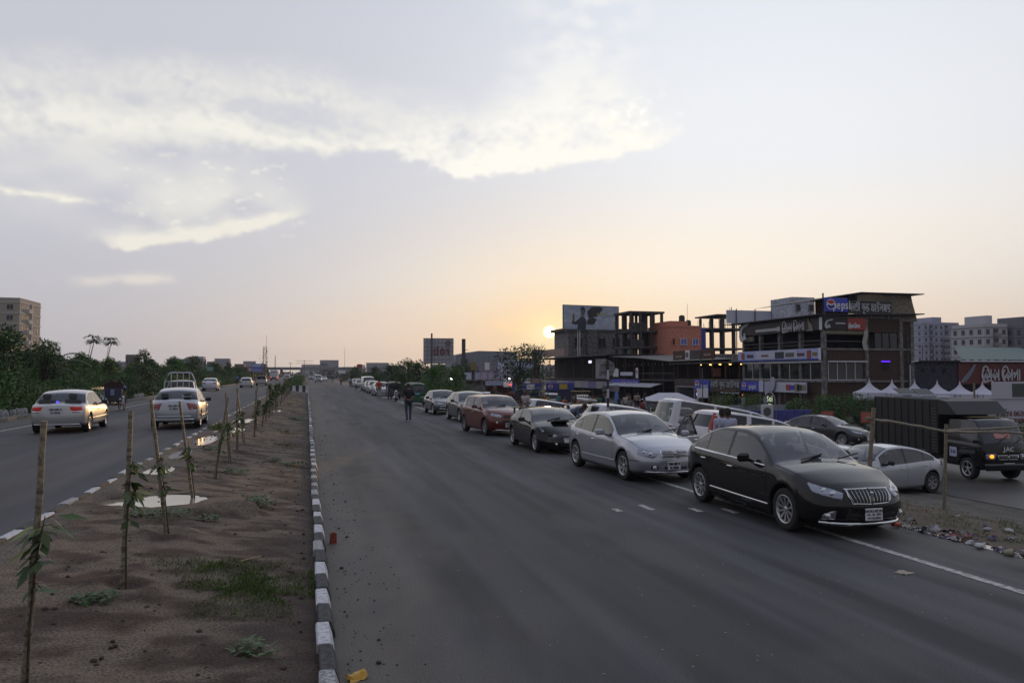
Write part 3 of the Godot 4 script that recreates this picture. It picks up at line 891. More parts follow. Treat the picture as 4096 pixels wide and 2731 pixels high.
func dress_car(root: Node3D, S: Dictionary, body_m: Material, chrome: Material, trim: Material) -> void:
	var lens := glass("lamp_lens", Color(lin(.75, .78, .82), .30))
	var lamp_m := mat("lamp_reflector", lin(.62, .63, .66), .18, .9)
	var house_m := mat("lamp_housing", lin(.26, .275, .33), .16, .55)
	house_m.clearcoat_enabled = true; house_m.clearcoat = 1.0; house_m.clearcoat_roughness = .02
	var red := mat("tail_lamp_red", lin(.20, .012, .010), .12)
	red.clearcoat_enabled = true
	var plate_m := mat("number_plate", lin(.62, .62, .64), .5)
	for sd in [-1.0, 1.0]:
		if S.has("lamp"):
			var q: Array = S.lamp
			var g := Geo.new()
			patch(g, S, false, sd, q, .007, 14, 7)
			var hl := part("headlight", g, house_m, root)
			for e in [[.3, .5], [.62, .52]]:
				var c: Vector2 = (q[0] as Vector2).lerp(q[1], e[0]).lerp((q[3] as Vector2).lerp(q[2], e[0]), e[1])
				var o := skin(S, false, c.x, c.y, sd)
				var gi := Geo.new()
				gi.ball(o + Vector3(0, 0, -.004), Vector3(.05, .042, .022), Basis(), 7)
				part("lamp_bowl", gi, lamp_m, hl)
		if S.has("tail_lamp"):
			var g := Geo.new()
			patch(g, S, true, sd, S.tail_lamp, .012)
			var tl := part("tail_light", g, S.get("tail_m", red), root)
			if S.has("tail_clear"):
				var g2 := Geo.new()
				patch(g2, S, true, sd, S.tail_clear, .018, 4, 3)
				part("reverse_light", g2, lamp_m, tl)
		if S.has("fog"):
			var g := Geo.new()
			patch(g, S, false, sd, S.fog, .006, 5, 4)
			var fg := part("fog_light_surround", g, S.get("fog_m", trim), root)
			var c: Vector2 = ((S.fog[0] + S.fog[1] + S.fog[2] + S.fog[3]) as Vector2)/4.0
			var g2 := Geo.new()
			g2.ball(skin(S, false, c.x, c.y, sd), Vector3(.05, .05, .03), Basis(), 6)
			part("fog_light", g2, lamp_m, fg)
	if S.has("grille"):
		var gr := Geo.new()
		for sd in [-1.0, 1.0]: patch(gr, S, false, sd, S.grille, .004, 6, 4)
		var gn := part("grille", gr, trim, root)
		var q: Array = S.grille
		var bars: int = S.get("bars", 6)
		for sd in [-1.0, 1.0]:
			var fr := Geo.new()
			var t := .016
			if S.get("upright", false):
				for k in bars:
					var u := (k + .6)/bars
					var a: Vector2 = (q[0] as Vector2).lerp(q[1], u); var b: Vector2 = (q[3] as Vector2).lerp(q[2], u)
					var w := .0045 / .7
					patch(fr, S, false, sd, [a - V(w, 0), a + V(w, 0), b + V(w, 0), b - V(w, 0)], .012, 2, 4)
			else:
				for k in bars:
					var u := (k + .5)/bars
					var a: Vector2 = (q[0] as Vector2).lerp(q[3], u); var b: Vector2 = (q[1] as Vector2).lerp(q[2], u)
					patch(fr, S, false, sd, [a + V(0, .007), b + V(0, .007), b - V(0, .007), a - V(0, .007)], .014, 6, 2)
			part("grille_bar", fr, S.get("bar_m", chrome), gn)
			var ch := Geo.new()
			patch(ch, S, false, sd, [q[0] + V(0, .018), q[1] + V(.01, .018), q[1] + V(.01, -.002), q[0] + V(0, -.002)], .020, 6, 2)
			patch(ch, S, false, sd, [q[3] + V(0, .006), q[2] + V(0, .006), q[2] + V(0, -.012), q[3] + V(0, -.012)], .018, 6, 2)
			patch(ch, S, false, sd, [q[1] + V(-.012, .02), q[1] + V(.014, .02), q[2] + V(.014, -.01), q[2] + V(-.012, -.01)], .018, 2, 4)
			part("grille_frame", ch, S.get("bar_m", chrome), gn)
		var bd := Geo.new()
		var cy: float = (q[0].y + q[3].y) * .5
		bd.bbox(skin(S, false, .0, cy, 1.0) + Vector3(0, 0, -.015), Vector3(.06, (q[0].y - q[3].y) * .7, .03), .012)
		part("badge", bd, chrome, gn)
	if S.has("intake"):
		var g := Geo.new()
		for sd in [-1.0, 1.0]: patch(g, S, false, sd, S.intake, .003, 6, 3)
		part("air_intake", g, trim, root)
	if S.has("plate"):
		var g := Geo.new()
		var o := skin(S, false, S.plate[0], S.plate[1], 1.0)
		g.bbox(o + Vector3(0, 0, -.03), Vector3(S.plate[2], S.plate[3], .015), .005)
		plate_text(part("number_plate", g, plate_m, root), o + Vector3(0, 0, -.0378), PI, S.plate[2], S.plate[3], S.get("plate_text", 0))
	if S.has("rear_plate"):
		var g := Geo.new()
		var o := skin(S, true, S.rear_plate[0], S.rear_plate[1], 1.0)
		g.bbox(o + Vector3(0, 0, .02), Vector3(S.rear_plate[2], S.rear_plate[3], .015), .005)
		plate_text(part("number_plate", g, plate_m, root), o + Vector3(0, 0, .0278), .0, S.rear_plate[2], S.rear_plate[3], S.get("plate_text", 0))
	for e in S.get("trims", []):
		for sd in [-1.0, 1.0]:
			var g := Geo.new()
			var p := []
			for r in [-1, 0, 1]:
				var row := []
				for k in 13:
					var s: float = lerpf(e[0], e[1], k/12.0)
					var y: float = (e[2] if e[2] is float else lerpf(e[2][0], e[2][1], k/12.0)) + r*e[3] * .5
					row.append(Vector3(sd*(car_row_at(car_rows(S, s), y) + (.014 if r == 0 else -.002)), y, car_x(S, s, y, 1.0) - S.L * .5))
				p.append(row)
			g.grid(p)
			part(e[5] if e.size() > 5 else "side_moulding", g, e[4], root)
	for e in S.get("bars_front", []):
		var g := Geo.new()
		var pth := []
		for k in 13:
			var f := -1.0 + k/6.0
			var o := skin(S, false, f*e[2], e[1], 1.0)
			pth.append(Vector3(o.x*1.03, e[1], o.z - e[0] + (.05 if absf(f) > .95 else .0)))
		g.tube(pth, [e[3]], 8)
		part("guard_bar", g, e[4] if e.size() > 4 else chrome, root)
	for e in S.get("bars_rear", []):
		var g := Geo.new()
		var pth := []
		for k in 13:
			var f := -1.0 + k/6.0
			var o := skin(S, true, f*e[2], e[1], 1.0)
			pth.append(Vector3(o.x*1.03, e[1], o.z + e[0] - (.05 if absf(f) > .95 else .0)))
		g.tube(pth, [e[3]], 8)
		part("guard_bar", g, chrome, root)
func text_mesh(s: String, size: float, serif := false, bold := true) -> TextMesh:
	var f := SystemFont.new()
	f.font_names = PackedStringArray(["Droid Serif" if serif else "Droid Sans"])
	f.font_weight = 700 if bold else 400
	var t := TextMesh.new()
	t.text = s; t.font = f; t.font_size = 32; t.pixel_size = size/32.0; t.depth = .008; t.curve_step = 2.0
	return t
func lettering(parent: Node, s: String, size: float, m: Material, at: Vector3, b := Basis(), squeeze := 1.0, serif := false) -> MeshInstance3D:
	var o := part("lettering", text_mesh(s, size, serif), m, parent)
	o.transform = Transform3D(b.scaled_local(Vector3(squeeze, 1, 1)), at)
	return o
func plate_text(parent: Node, o: Vector3, turn: float, w: float, h: float, kind: int) -> void:
	if kind == 0: return
	var ink := mat("plate_ink", lin(.03, .03, .05), .6)
	var b := Basis(Vector3.UP, turn)
	if kind == 1:
		lettering(parent, "DHAKA METRO", h * .27, ink, o + Vector3(0, h * .28, 0), b, .82, true)
		lettering(parent, "GA - 26 - 8351", h * .25, ink, o, b, .85, true)
		lettering(parent, "OVI TRADING", h * .22, ink, o + Vector3(0, -h * .3, 0), b, .85, true)
	else:
		var g := Geo.new()
		bangla(g, ["dha", "aa", "ka", "aa", " ", "e", "ma", "tta", "o", " ", "ga"] , Transform3D(b, o + b * Vector3(-w * .44, h * .08, 0)), h * .30, w * .88, h * .045)
		bangla(g, [["1", "1", "-", "4", "4", "5", "0"], ["1", "9", "-", "5", "2", "8", "5"]][kind % 2], Transform3D(b, o + b * Vector3(-w * .36, -h * .40, 0)), h * .36, w * .72, h * .05)
		part("lettering", g, ink, parent)
const BN := {
	"ka": [.95, [[.47, 1], [.47, 0]], [[.47, .8], [.05, .42], [.47, .12]], [[.47, .62], [.7, .7], [.86, .52], [.8, .3], [.68, .34]]],
	"aa": [.34, [[.14, 1], [.14, 0]]],
	"ja": [.95, [[.06, .72], [.22, .84], [.36, .66], [.2, .45], [.06, .52]], [[.36, .66], [.58, .84], [.85, .62], [.82, .3], [.5, .04], [.12, .16]], [[.62, 1], [.6, .84]]],
	"ii": [.34, [[.14, 0], [.14, 1], [.1, 1.22], [-.2, 1.34], [-.5, 1.16]]],
	"pha": [.95, [[.5, 1], [.5, 0]], [[.5, .84], [.12, .78], [.06, .5], [.3, .44], [.5, .2]], [[.5, .56], [.76, .66], [.88, .42], [.72, .24]]],
	"u": [.0, [[-.5, -.04], [-.62, -.24], [-.4, -.36], [-.2, -.28]]],
	"dda": [.85, [[.18, .78], [.08, .5], [.26, .36], [.46, .52], [.5, .9]], [[.46, .52], [.74, .42], [.72, .14], [.46, 0], [.12, .12]], [[.5, .9], [.55, 1]]],
	"a": [1.0, [[.1, .76], [.3, .82], [.28, .56], [.06, .34], [.22, .08], [.52, .2], [.68, .58]], [[.72, 1], [.72, 0]]],
	"i": [.85, [[.08, .7], [.3, .8], [.52, .62], [.3, .42], [.14, .5]], [[.3, .42], [.62, .32], [.54, .06], [.2, 0]], [[.5, 1], [.66, 1.2], [.4, 1.34], [.16, 1.22]]],
	"la": [.98, [[.06, .56], [.2, .72], [.36, .5], [.2, .26]], [[.36, .5], [.54, .72], [.76, .6]], [[.76, 1], [.76, 0]]],
	"ya": [.5, [[.08, .95], [.3, .6], [.1, .3], [.36, .1], [.42, .9]]],
	"nda": [.95, [[.1, .84], [.34, .66], [.12, .5], [.44, .4], [.6, .9]], [[.44, .4], [.78, .3], [.7, .02], [.3, .0]]],
	"e": [.5, [[.4, .96], [.16, .84], [.06, .4], [.24, .04], [.42, .2], [.3, .4]]],
	"ma": [.9, [[.1, .84], [.26, .7], [.1, .44], [.3, .24], [.7, .5]], [[.7, 1], [.7, 0]]],
	"tta": [.8, [[.3, .9], [.1, .5], [.3, .1], [.66, .3], [.5, .6]], [[.4, 1], [.3, 1.3]]],
	"o": [.4, [[.14, 1], [.14, 0]]],
	"dha": [.9, [[.2, .9], [.5, .6], [.16, .4], [.4, .05], [.74, .3]]],
	"ga": [.9, [[.1, .7], [.36, .86], [.4, .5], [.1, .3]], [[.7, 1], [.7, 0]]],
	" ": [.5], "-": [.6, [[.1, .5], [.5, .5]]],
	"0": [.8, [[.4, .8], [.1, .45], [.4, .1], [.7, .45], [.4, .8]]], "1": [.7, [[.1, .7], [.4, .8], [.5, .5], [.2, .5], [.3, .1], [.6, .05]]],
	"2": [.7, [[.1, .8], [.6, .5], [.1, .2], [.6, .1]]], "4": [.8, [[.1, .9], [.65, .25], [.35, .02], [.1, .25], [.65, .9]]], "5": [.8, [[.3, .9], [.1, .4], [.4, .05], [.7, .3], [.4, .5], [.7, .8]]],
	"8": [.8, [[.15, .9], [.15, .3], [.4, .05], [.65, .3], [.65, .6]]], "9": [.8, [[.6, .8], [.2, .7], [.3, .4], [.6, .5], [.4, .1], [.1, .1]]],
}
func bangla(g: Geo, letters: Array, xf: Transform3D, h: float, width: float, pen: float, line := true) -> void:
	var total := .0
	for l in letters: total += BN[l][0]
	var k := width/total
	var x := .0
	for l in letters:
		var e: Array = BN[l]
		for s in range(1, e.size()):
			g.stroke((e[s] as Array).map(func(p): return Vector2((x + p[0])*k, p[1]*h)), pen, xf)
		if line and l != " " and l != "u" and not (l in ["0", "1", "2", "4", "5", "8", "9", "-", "e"]):
			g.stroke([Vector2(x*k, h), Vector2((x + e[0])*k, h)], pen, xf)
		x += e[0]
func with(a: Dictionary, b: Dictionary) -> Dictionary:
	var r := a.duplicate(true)
	r.merge(b, true)
	return r
func spec(kind: String) -> Dictionary:
	var chrome := mat("chrome", lin(.72, .72, .74), .14, 1.0)
	var sedan := {
		"L": 4.6, "plan": [[0, .69], [.12, .755], [.35, .815], [.8, .855], [2.2, .865], [3.8, .85], [4.25, .80], [4.48, .73], [4.6, .66]],
		"sill": [[0, .21], [.5, .19], [2.3, .18], [4.1, .22], [4.6, .28]],
		"top": [[0, .735], [.1, .80], [.5, .905], [1.0, .985], [1.26, 1.02], [1.66, 1.25], [2.05, 1.425], [2.5, 1.485], [3.05, 1.47], [3.5, 1.375], [3.85, 1.22], [4.12, 1.11], [4.35, 1.085], [4.55, 1.045], [4.6, .98]],
		"belt": [[0, .665], [.5, .80], [1.2, .905], [2.5, .945], [3.6, .995], [4.2, 1.02], [4.6, .90]],
		"crown": [[0, .05], [1.2, .055], [2.0, .05], [3.4, .05], [4.2, .04], [4.6, .04]], "tumble": .40,
		"screen": [1.26, 2.04], "rear": [3.42, 4.10], "windows": [[1.55, 2.60], [2.69, 3.40], [3.44, 3.80]], "doors": [1.42, 2.645, 3.60],
		"xf": .93, "xr": 3.64, "wr": .325, "ar": .375, "ww": .205,
		"nose": [[.2, .12], [.3, .03], [.45, 0], [.6, .02], [.72, .10], [.85, .22]], "bow": .24, "tail": [[.25, .10], [.42, 0], [.6, .01], [.9, .05], [1.05, .12]], "rbow": .17,
		"lamp": [V(.60, .672), V(1.30, .80), V(1.12, .665), V(.68, .575)], "grille": [V(0, .725), V(.60, .715), V(.44, .535), V(0, .52)], "bars": 6,
		"fog": [V(.76, .43), V(.98, .37), V(1.02, .28), V(.78, .29)], "intake": [V(0, .40), V(.62, .39), V(.58, .30), V(0, .29)],
		"plate": [.0, .375, .29, .175], "tail_lamp": [V(.66, .985), V(1.22, .985), V(1.20, .83), V(.70, .80)], "tail_clear": [V(.70, .90), V(.92, .905), V(.92, .86), V(.72, .855)], "rear_plate": [.0, .72, .40, .20], "rim": 0,
	}
	match kind:
		"black": return with(sedan, {"upright": true, "plate_text": 1, "chrome_handles": true, "fog_m": chrome, "trims": [[1.36, 3.22, [.335, .36], .035, chrome], [1.50, 3.86, [.925, 1.0], .022, chrome], [.0, .0, .0, .0, chrome]].slice(0, 2), "bars_front": [[.05, .235, 1.0, .026]]})
		"premium": return with(sedan, {"bars": 5, "lamp": [V(.56, .655), V(1.20, .79), V(1.18, .625), V(.74, .56)], "grille": [V(0, .71), V(.54, .70), V(.46, .56), V(0, .545)], "fog": [V(.58, .385), V(.80, .385), V(.80, .315), V(.60, .315)], "intake": [V(0, .375), V(.40, .375), V(.40, .315), V(0, .315)], "plate": [.10, .40, .31, .17], "chrome_handles": true, "rim": 1, "bars_front": [[.03, .255, .9, .018]], "bars_rear": [[.05, .40, .9, .02], [.05, .52, .9, .02]], "plate_text": 2, "trims": [[1.3, 3.2, .40, .06, mat("silver_moulding", lin(.36, .37, .39), .4, .4)], [.1, .6, .49, .02, mat("black_trim", lin(.012, .012, .013), .45)]]})
		"grey": return with(sedan, {"chrome_handles": true, "bars": 5})
		"old": return with(sedan, {"L": 4.3, "tumble": .34, "rear": [3.25, 3.72], "windows": [[1.5, 2.42], [2.5, 3.2], [3.24, 3.45]], "doors": [1.38, 2.46, 3.38], "xr": 3.4, "wr": .30, "ar": .345, "bow": .2, "rim": 1,
			"plan": [[0, .66], [.12, .74], [.35, .80], [.8, .83], [2.2, .845], [3.6, .835], [4.0, .80], [4.2, .76], [4.3, .70]],
			"sill": [[0, .22], [.5, .2], [2.3, .2], [3.9, .24], [4.3, .30]],
			"top": [[0, .72], [.1, .77], [.5, .86], [1.0, .93], [1.24, .96], [1.62, 1.18], [1.98, 1.36], [2.4, 1.405], [2.95, 1.385], [3.3, 1.29], [3.55, 1.11], [3.74, 1.0], [3.95, .985], [4.22, .965], [4.3, .92]],
			"belt": [[0, .65], [.5, .75], [1.2, .85], [2.5, .88], [3.6, .92], [4.1, .92], [4.3, .86]], "crown": [[0, .04], [1.2, .05], [2.0, .045], [3.2, .045], [3.8, .035], [4.3, .03]],
			"lamp": [V(.50, .66), V(1.12, .70), V(1.10, .57), V(.52, .545)], "grille": [V(0, .67), V(.44, .665), V(.42, .575), V(0, .57)], "bars": 3, "fog": [V(.62, .40), V(.86, .39), V(.86, .32), V(.64, .32)], "intake": [V(0, .41), V(.5, .40), V(.5, .32), V(0, .31)],
			"tail_lamp": [V(.58, .88), V(1.08, .88), V(1.08, .735), V(.60, .74)], "tail_clear": [V(.64, .74), V(1.07, .735), V(1.07, .675), V(.65, .68)], "rear_plate": [.0, .735, .38, .19], "plate": [.0, .47, .38, .12],
			"trims": [[1.3, 3.1, .47, .05, mat("black_trim", lin(.012, .012, .013), .45)]], "bars_front": [[.07, .36, .86, .022], [.06, .50, .80, .018]], "painted_mirrors": false})
		"saloon_rear": return with(spec("old"), {"rear_plate": [.0, .74, .40, .20], "plate_text": 3, "bars_front": [], "bars_rear": [[.05, .30, 1.0, .018]], "trims": [[.9, 3.1, .45, .06, mat("silver_moulding", lin(.36, .37, .39), .4, .4)]]})
		"saloon_tall": return with(sedan, {"L": 4.4, "tint": true, "tumble": .36, "rear": [3.28, 3.88], "xr": 3.52, "rim": 1, "windows": [[1.5, 2.5], [2.58, 3.3], [3.34, 3.6]], "doors": [1.4, 2.54, 3.5], "rbow": .16,
			"plan": [[0, .64], [.12, .72], [.35, .79], [.8, .835], [2.2, .85], [3.7, .84], [4.1, .80], [4.3, .75], [4.4, .69]], "sill": [[0, .22], [.5, .2], [2.3, .19], [4.0, .23], [4.4, .29]],
			"top": [[0, .74], [.1, .80], [.5, .90], [1.0, .98], [1.22, 1.01], [1.62, 1.25], [1.98, 1.43], [2.4, 1.48], [2.95, 1.46], [3.35, 1.35], [3.65, 1.19], [3.88, 1.08], [4.1, 1.075], [4.33, 1.06], [4.4, 1.0]],
			"belt": [[0, .665], [.5, .79], [1.2, .90], [2.5, .93], [3.5, .97], [4.1, 1.0], [4.4, .91]],
			"tail_lamp": [V(.60, .96), V(1.16, .93), V(1.14, .70), V(.72, .70)], "tail_clear": [V(.72, .76), V(.94, .76), V(.94, .72), V(.74, .72)], "rear_plate": [.0, .80, .42, .20], "plate_text": 2, "bars_rear": [[.06, .36, .95, .02], [.06, .47, .8, .016]], "painted_mirrors": false, "trims": [[.9, 3.2, .46, .05, mat("silver_moulding", lin(.36, .37, .39), .4, .4)]]})
		"coupe": return with(sedan, {"L": 4.33, "tumble": .46, "screen": [1.28, 2.14], "rear": [2.95, 3.92], "windows": [[1.62, 2.66], [2.74, 3.3]], "doors": [1.5, 2.74], "xf": .9, "xr": 3.5, "bow": .42, "rim": 4, "coupe": true, "wr": .31, "ar": .36,
			"plan": [[0, .58], [.12, .68], [.35, .80], [.8, .865], [2.2, .855], [3.4, .87], [3.95, .83], [4.2, .76], [4.33, .68]], "sill": [[0, .17], [.5, .15], [2.2, .16], [3.9, .19], [4.33, .26]],
			"top": [[0, .55], [.1, .62], [.5, .76], [1.0, .89], [1.28, .945], [1.7, 1.15], [2.14, 1.275], [2.55, 1.305], [2.95, 1.265], [3.4, 1.15], [3.92, .995], [4.15, .97], [4.28, .95], [4.33, .90]],
			"belt": [[0, .49], [.4, .66], [.9, .79], [1.3, .84], [2.4, .88], [3.3, .95], [4.0, .93], [4.33, .84]], "nose": [[.15, .10], [.25, .02], [.38, 0], [.5, .05], [.62, .16]],
			"lamp": [V(.66, .56), V(1.62, .80), V(1.34, .655), V(.78, .49)], "fog": [V(.60, .33), V(.70, .33), V(.70, .27), V(.60, .27)], "intake": [V(0, .34), V(.52, .33), V(.48, .22), V(0, .21)], "plate": [.0, .40, .36, .10], "tail_lamp": [V(.56, .80), V(1.25, .86), V(1.2, .70), V(.6, .68)], "trims": [], "painted_mirrors": false, "grille": [V(0, .47), V(.3, .465), V(.3, .43), V(0, .43)], "bars": 1})
		"hatch": return with(sedan, {"L": 3.93, "van": true, "tumble": .27, "screen": [1.02, 1.74], "rear": [9, 9.1], "windows": [[1.34, 2.22], [2.3, 2.98], [3.04, 3.42]], "doors": [1.2, 2.26, 3.12], "xf": .80, "xr": 3.26, "wr": .325, "ar": .375, "bow": .26, "rim": 3, "chrome_handles": false,
			"plan": [[0, .66], [.12, .74], [.35, .82], [.8, .86], [2.0, .865], [3.2, .86], [3.6, .83], [3.85, .78], [3.93, .72]], "sill": [[0, .23], [.5, .2], [2.0, .2], [3.5, .24], [3.93, .32]],
			"top": [[0, .84], [.1, .90], [.4, .99], [.8, 1.06], [1.02, 1.09], [1.4, 1.33], [1.74, 1.49], [2.2, 1.535], [2.9, 1.525], [3.5, 1.475], [3.8, 1.44], [3.93, 1.42]],
			"belt": [[0, .76], [.4, .88], [1.0, .98], [2.0, 1.01], [3.2, 1.07], [3.93, 1.09]], "crown": [[0, .05], [1.0, .06], [1.8, .05], [3.93, .05]], "nose": [[.2, .12], [.35, .02], [.5, 0], [.7, .02], [.85, .12]], "tail": [[.3, .06], [.55, 0], [.95, .05], [1.45, .34]], "rbow": .14,
			"lamp": [V(.64, .79), V(1.24, .91), V(1.16, .77), V(.66, .71)], "grille": [V(0, .80), V(.58, .79), V(.50, .71), V(0, .70)], "bars": 1, "bar_m": M.get("red_paint", chrome), "intake": [V(0, .62), V(.62, .62), V(.54, .50), V(0, .49)], "fog": [V(.80, .56), V(.90, .56), V(.90, .48), V(.80, .48)], "plate": [.24, .43, .26, .17], "plate_text": 2, "tail_lamp": [V(.74, 1.06), V(1.2, 1.06), V(1.2, .86), V(.76, .86)], "bars_front": [[.05, .24, .9, .024]], "trims": []})
		"suv": return with(spec("hatch"), {"L": 4.5, "tumble": .22, "screen": [1.15, 1.8], "windows": [[1.45, 2.32], [2.4, 3.1], [3.25, 4.0]], "doors": [1.3, 2.36, 3.2], "xf": .86, "xr": 3.5, "wr": .345, "ar": .40, "bow": .2, "rim": 2,
			"plan": [[0, .70], [.12, .78], [.35, .84], [.8, .875], [2.2, .885], [3.6, .88], [4.1, .86], [4.4, .82], [4.5, .78]], "sill": [[0, .30], [.5, .28], [2.2, .28], [4.0, .32], [4.5, .40]],
			"top": [[0, .94], [.1, .99], [.5, 1.06], [1.0, 1.12], [1.15, 1.14], [1.5, 1.40], [1.8, 1.60], [2.3, 1.68], [3.2, 1.69], [4.0, 1.66], [4.38, 1.62], [4.5, 1.58]], "belt": [[0, .86], [.5, .95], [1.1, 1.04], [2.4, 1.07], [3.6, 1.11], [4.5, 1.12]],
			"tail": [[.4, .04], [.7, 0], [1.1, .04], [1.6, .22]], "rbow": .10, "dark_pillars": false, "lamp": [V(.58, .90), V(1.15, .93), V(1.1, .78), V(.6, .76)], "grille": [V(0, .90), V(.5, .89), V(.46, .76), V(0, .76)], "intake": [V(0, .6), V(.5, .6), V(.5, .5), V(0, .5)], "fog": [V(.7, .6), V(.86, .6), V(.86, .52), V(.7, .52)], "plate": [.0, .66, .4, .14],
			"tail_lamp": [V(.86, 1.56), V(1.10, 1.56), V(1.16, .92), V(.86, .92)], "tail_clear": [V(.90, 1.06), V(1.08, 1.06), V(1.08, .98), V(.90, .98)], "tail_m": mat("tail_lamp_orange_red", lin(.34, .035, .012), .15), "rear_plate": [.0, .86, .4, .2], "bars_front": [], "tint": true, "trims": []})
		"minibus": return with(spec("suv"), {"L": 4.75, "tumble": .13, "screen": [.28, .95], "windows": [[.75, 1.55], [1.65, 2.95], [3.05, 4.45]], "doors": [.6, 1.6, 3.0], "xf": .95, "xr": 3.5, "wr": .32, "ar": .37, "mirror": .75, "seat": 1.3, "seat_up": .25, "seams": false,
			"plan": [[0, .74], [.15, .80], [.5, .835], [1.0, .845], [3.0, .85], [4.3, .845], [4.65, .82], [4.75, .79]], "sill": [[0, .28], [2.3, .26], [4.75, .36]],
			"top": [[0, 1.02], [.1, 1.09], [.28, 1.16], [.6, 1.55], [.95, 1.86], [1.4, 1.95], [2.5, 1.98], [4.3, 1.97], [4.6, 1.94], [4.75, 1.89]], "belt": [[0, .92], [.3, 1.02], [1.0, 1.08], [2.0, 1.10], [4.75, 1.12]], "nose": [[.3, .06], [.5, 0], [.9, .03], [1.2, .10]], "tail": [[.4, .02], [.7, 0], [1.1, .02], [1.9, .16]], "tail_lamp": [V(.84, 1.02), V(1.06, 1.02), V(1.06, .66), V(.84, .66)], "dark_pillars": false, "tint": false})
		"pickup": return with(spec("suv"), {"van": false, "rear": [2.62, 2.74], "screen": [1.15, 1.75], "windows": [[1.42, 2.45]], "doors": [1.28, 2.55], "xr": 3.7, "L": 4.9, "tumble": .25, "tint": false, "plan": [[0, .70], [.12, .76], [.35, .80], [.8, .83], [4.6, .84], [4.9, .82]], "sill": [[0, .36], [4.9, .44]],
			"top": [[0, .92], [.1, .97], [1.0, 1.08], [1.15, 1.12], [1.5, 1.40], [1.75, 1.56], [2.1, 1.62], [2.6, 1.60], [2.68, 1.30], [2.76, .98], [2.9, .96], [4.9, .96]], "belt": [[0, .84], [1.1, 1.0], [2.5, 1.04], [2.8, .93], [4.9, .92]], "crown": [[0, .05], [2.6, .05], [2.8, .02], [4.9, .02]], "tail": [[.4, .0], [1.0, .0]], "rbow": .02, "tail_lamp": [V(.90, .88), V(1.08, .88), V(1.08, .62), V(.90, .62)], "rear_plate": [.0, .6, .4, .16]})
		"estate": return with(spec("hatch"), {"L": 4.35, "xr": 3.45, "tumble": .30, "windows": [[1.34, 2.22], [2.3, 2.98], [3.08, 4.02]], "rim": 1, "plan": [[0, .66], [.12, .74], [.35, .80], [.8, .835], [2.0, .84], [3.8, .83], [4.25, .79], [4.35, .75]], "sill": [[0, .23], [2.0, .2], [4.35, .32]],
			"top": [[0, .74], [.1, .79], [.5, .88], [.85, .93], [1.05, .97], [1.4, 1.2], [1.78, 1.39], [2.2, 1.44], [3.2, 1.44], [4.0, 1.41], [4.25, 1.38], [4.35, 1.35]], "belt": [[0, .67], [.5, .78], [1.0, .88], [2.0, .90], [4.35, .95]], "tail": [[.3, .03], [.6, 0], [.95, .04], [1.4, .30]], "lamp": [V(.52, .72), V(1.1, .74), V(1.1, .60), V(.54, .58)], "grille": [V(0, .70), V(.46, .70), V(.44, .60), V(0, .60)], "intake": [V(0, .45), V(.5, .45), V(.5, .36), V(0, .36)], "tail_lamp": [V(.80, .92), V(1.08, .92), V(1.08, .68), V(.80, .68)], "rear_plate": [.0, .74, .36, .18], "bars_front": [], "bars_rear": [[.05, .42, .9, .02]], "tint": false})
		"compact": return with(spec("saloon_tall"), {"tint": false, "rim": 3, "rear": [2.95, 3.95], "windows": [[1.45, 2.42], [2.5, 3.2], [3.24, 3.68]], "L": 4.32,
			"top": [[0, .74], [.1, .80], [.5, .90], [.9, .98], [1.08, 1.02], [1.5, 1.28], [1.9, 1.44], [2.35, 1.475], [2.95, 1.42], [3.4, 1.29], [3.8, 1.13], [3.97, 1.07], [4.15, 1.05], [4.27, 1.02], [4.32, .96]], "screen": [1.08, 1.92], "doors": [1.3, 2.46, 3.42], "plan": [[0, .64], [.12, .72], [.35, .79], [.8, .835], [2.2, .85], [3.7, .85], [4.05, .80], [4.22, .74], [4.32, .67]], "sill": [[0, .22], [.5, .2], [2.3, .19], [4.0, .23], [4.32, .29]], "belt": [[0, .665], [.5, .79], [1.1, .88], [2.5, .94], [3.5, .99], [4.1, .99], [4.32, .91]], "tail_lamp": [V(.72, .95), V(1.30, .98), V(1.28, .80), V(.76, .80)], "bars_rear": [], "trims": [], "tail_m": mat("tail_lamp_smoked", lin(.06, .02, .02), .12)})
	return sedan
const SKIN := 0
const HAIR := 1
const SHIRT := 2
const PANTS := 3
const SHOE := 4
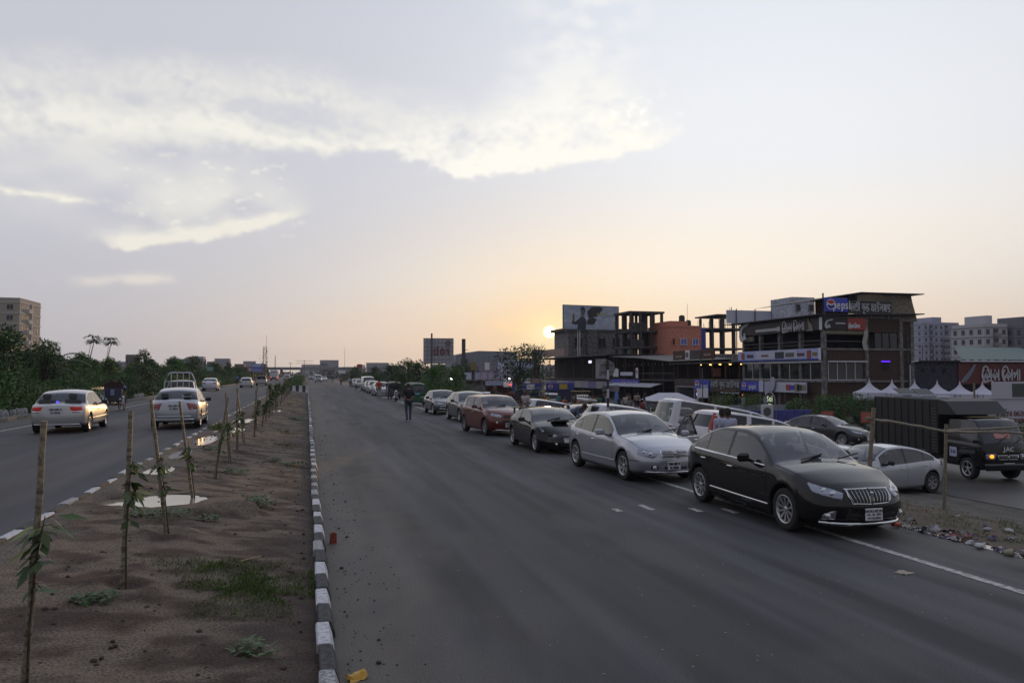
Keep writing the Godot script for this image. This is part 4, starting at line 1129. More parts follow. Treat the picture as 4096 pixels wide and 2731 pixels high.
func figure(J: Dictionary, cell := .024, long_sleeve := true) -> ArrayMesh:
	var B := []
	var bone := func(a: Vector3, b: Vector3, ra: float, rb: float, reg: int) -> void: B.append([a, b, ra, rb, reg])
	var sl := SHIRT if long_sleeve else SKIN
	for s in ["l", "r"]:
		bone.call(J["hip" + s], J["knee" + s], .088, .060, PANTS)
		bone.call(J["knee" + s], J["ankle" + s], .062, .046, PANTS)
		bone.call(J["ankle" + s] + Vector3(0, -.02, .02), J["toe" + s], .046, .036, SHOE)
		bone.call(J["sh" + s], J["el" + s], .056, .044, SHIRT)
		bone.call(J["el" + s], J["wr" + s], .043, .033, sl)
		var hd: Vector3 = J["wr" + s] + (J["wr" + s] - J["el" + s]).normalized() * .08
		bone.call(J["wr" + s], hd, .031, .036, SKIN)
		var side: Vector3 = (J["wr" + s] - J["el" + s]).cross(Vector3(0, 0, 1)).normalized()
		for f in 4:
			bone.call(hd + side * (f - 1.5) * .020, hd + (J["wr" + s] - J["el" + s]).normalized() * (.075 - absf(f - 1.4) * .008) + side * (f - 1.5) * .022 + Vector3(0, 0, -.02), .011, .009, SKIN)
		bone.call(J["wr" + s] + side * .02, J["wr" + s] + side * .05 + (J["wr" + s] - J["el" + s]).normalized() * .06, .013, .010, SKIN)
	var pel: Vector3 = (J.hipl + J.hipr) * .5
	bone.call(J.hipl + Vector3(0, .02, 0), J.hipr + Vector3(0, .02, 0), .115, .115, PANTS)
	bone.call(pel + Vector3(0, .06, 0), J.chest, .130, .145, SHIRT)
	bone.call(J.chest + (J.shl - J.chest) * .55, J.chest + (J.shr - J.chest) * .55, .125, .125, SHIRT)
	bone.call(J.shl, J.shr, .070, .070, SHIRT)
	var up: Vector3 = (J.head - J.neck).normalized()
	var fw: Vector3 = J.get("face", Vector3(0, 0, -1))
	bone.call(J.neck, J.head, .055, .055, SKIN)
	bone.call(J.head + up * .03, J.head + up * .12, .082, .094, SKIN)
	bone.call(J.head + up * .02 + fw * .03, J.head + up * .04 + fw * .03, .060, .060, SKIN)
	bone.call(J.head + up * .075 + fw * .09, J.head + up * .045 + fw * .105, .012, .018, SKIN)
	var rt: Vector3 = fw.cross(up).normalized()
	for e in [-1.0, 1.0]: bone.call(J.head + up * .08 + rt * .09*e, J.head + up * .05 + rt * .092*e, .016, .014, SKIN)
	bone.call(J.head + up * .15 - fw * .02, J.head + up * .09 - fw * .045, .090, .082, HAIR)
	if J.has("scarf"): bone.call(J.head + up * .10 - fw * .03, J.neck - fw * .03 - up * .10, .110, .120, HAIR)
	if J.has("skirt"): bone.call(pel, (J.anklel + J.ankler) * .5 + Vector3(0, .08, 0), .17, .24, PANTS)
	var lo := Vector3.ONE*1e9
	var hi := -lo
	for b in B:
		var r: float = maxf(b[2], b[3]) + .06
		for p in [b[0], b[1]]:
			lo = lo.min(p - Vector3.ONE*r); hi = hi.max(p + Vector3.ONE*r)
	var nx := int((hi.x - lo.x)/cell) + 2
	var ny := int((hi.y - lo.y)/cell) + 2
	var nz := int((hi.z - lo.z)/cell) + 2
	var F := PackedFloat32Array(); F.resize(nx*ny*nz); F.fill(1.0)
	var Q := PackedFloat32Array(); Q.resize(nx*ny*nz); Q.fill(1.0)
	var R := PackedByteArray(); R.resize(nx*ny*nz)
	for b in B:
		var a: Vector3 = b[0]
		var d: Vector3 = b[1] - a
		var ll := maxf(d.length_squared(), 1e-8)
		var ra: float = b[2]; var rb: float = b[3]; var reg: int = b[4]
		var k := .035 if ra > .02 else .012
		var m := maxf(ra, rb) + .05
		var l3: Vector3 = (a.min(b[1]) - Vector3.ONE*m - lo)/cell
		var h3: Vector3 = (a.max(b[1]) + Vector3.ONE*m - lo)/cell
		for z in range(maxi(int(l3.z), 0), mini(int(h3.z) + 1, nz)):
			for y in range(maxi(int(l3.y), 0), mini(int(h3.y) + 1, ny)):
				var at := (z*ny + y)*nx
				for x in range(maxi(int(l3.x), 0), mini(int(h3.x) + 1, nx)):
					var p := lo + Vector3(x, y, z)*cell - a
					var t := clampf(p.dot(d)/ll, .0, 1.0)
					var v := (p - d*t).length() - ra - (rb - ra)*t
					var i := at + x
					if v < Q[i]:
						Q[i] = v; R[i] = reg
					var f := F[i]
					var h := maxf(k - absf(f - v), .0)/k
					F[i] = minf(f, v) - h*h*k * .25
	var gs := []
	for i in 5: gs.append(Geo.new())
	var vert := PackedVector3Array(); vert.resize(nx*ny*nz)
	var norm := PackedVector3Array(); norm.resize(nx*ny*nz)
	var off := [0, 1, nx, nx + 1, nx*ny, nx*ny + 1, nx*ny + nx, nx*ny + nx + 1]
	var has := PackedByteArray(); has.resize(nx*ny*nz)
	for z in nz - 1:
		for y in ny - 1:
			for x in nx - 1:
				var i := (z*ny + y)*nx + x
				var neg := 0
				for o in off:
					if F[i + o] < .0: neg += 1
				if neg == 0 or neg == 8: continue
				var sum := Vector3.ZERO
				var c := 0
				for e in [[0, 1], [2, 3], [4, 5], [6, 7], [0, 2], [1, 3], [4, 6], [5, 7], [0, 4], [1, 5], [2, 6], [3, 7]]:
					var fa := F[i + off[e[0]]]; var fb := F[i + off[e[1]]]
					if (fa < .0) == (fb < .0): continue
					var t := fa/(fa - fb)
					var pa := Vector3(e[0] & 1, (e[0] >> 1) & 1, e[0] >> 2); var pb := Vector3(e[1] & 1, (e[1] >> 1) & 1, e[1] >> 2)
					sum += pa.lerp(pb, t); c += 1
				vert[i] = lo + (Vector3(x, y, z) + sum/c)*cell
				norm[i] = Vector3(F[i + 1] + F[i + off[3]] + F[i + off[5]] + F[i + off[7]] - F[i] - F[i + nx] - F[i + off[4]] - F[i + off[6]], F[i + nx] + F[i + off[3]] + F[i + off[6]] + F[i + off[7]] - F[i] - F[i + 1] - F[i + off[4]] - F[i + off[5]], F[i + off[4]] + F[i + off[5]] + F[i + off[6]] + F[i + off[7]] - F[i] - F[i + 1] - F[i + nx] - F[i + off[3]]).normalized()
				has[i] = 1
	var ax := [1, nx, nx*ny]
	for z in range(1, nz - 1):
		for y in range(1, ny - 1):
			for x in range(1, nx - 1):
				var i := (z*ny + y)*nx + x
				if not has[i] : continue
				for k in 3:
					if (F[i] < .0) == (F[i + ax[k]] < .0): continue
					var u: int = ax[(k + 1) % 3]; var w: int = ax[(k + 2) % 3]
					var q := [i, i - u, i - u - w, i - w]
					if not (has[q[1]] and has[q[2]] and has[q[3]]): continue
					var g: Geo = gs[R[i]]
					g.trin(vert[q[0]], vert[q[1]], vert[q[2]], norm[q[0]], norm[q[1]], norm[q[2]])
					g.trin(vert[q[0]], vert[q[2]], vert[q[3]], norm[q[0]], norm[q[2]], norm[q[3]])
	var am := ArrayMesh.new()
	for i in 5: gs[i].add_to(am, null)
	return am
func pose(kind: String) -> Dictionary:
	var J := {"hipl": Vector3(-.095, .90, 0), "hipr": Vector3(.095, .90, 0), "kneel": Vector3(-.10, .49, -.01), "kneer": Vector3(.10, .49, -.01), "anklel": Vector3(-.105, .085, .02), "ankler": Vector3(.105, .085, .02), "toel": Vector3(-.12, .04, -.17), "toer": Vector3(.12, .04, -.17),
		"chest": Vector3(0, 1.26, .0), "shl": Vector3(-.185, 1.40, .01), "shr": Vector3(.185, 1.40, .01), "ell": Vector3(-.235, 1.12, .03), "elr": Vector3(.235, 1.12, .03), "wrl": Vector3(-.24, .88, -.03), "wrr": Vector3(.24, .88, -.03), "neck": Vector3(0, 1.44, .01), "head": Vector3(0, 1.53, -.01)}
	match kind:
		"hands_back": J.merge({"ell": Vector3(-.30, 1.14, .10), "elr": Vector3(.30, 1.14, .10), "wrl": Vector3(-.05, .98, .19), "wrr": Vector3(.06, 1.00, .21), "kneer": Vector3(.10, .50, -.08), "ankler": Vector3(.09, .10, -.02), "toer": Vector3(.10, .05, -.20), "anklel": Vector3(-.08, .11, .12), "toel": Vector3(-.09, .045, -.06), "head": Vector3(0, 1.525, -.04)}, true)
		"walk": J.merge({"kneel": Vector3(-.10, .51, -.16), "anklel": Vector3(-.10, .10, -.22), "toel": Vector3(-.11, .08, -.40), "kneer": Vector3(.10, .49, .06), "ankler": Vector3(.10, .14, .28), "toer": Vector3(.11, .04, .12), "ell": Vector3(-.24, 1.14, .12), "wrl": Vector3(-.25, .90, .10), "elr": Vector3(.24, 1.12, -.06), "wrr": Vector3(.23, .92, -.20)}, true)
		"phone": J.merge({"elr": Vector3(.24, 1.14, -.10), "wrr": Vector3(.12, 1.34, -.24), "ell": Vector3(-.25, 1.13, .0), "wrl": Vector3(-.16, 1.10, -.20), "face": Vector3(.5, -.1, -.86).normalized()}, true)
		"bend": J.merge({"chest": Vector3(0, 1.10, -.30), "shl": Vector3(-.18, 1.17, -.43), "shr": Vector3(.18, 1.17, -.43), "neck": Vector3(0, 1.20, -.48), "head": Vector3(0, 1.23, -.57), "face": Vector3(0, -.8, -.6).normalized(), "ell": Vector3(-.22, .92, -.50), "elr": Vector3(.22, .92, -.50), "wrl": Vector3(-.15, .80, -.66), "wrr": Vector3(.15, .80, -.66)}, true)
		"sit": J.merge({"hipl": Vector3(-.1, .48, 0), "hipr": Vector3(.1, .48, 0), "kneel": Vector3(-.14, .50, -.42), "kneer": Vector3(.14, .50, -.42), "anklel": Vector3(-.14, .10, -.44), "ankler": Vector3(.14, .10, -.44), "toel": Vector3(-.15, .05, -.62), "toer": Vector3(.15, .05, -.62), "chest": Vector3(0, .86, .02), "shl": Vector3(-.185, 1.0, .02), "shr": Vector3(.185, 1.0, .02), "neck": Vector3(0, 1.04, .02), "head": Vector3(0, 1.13, 0), "ell": Vector3(-.24, .74, -.02), "elr": Vector3(.27, .90, -.16), "wrl": Vector3(-.2, .60, -.22), "wrr": Vector3(.12, 1.12, -.14)}, true)
		"ride": J.merge({"hipl": Vector3(-.1, .80, 0), "hipr": Vector3(.1, .80, 0), "kneel": Vector3(-.20, .62, -.36), "kneer": Vector3(.20, .62, -.36), "anklel": Vector3(-.18, .26, -.20), "ankler": Vector3(.18, .26, -.20), "toel": Vector3(-.18, .22, -.38), "toer": Vector3(.18, .22, -.38), "chest": Vector3(0, 1.16, -.08), "shl": Vector3(-.19, 1.30, -.10), "shr": Vector3(.19, 1.30, -.10), "neck": Vector3(0, 1.35, -.11), "head": Vector3(0, 1.43, -.13), "ell": Vector3(-.30, 1.08, -.26), "elr": Vector3(.30, 1.08, -.26), "wrl": Vector3(-.30, 1.00, -.52), "wrr": Vector3(.30, 1.00, -.52)}, true)
		"woman": J.merge({"scarf": true, "skirt": true}, true)
	return J
var figures := {}
func person(kind: String, label: String, at: Vector3, turn: float, shirt: Color, pants: Color, group := "", long_sleeve := true, hair := Color(.012, .010, .009), size := 1.0) -> MeshInstance3D:
	var key := kind + str(long_sleeve)
	if not figures.has(key): figures[key] = figure(pose(kind), .020 if kind == "hands_back" else .026, long_sleeve)
	var o := MeshInstance3D.new()
	o.name = numbered("person")
	o.mesh = figures[key]
	add_child(o)
	o.position = at; o.rotation.y = turn; o.scale = Vector3.ONE*size
	tag(o, label, "person", group)
	var cols := [Color(.13, .065, .04), hair, shirt, pants, Color(.02, .018, .016)]
	for i in 5:
		var c: Color = cols[i]
		o.set_surface_override_material(i, mat("cloth %s %d" % [c.to_html(), int(i < 1)], c.linear_to_srgb(), .55 if i == 0 else .85))
	return o
func leaf_mat(key: String) -> StandardMaterial3D:
	if M.has(key): return M[key]
	var m := mat(key, Color.WHITE, .55)
	m.vertex_color_use_as_albedo = true
	m.backlight_enabled = true; m.backlight = Color(.45, .5, .30)
	return m
func leaf(g: Geo, o: Vector3, d: Vector3, up: Vector3, l: float, w: float) -> void:
	var s := d.cross(up).normalized()*w * .5
	var n := s.cross(d).normalized()
	var mid := o + d*l * .45 - n*w * .10
	var tip := o + d*l - n*l * .12
	g.tri(o, mid + s, tip); g.tri(o, tip, mid - s)
func rand_dir(r: RandomNumberGenerator) -> Vector3:
	var z := r.randf_range(-1, 1); var a := r.randf()*TAU; var q := sqrt(1 - z*z)
	return Vector3(q*cos(a), z, q*sin(a))
func green(r: RandomNumberGenerator, base: Color) -> Color:
	var k := r.randf_range(.55, 1.35)
	return Color(base.r*k*r.randf_range(.8, 1.3), base.g*k, base.b*k*r.randf_range(.7, 1.1))
func tree_mesh(kind: String, sd: int, h: float, wid: float, base: Color, dense := 1.0, leaf_len := .2) -> Array:
	var r := RandomNumberGenerator.new()
	r.seed = sd
	var wood := Geo.new(); var lv := Geo.new()
	lv.colored = true
	match kind:
		"dense", "bush", "high":
			var t0 := h * (.30 if kind == "dense" else (.5 if kind == "high" else .04))
			if kind != "bush": wood.tube([Vector3.ZERO, Vector3(r.randf_range(-.08, .08), t0, r.randf_range(-.08, .08)), Vector3(r.randf_range(-.15, .15), h * .7, r.randf_range(-.15, .15))], [h * .022, h * .016, h * .006], 7)
			var nc := int((30 if kind == "dense" else 22) * dense)
			for i in nc:
				var u := r.randf()
				var y := lerpf(t0, h * .95, u)
				var prof: float = sin(PI * clampf(lerpf(.18, .97, u), 0, 1)) if kind != "bush" else sqrt(1.0 - u * .85)
				var a := r.randf()*TAU
				var q := wid * .5*prof*sqrt(r.randf_range(.15, 1.0))
				var c := Vector3(cos(a)*q, y, sin(a)*q)
				if kind != "bush" or r.randf() < .4: wood.tube([Vector3(0, maxf(y - h * .28, .02), 0), (c + Vector3(0, y - h * .14, 0)) * .5, c], [h * .008, h * .005, h * .003], 4, false)
				var rad := wid*r.randf_range(.13, .24)
				var tone := green(r, base)
				for k in int(64*dense):
					var d := rand_dir(r)
					var o := c + d*rad*pow(r.randf(), .45)*Vector3(1, .75, 1)
					lv.tint = tone*r.randf_range(.7, 1.3)
					var out := (d + Vector3(0, r.randf_range(-.6, .3), 0) + rand_dir(r) * .5).normalized()
					leaf(lv, o, out, rand_dir(r), leaf_len*r.randf_range(.7, 1.3), leaf_len*r.randf_range(.35, .5))
		"feather":
			wood.tube([Vector3.ZERO, Vector3(.08, h * .4, .03), Vector3(.02, h * .72, -.05)], [h * .02, h * .014, h * .008], 6)
			for i in int(18*dense):
				var a := i*2.4 + r.randf() * .5
				var y0 := lerpf(h * .35, h * .78, i/(18.0*dense))
				var len := wid*r.randf_range(.42, .62)
				var rise := r.randf_range(.25, .75)
				var dir := Vector3(cos(a), 0, sin(a))
				var pts := []
				for k in 9:
					var u := k/8.0
					pts.append(Vector3(0, y0, 0) + dir*len*u + Vector3.UP*len*(rise*u*1.3 - .95*u*u))
				wood.tube(pts, [.018, .014, .010, .006], 4, false)
				var tone := green(r, base)
				for k in range(2, 9):
					for e in [-1.0, 1.0]:
						for m in 3:
							var o: Vector3 = (pts[k - 1] as Vector3).lerp(pts[k], m/3.0)
							var d: Vector3 = (dir.cross(Vector3.UP)*e + dir * .35 + Vector3(0, -.35, 0)).normalized()
							lv.tint = tone*r.randf_range(.7, 1.3)
							leaf(lv, o, d, Vector3.UP + rand_dir(r) * .3, leaf_len*1.5, leaf_len * .42)
		"palm":
			wood.tube([Vector3.ZERO, Vector3(.1, h * .5, 0), Vector3(.25, h * .86, .05)], [h * .022, h * .017, h * .014], 7)
			for i in 18:
				var a := TAU*i/18.0 + r.randf() * .3
				var dir := Vector3(cos(a), 0, sin(a))
				var rise := r.randf_range(.0, .9)
				var pts := []
				for k in 8:
					var u := k/7.0
					pts.append(Vector3(.25, h * .86, .05) + dir*wid * .5*u + Vector3.UP*wid * .5*(rise*u - .95*u*u))
				wood.tube(pts, [.03, .02, .012, .008], 4, false)
				for k in range(1, 8):
					for e in [-1.0, 1.0]:
						for m in 3:
							lv.tint = green(r, base)
							leaf(lv, (pts[k - 1] as Vector3).lerp(pts[k], m/3.0), (dir.cross(Vector3.UP)*e + dir * .6 + Vector3(0, -.5, 0)).normalized(), Vector3.UP, wid * .13, .09)
		"tuft":
			for s in 3:
				var a := r.randf()*TAU
				var top := Vector3(cos(a)*wid * .35*(s + .3)/2.0, h*r.randf_range(.9, 1.0), sin(a)*wid * .35)
				wood.tube([Vector3(.05*s, 0, 0), top*Vector3(.3, .5, .3) + Vector3(.05*s, 0, 0), top], [.035, .025, .014], 5)
				for i in 11:
					var b := TAU*i/11.0 + r.randf() * .3
					var dir := Vector3(cos(b), r.randf_range(-.25, .45), sin(b)).normalized()
					lv.tint = green(r, base)
					for m in 4: leaf(lv, top + dir*wid * .06*m, (dir + Vector3(0, -.22*m, 0) + rand_dir(r) * .25).normalized(), Vector3.UP, wid * .16, wid * .045)
		"bare":
			var todo := [[Vector3.ZERO, Vector3.UP, h * .30, h * .030, 0]]
			while not todo.is_empty():
				var e: Array = todo.pop_back()
				var p1: Vector3 = e[0] + e[1]*e[2]
				wood.tube([e[0], p1], [e[3], e[3] * .7], 4, false)
				if e[4] < 5:
					for k in (3 if e[4] < 3 else 2):
						var d: Vector3 = (e[1] + rand_dir(r) * .55 + Vector3(0, .18, 0)).normalized()
						todo.append([p1, d, e[2]*r.randf_range(.62, .82), maxf(e[3] * .64, .018), e[4] + 1])
				elif r.randf() < .12:
					lv.tint = green(r, base)
					for m in 4: leaf(lv, p1, rand_dir(r), Vector3.UP, .22, .10)
	return [wood, lv]
var flora := {}
func make_tree(called: String, kind: String, sd: int, h: float, wid: float, base: Color, dense := 1.0, leaf_len := .2) -> Node3D:
	var a := tree_mesh(kind, sd, h, wid, base, dense, leaf_len)
	var t := thing(called, "", "")
	if (a[0] as Geo).v.size(): part("trunk" if kind != "bush" else "stem", a[0], rough_mat("bark", lin(.075, .06, .045), 2.0, .6, 1.0), t)
	if (a[1] as Geo).v.size(): part("crown", a[1], leaf_mat("leaves"), t)
	return t
func plant(called: String, key: String, make: Array, at: Vector3, turn: float, size: float, label: String, category: String, group := "") -> Node3D:
	var o: Node3D
	if flora.has(key): o = dup(flora[key], at, turn, label, size)
	else:
		o = make_tree(called, make[0], make[1], make[2], make[3], make[4], make[5], make[6])
		flora[key] = o
		o.position = at; o.rotation.y = turn; o.scale = Vector3.ONE*size
	tag(o, label, category, group)
	return o
func build_plants() -> void:
	var G1 := Color(.056, .135, .028); var G2 := Color(.044, .092, .028); var G3 := Color(.085, .140, .034); var G4 := Color(.036, .066, .026)
	var kinds := {
		"d1": ["dense", 1, 5.0, 3.0, G2, 1.15, .24], "d2": ["dense", 2, 4.4, 3.2, G1, 1.1, .22], "d3": ["dense", 3, 6.2, 2.6, G2, 1.2, .24], "d4": ["dense", 9, 7.0, 6.4, G4, 1.5, .26],
		"b1": ["bush", 4, 2.4, 3.0, G1, 1.0, .20], "b2": ["bush", 5, 2.0, 2.6, G3, .9, .18], "b3": ["bush", 6, 3.4, 3.2, G2, 1.2, .22],
		"f1": ["feather", 7, 4.6, 3.8, G2, 1.2, .20], "p1": ["palm", 8, 8.0, 5.0, G4, 1.0, .2], "t1": ["tuft", 10, 5.6, 2.6, G4, 1.0, .2], "x1": ["bare", 12, 6.5, 4.0, G4, 1.0, .2], "h1": ["high", 17, 6.0, 4.2, G4, 1.1, .26], "c1": ["bush", 13, 1.7, .95, G4, 1.3, .10], "w1": ["bush", 14, 1.6, 1.8, Color(.10, .13, .06), .8, .14],
	}
	var r := RandomNumberGenerator.new()
	r.seed = 44
	var put := func(called: String, key: String, x: float, d: float, size: float, label: String, category: String, group := "") -> void:
		plant(called, key, kinds[key], Vector3(x, (.5 if x > -3.4 and x < .0 else ground_y(x, d)) - .05, -d), r.randf()*TAU, size, label, category, group)
	put.call("leafy_tree", "d3", -19.6, 41.0, 1.2, "tall dark leafy tree at the left edge, in front of the pale apartment block", "tree")
	put.call("leafy_tree", "d3", -18.4, 47.5, 1.16, "slim dark leafy tree just right of the apartment block", "tree")
	put.call("leafy_tree", "d1", -16.2, 47.0, 1.05, "leafy tree behind the older silver saloon, right of two tall dark trees", "tree")
	put.call("leafy_tree", "d2", -20.6, 36.0, 1.35, "broad leafy tree at the far left edge of the picture", "tree")
	put.call("spreading_tree", "d4", -31.0, 76.0, .98, "wide dark spreading tree behind the roadside bushes at left", "tree")
	put.call("spreading_tree", "d4", -36.0, 92.0, .95, "second wide dark tree farther back, behind the feathery tree", "tree")
	put.call("feathery_tree", "f1", -17.3, 61.0, 1.08, "feathery tree with arching fronds above the cycle rickshaw", "tree")
	put.call("tufted_tree", "t1", -19.6, 77.0, 1.15, "slender tree with umbrella tufts against the sky, left of the pair", "tree")
	put.call("tufted_tree", "t1", -18.4, 79.0, 1.10, "slender tree with umbrella tufts against the sky, right of the pair", "tree")
	put.call("palm_tree", "p1", -34.0, 250.0, 1.2, "palm tree behind the far left bushes near the blue hoarding", "palm tree")
	put.call("palm_tree", "p1", 12.0, 560.0, 1.35, "small far palm above the flyover on the horizon", "palm tree")
	put.call("white_flowered_bush", "w1", -15.4, 38.0, 1.1, "bush dotted with white blossom below the tall dark trees at left", "bush")
	put.call("white_flowered_bush", "w1", -14.9, 50.5, .85, "pale blossoming bush beside the rickshaw's hood", "bush")
	var d := 20.0
	while d < 330.0:
		var key: String = ["b1", "b2", "b3", "b1", "b2"][r.randi() % 5]
		put.call("roadside_bush", key, -14.5 - r.randf() * 1.5, d, r.randf_range(.6, .95) * (1.0 if d > 30 else .8), "low green bush along the far side of the left road", "bush", "bushes along the left road")
		if d > 55: put.call("roadside_tree", ["d1", "d2", "b3", "d2", "d3", "b3"][r.randi() % 6], -16.6 - r.randf() * 2.5, d + 1.0, r.randf_range(.74, 1.06), "bushy green tree in the row behind the left road's bushes", "tree", "trees along the left road")
		if d > 40 and r.randf() < .8: put.call("roadside_tree", ["d2", "b3", "d1"][r.randi() % 3], -20.5 - r.randf() * 5.0, d, r.randf_range(.88, 1.12), "bushy green tree in the row behind the left road's bushes", "tree", "trees along the left road")
		d += 2.0 if d < 60 else (2.9 if d < 140 else 5.5)
	for e in [[11.8, 62, .8], [12.5, 67, .9], [11.6, 73, .85], [13.2, 78, 1.0], [12.0, 84, 1.0], [14.5, 88, .95], [12.2, 95, 1.1], [13.0, 104, 1.0], [15.8, 99, 1.05], [12.0, 113, 1.0], [14.0, 122, 1.1], [12.0, 132, 1.0], [12.6, 146, 1.0], [12.0, 160, 1.0], [13.0, 176, 1.1], [12.0, 200, 1.1], [13.0, 225, 1.1], [12.0, 260, 1.2], [13.5, 300, 1.2]]:
		put.call("roadside_tree", ["d2", "b3", "d1"][r.randi() % 3], e[0], e[1], e[2] * .88, "dark bushy tree beyond the parked cars on the right verge", "tree", "trees along the right verge")
	for k in 26:
		put.call("roadside_bush", ["b1", "b2"][k % 2], 10.9 + r.randf() * 1.2, 60.0 + k * 4.2, .5 + r.randf() * .25, "low bush on the right verge behind the auto-rickshaws", "bush", "bushes on the right verge")
	put.call("feathery_tree", "f1", 13.6, 82.0, 1.0, "feathery tree sticking out of the right verge below the lattice sign tower", "tree")
	put.call("leafy_tree", "h1", 20.3, 73.0, 1.12, "dark tree with a bare lower trunk left of the terrace restaurant, before the white wall", "tree")
	put.call("bare_tree", "x1", 29.0, 96.0, 1.35, "leafless tree whose twigs stand before the setting sun", "tree")
	put.call("leafy_tree", "d1", 31.0, 104.0, 1.0, "dark leafy tree under the leafless one at the terrace restaurant's left end", "tree")
	put.call("spreading_tree", "d4", 34.0, 165.0, .9, "round dark tree in front of the grey warehouse", "tree")
	put.call("spreading_tree", "d4", 27.0, 170.0, .8, "round dark tree left of the warehouse tree, beside the tall pillar", "tree")
	put.call("feathery_tree", "f1", 17.8, 60.0, .75, "small feathery tree among the parked cars, left of the dark bare-trunked tree", "tree")
	for e in [[38.3, 50.5, .86], [40.2, 49.8, .92], [41.6, 49.2, .8], [36.4, 51.2, .78], [39.4, 51.6, .85]]:
		put.call("hedge_bush", "b1", e[0], e[1], e[2], "tall green bush of the hedge before the brick restaurant", "bush", "hedge before the brick restaurant")
	for e in [[27.4, 56.0, .7], [29.0, 58.0, .8], [34.6, 60.0, .9], [36.2, 61.0, 1.0], [37.8, 60.4, .9], [39.2, 61.5, .9]]:
		put.call("hedge_bush", "b2", e[0], e[1], e[2], "green shrub of the planting before the low terrace restaurant", "bush", "shrubs before the low terrace restaurant")
	for e in [[30.2, 39.2, 1.0], [31.6, 38.4, 1.05], [32.6, 38.0, 1.2], [29.0, 40.0, .9]]:
		put.call("clipped_shrub", "c1", e[0], e[1], e[2], "dark clipped shrub behind the dark grey saloon", "shrub", "clipped shrubs in the forecourt")
	for e in [[31.6, 31.5, .9], [33.0, 31.2, 1.0], [34.8, 31.6, 1.0], [36.5, 31.4, 1.1]]:
		put.call("hedge_bush", "b2", e[0], e[1], e[2], "leafy shrub beside the phone-number banner", "bush", "shrubs round the phone-number banner")
	for k in 22:
		put.call("median_bush", ["b1", "b2"][k % 2], -2.6 + r.randf() * 1.6, 112.0 + k * 6.0, .45 + r.randf() * .2, "low bush on the far median strip", "bush", "bushes on the far median")
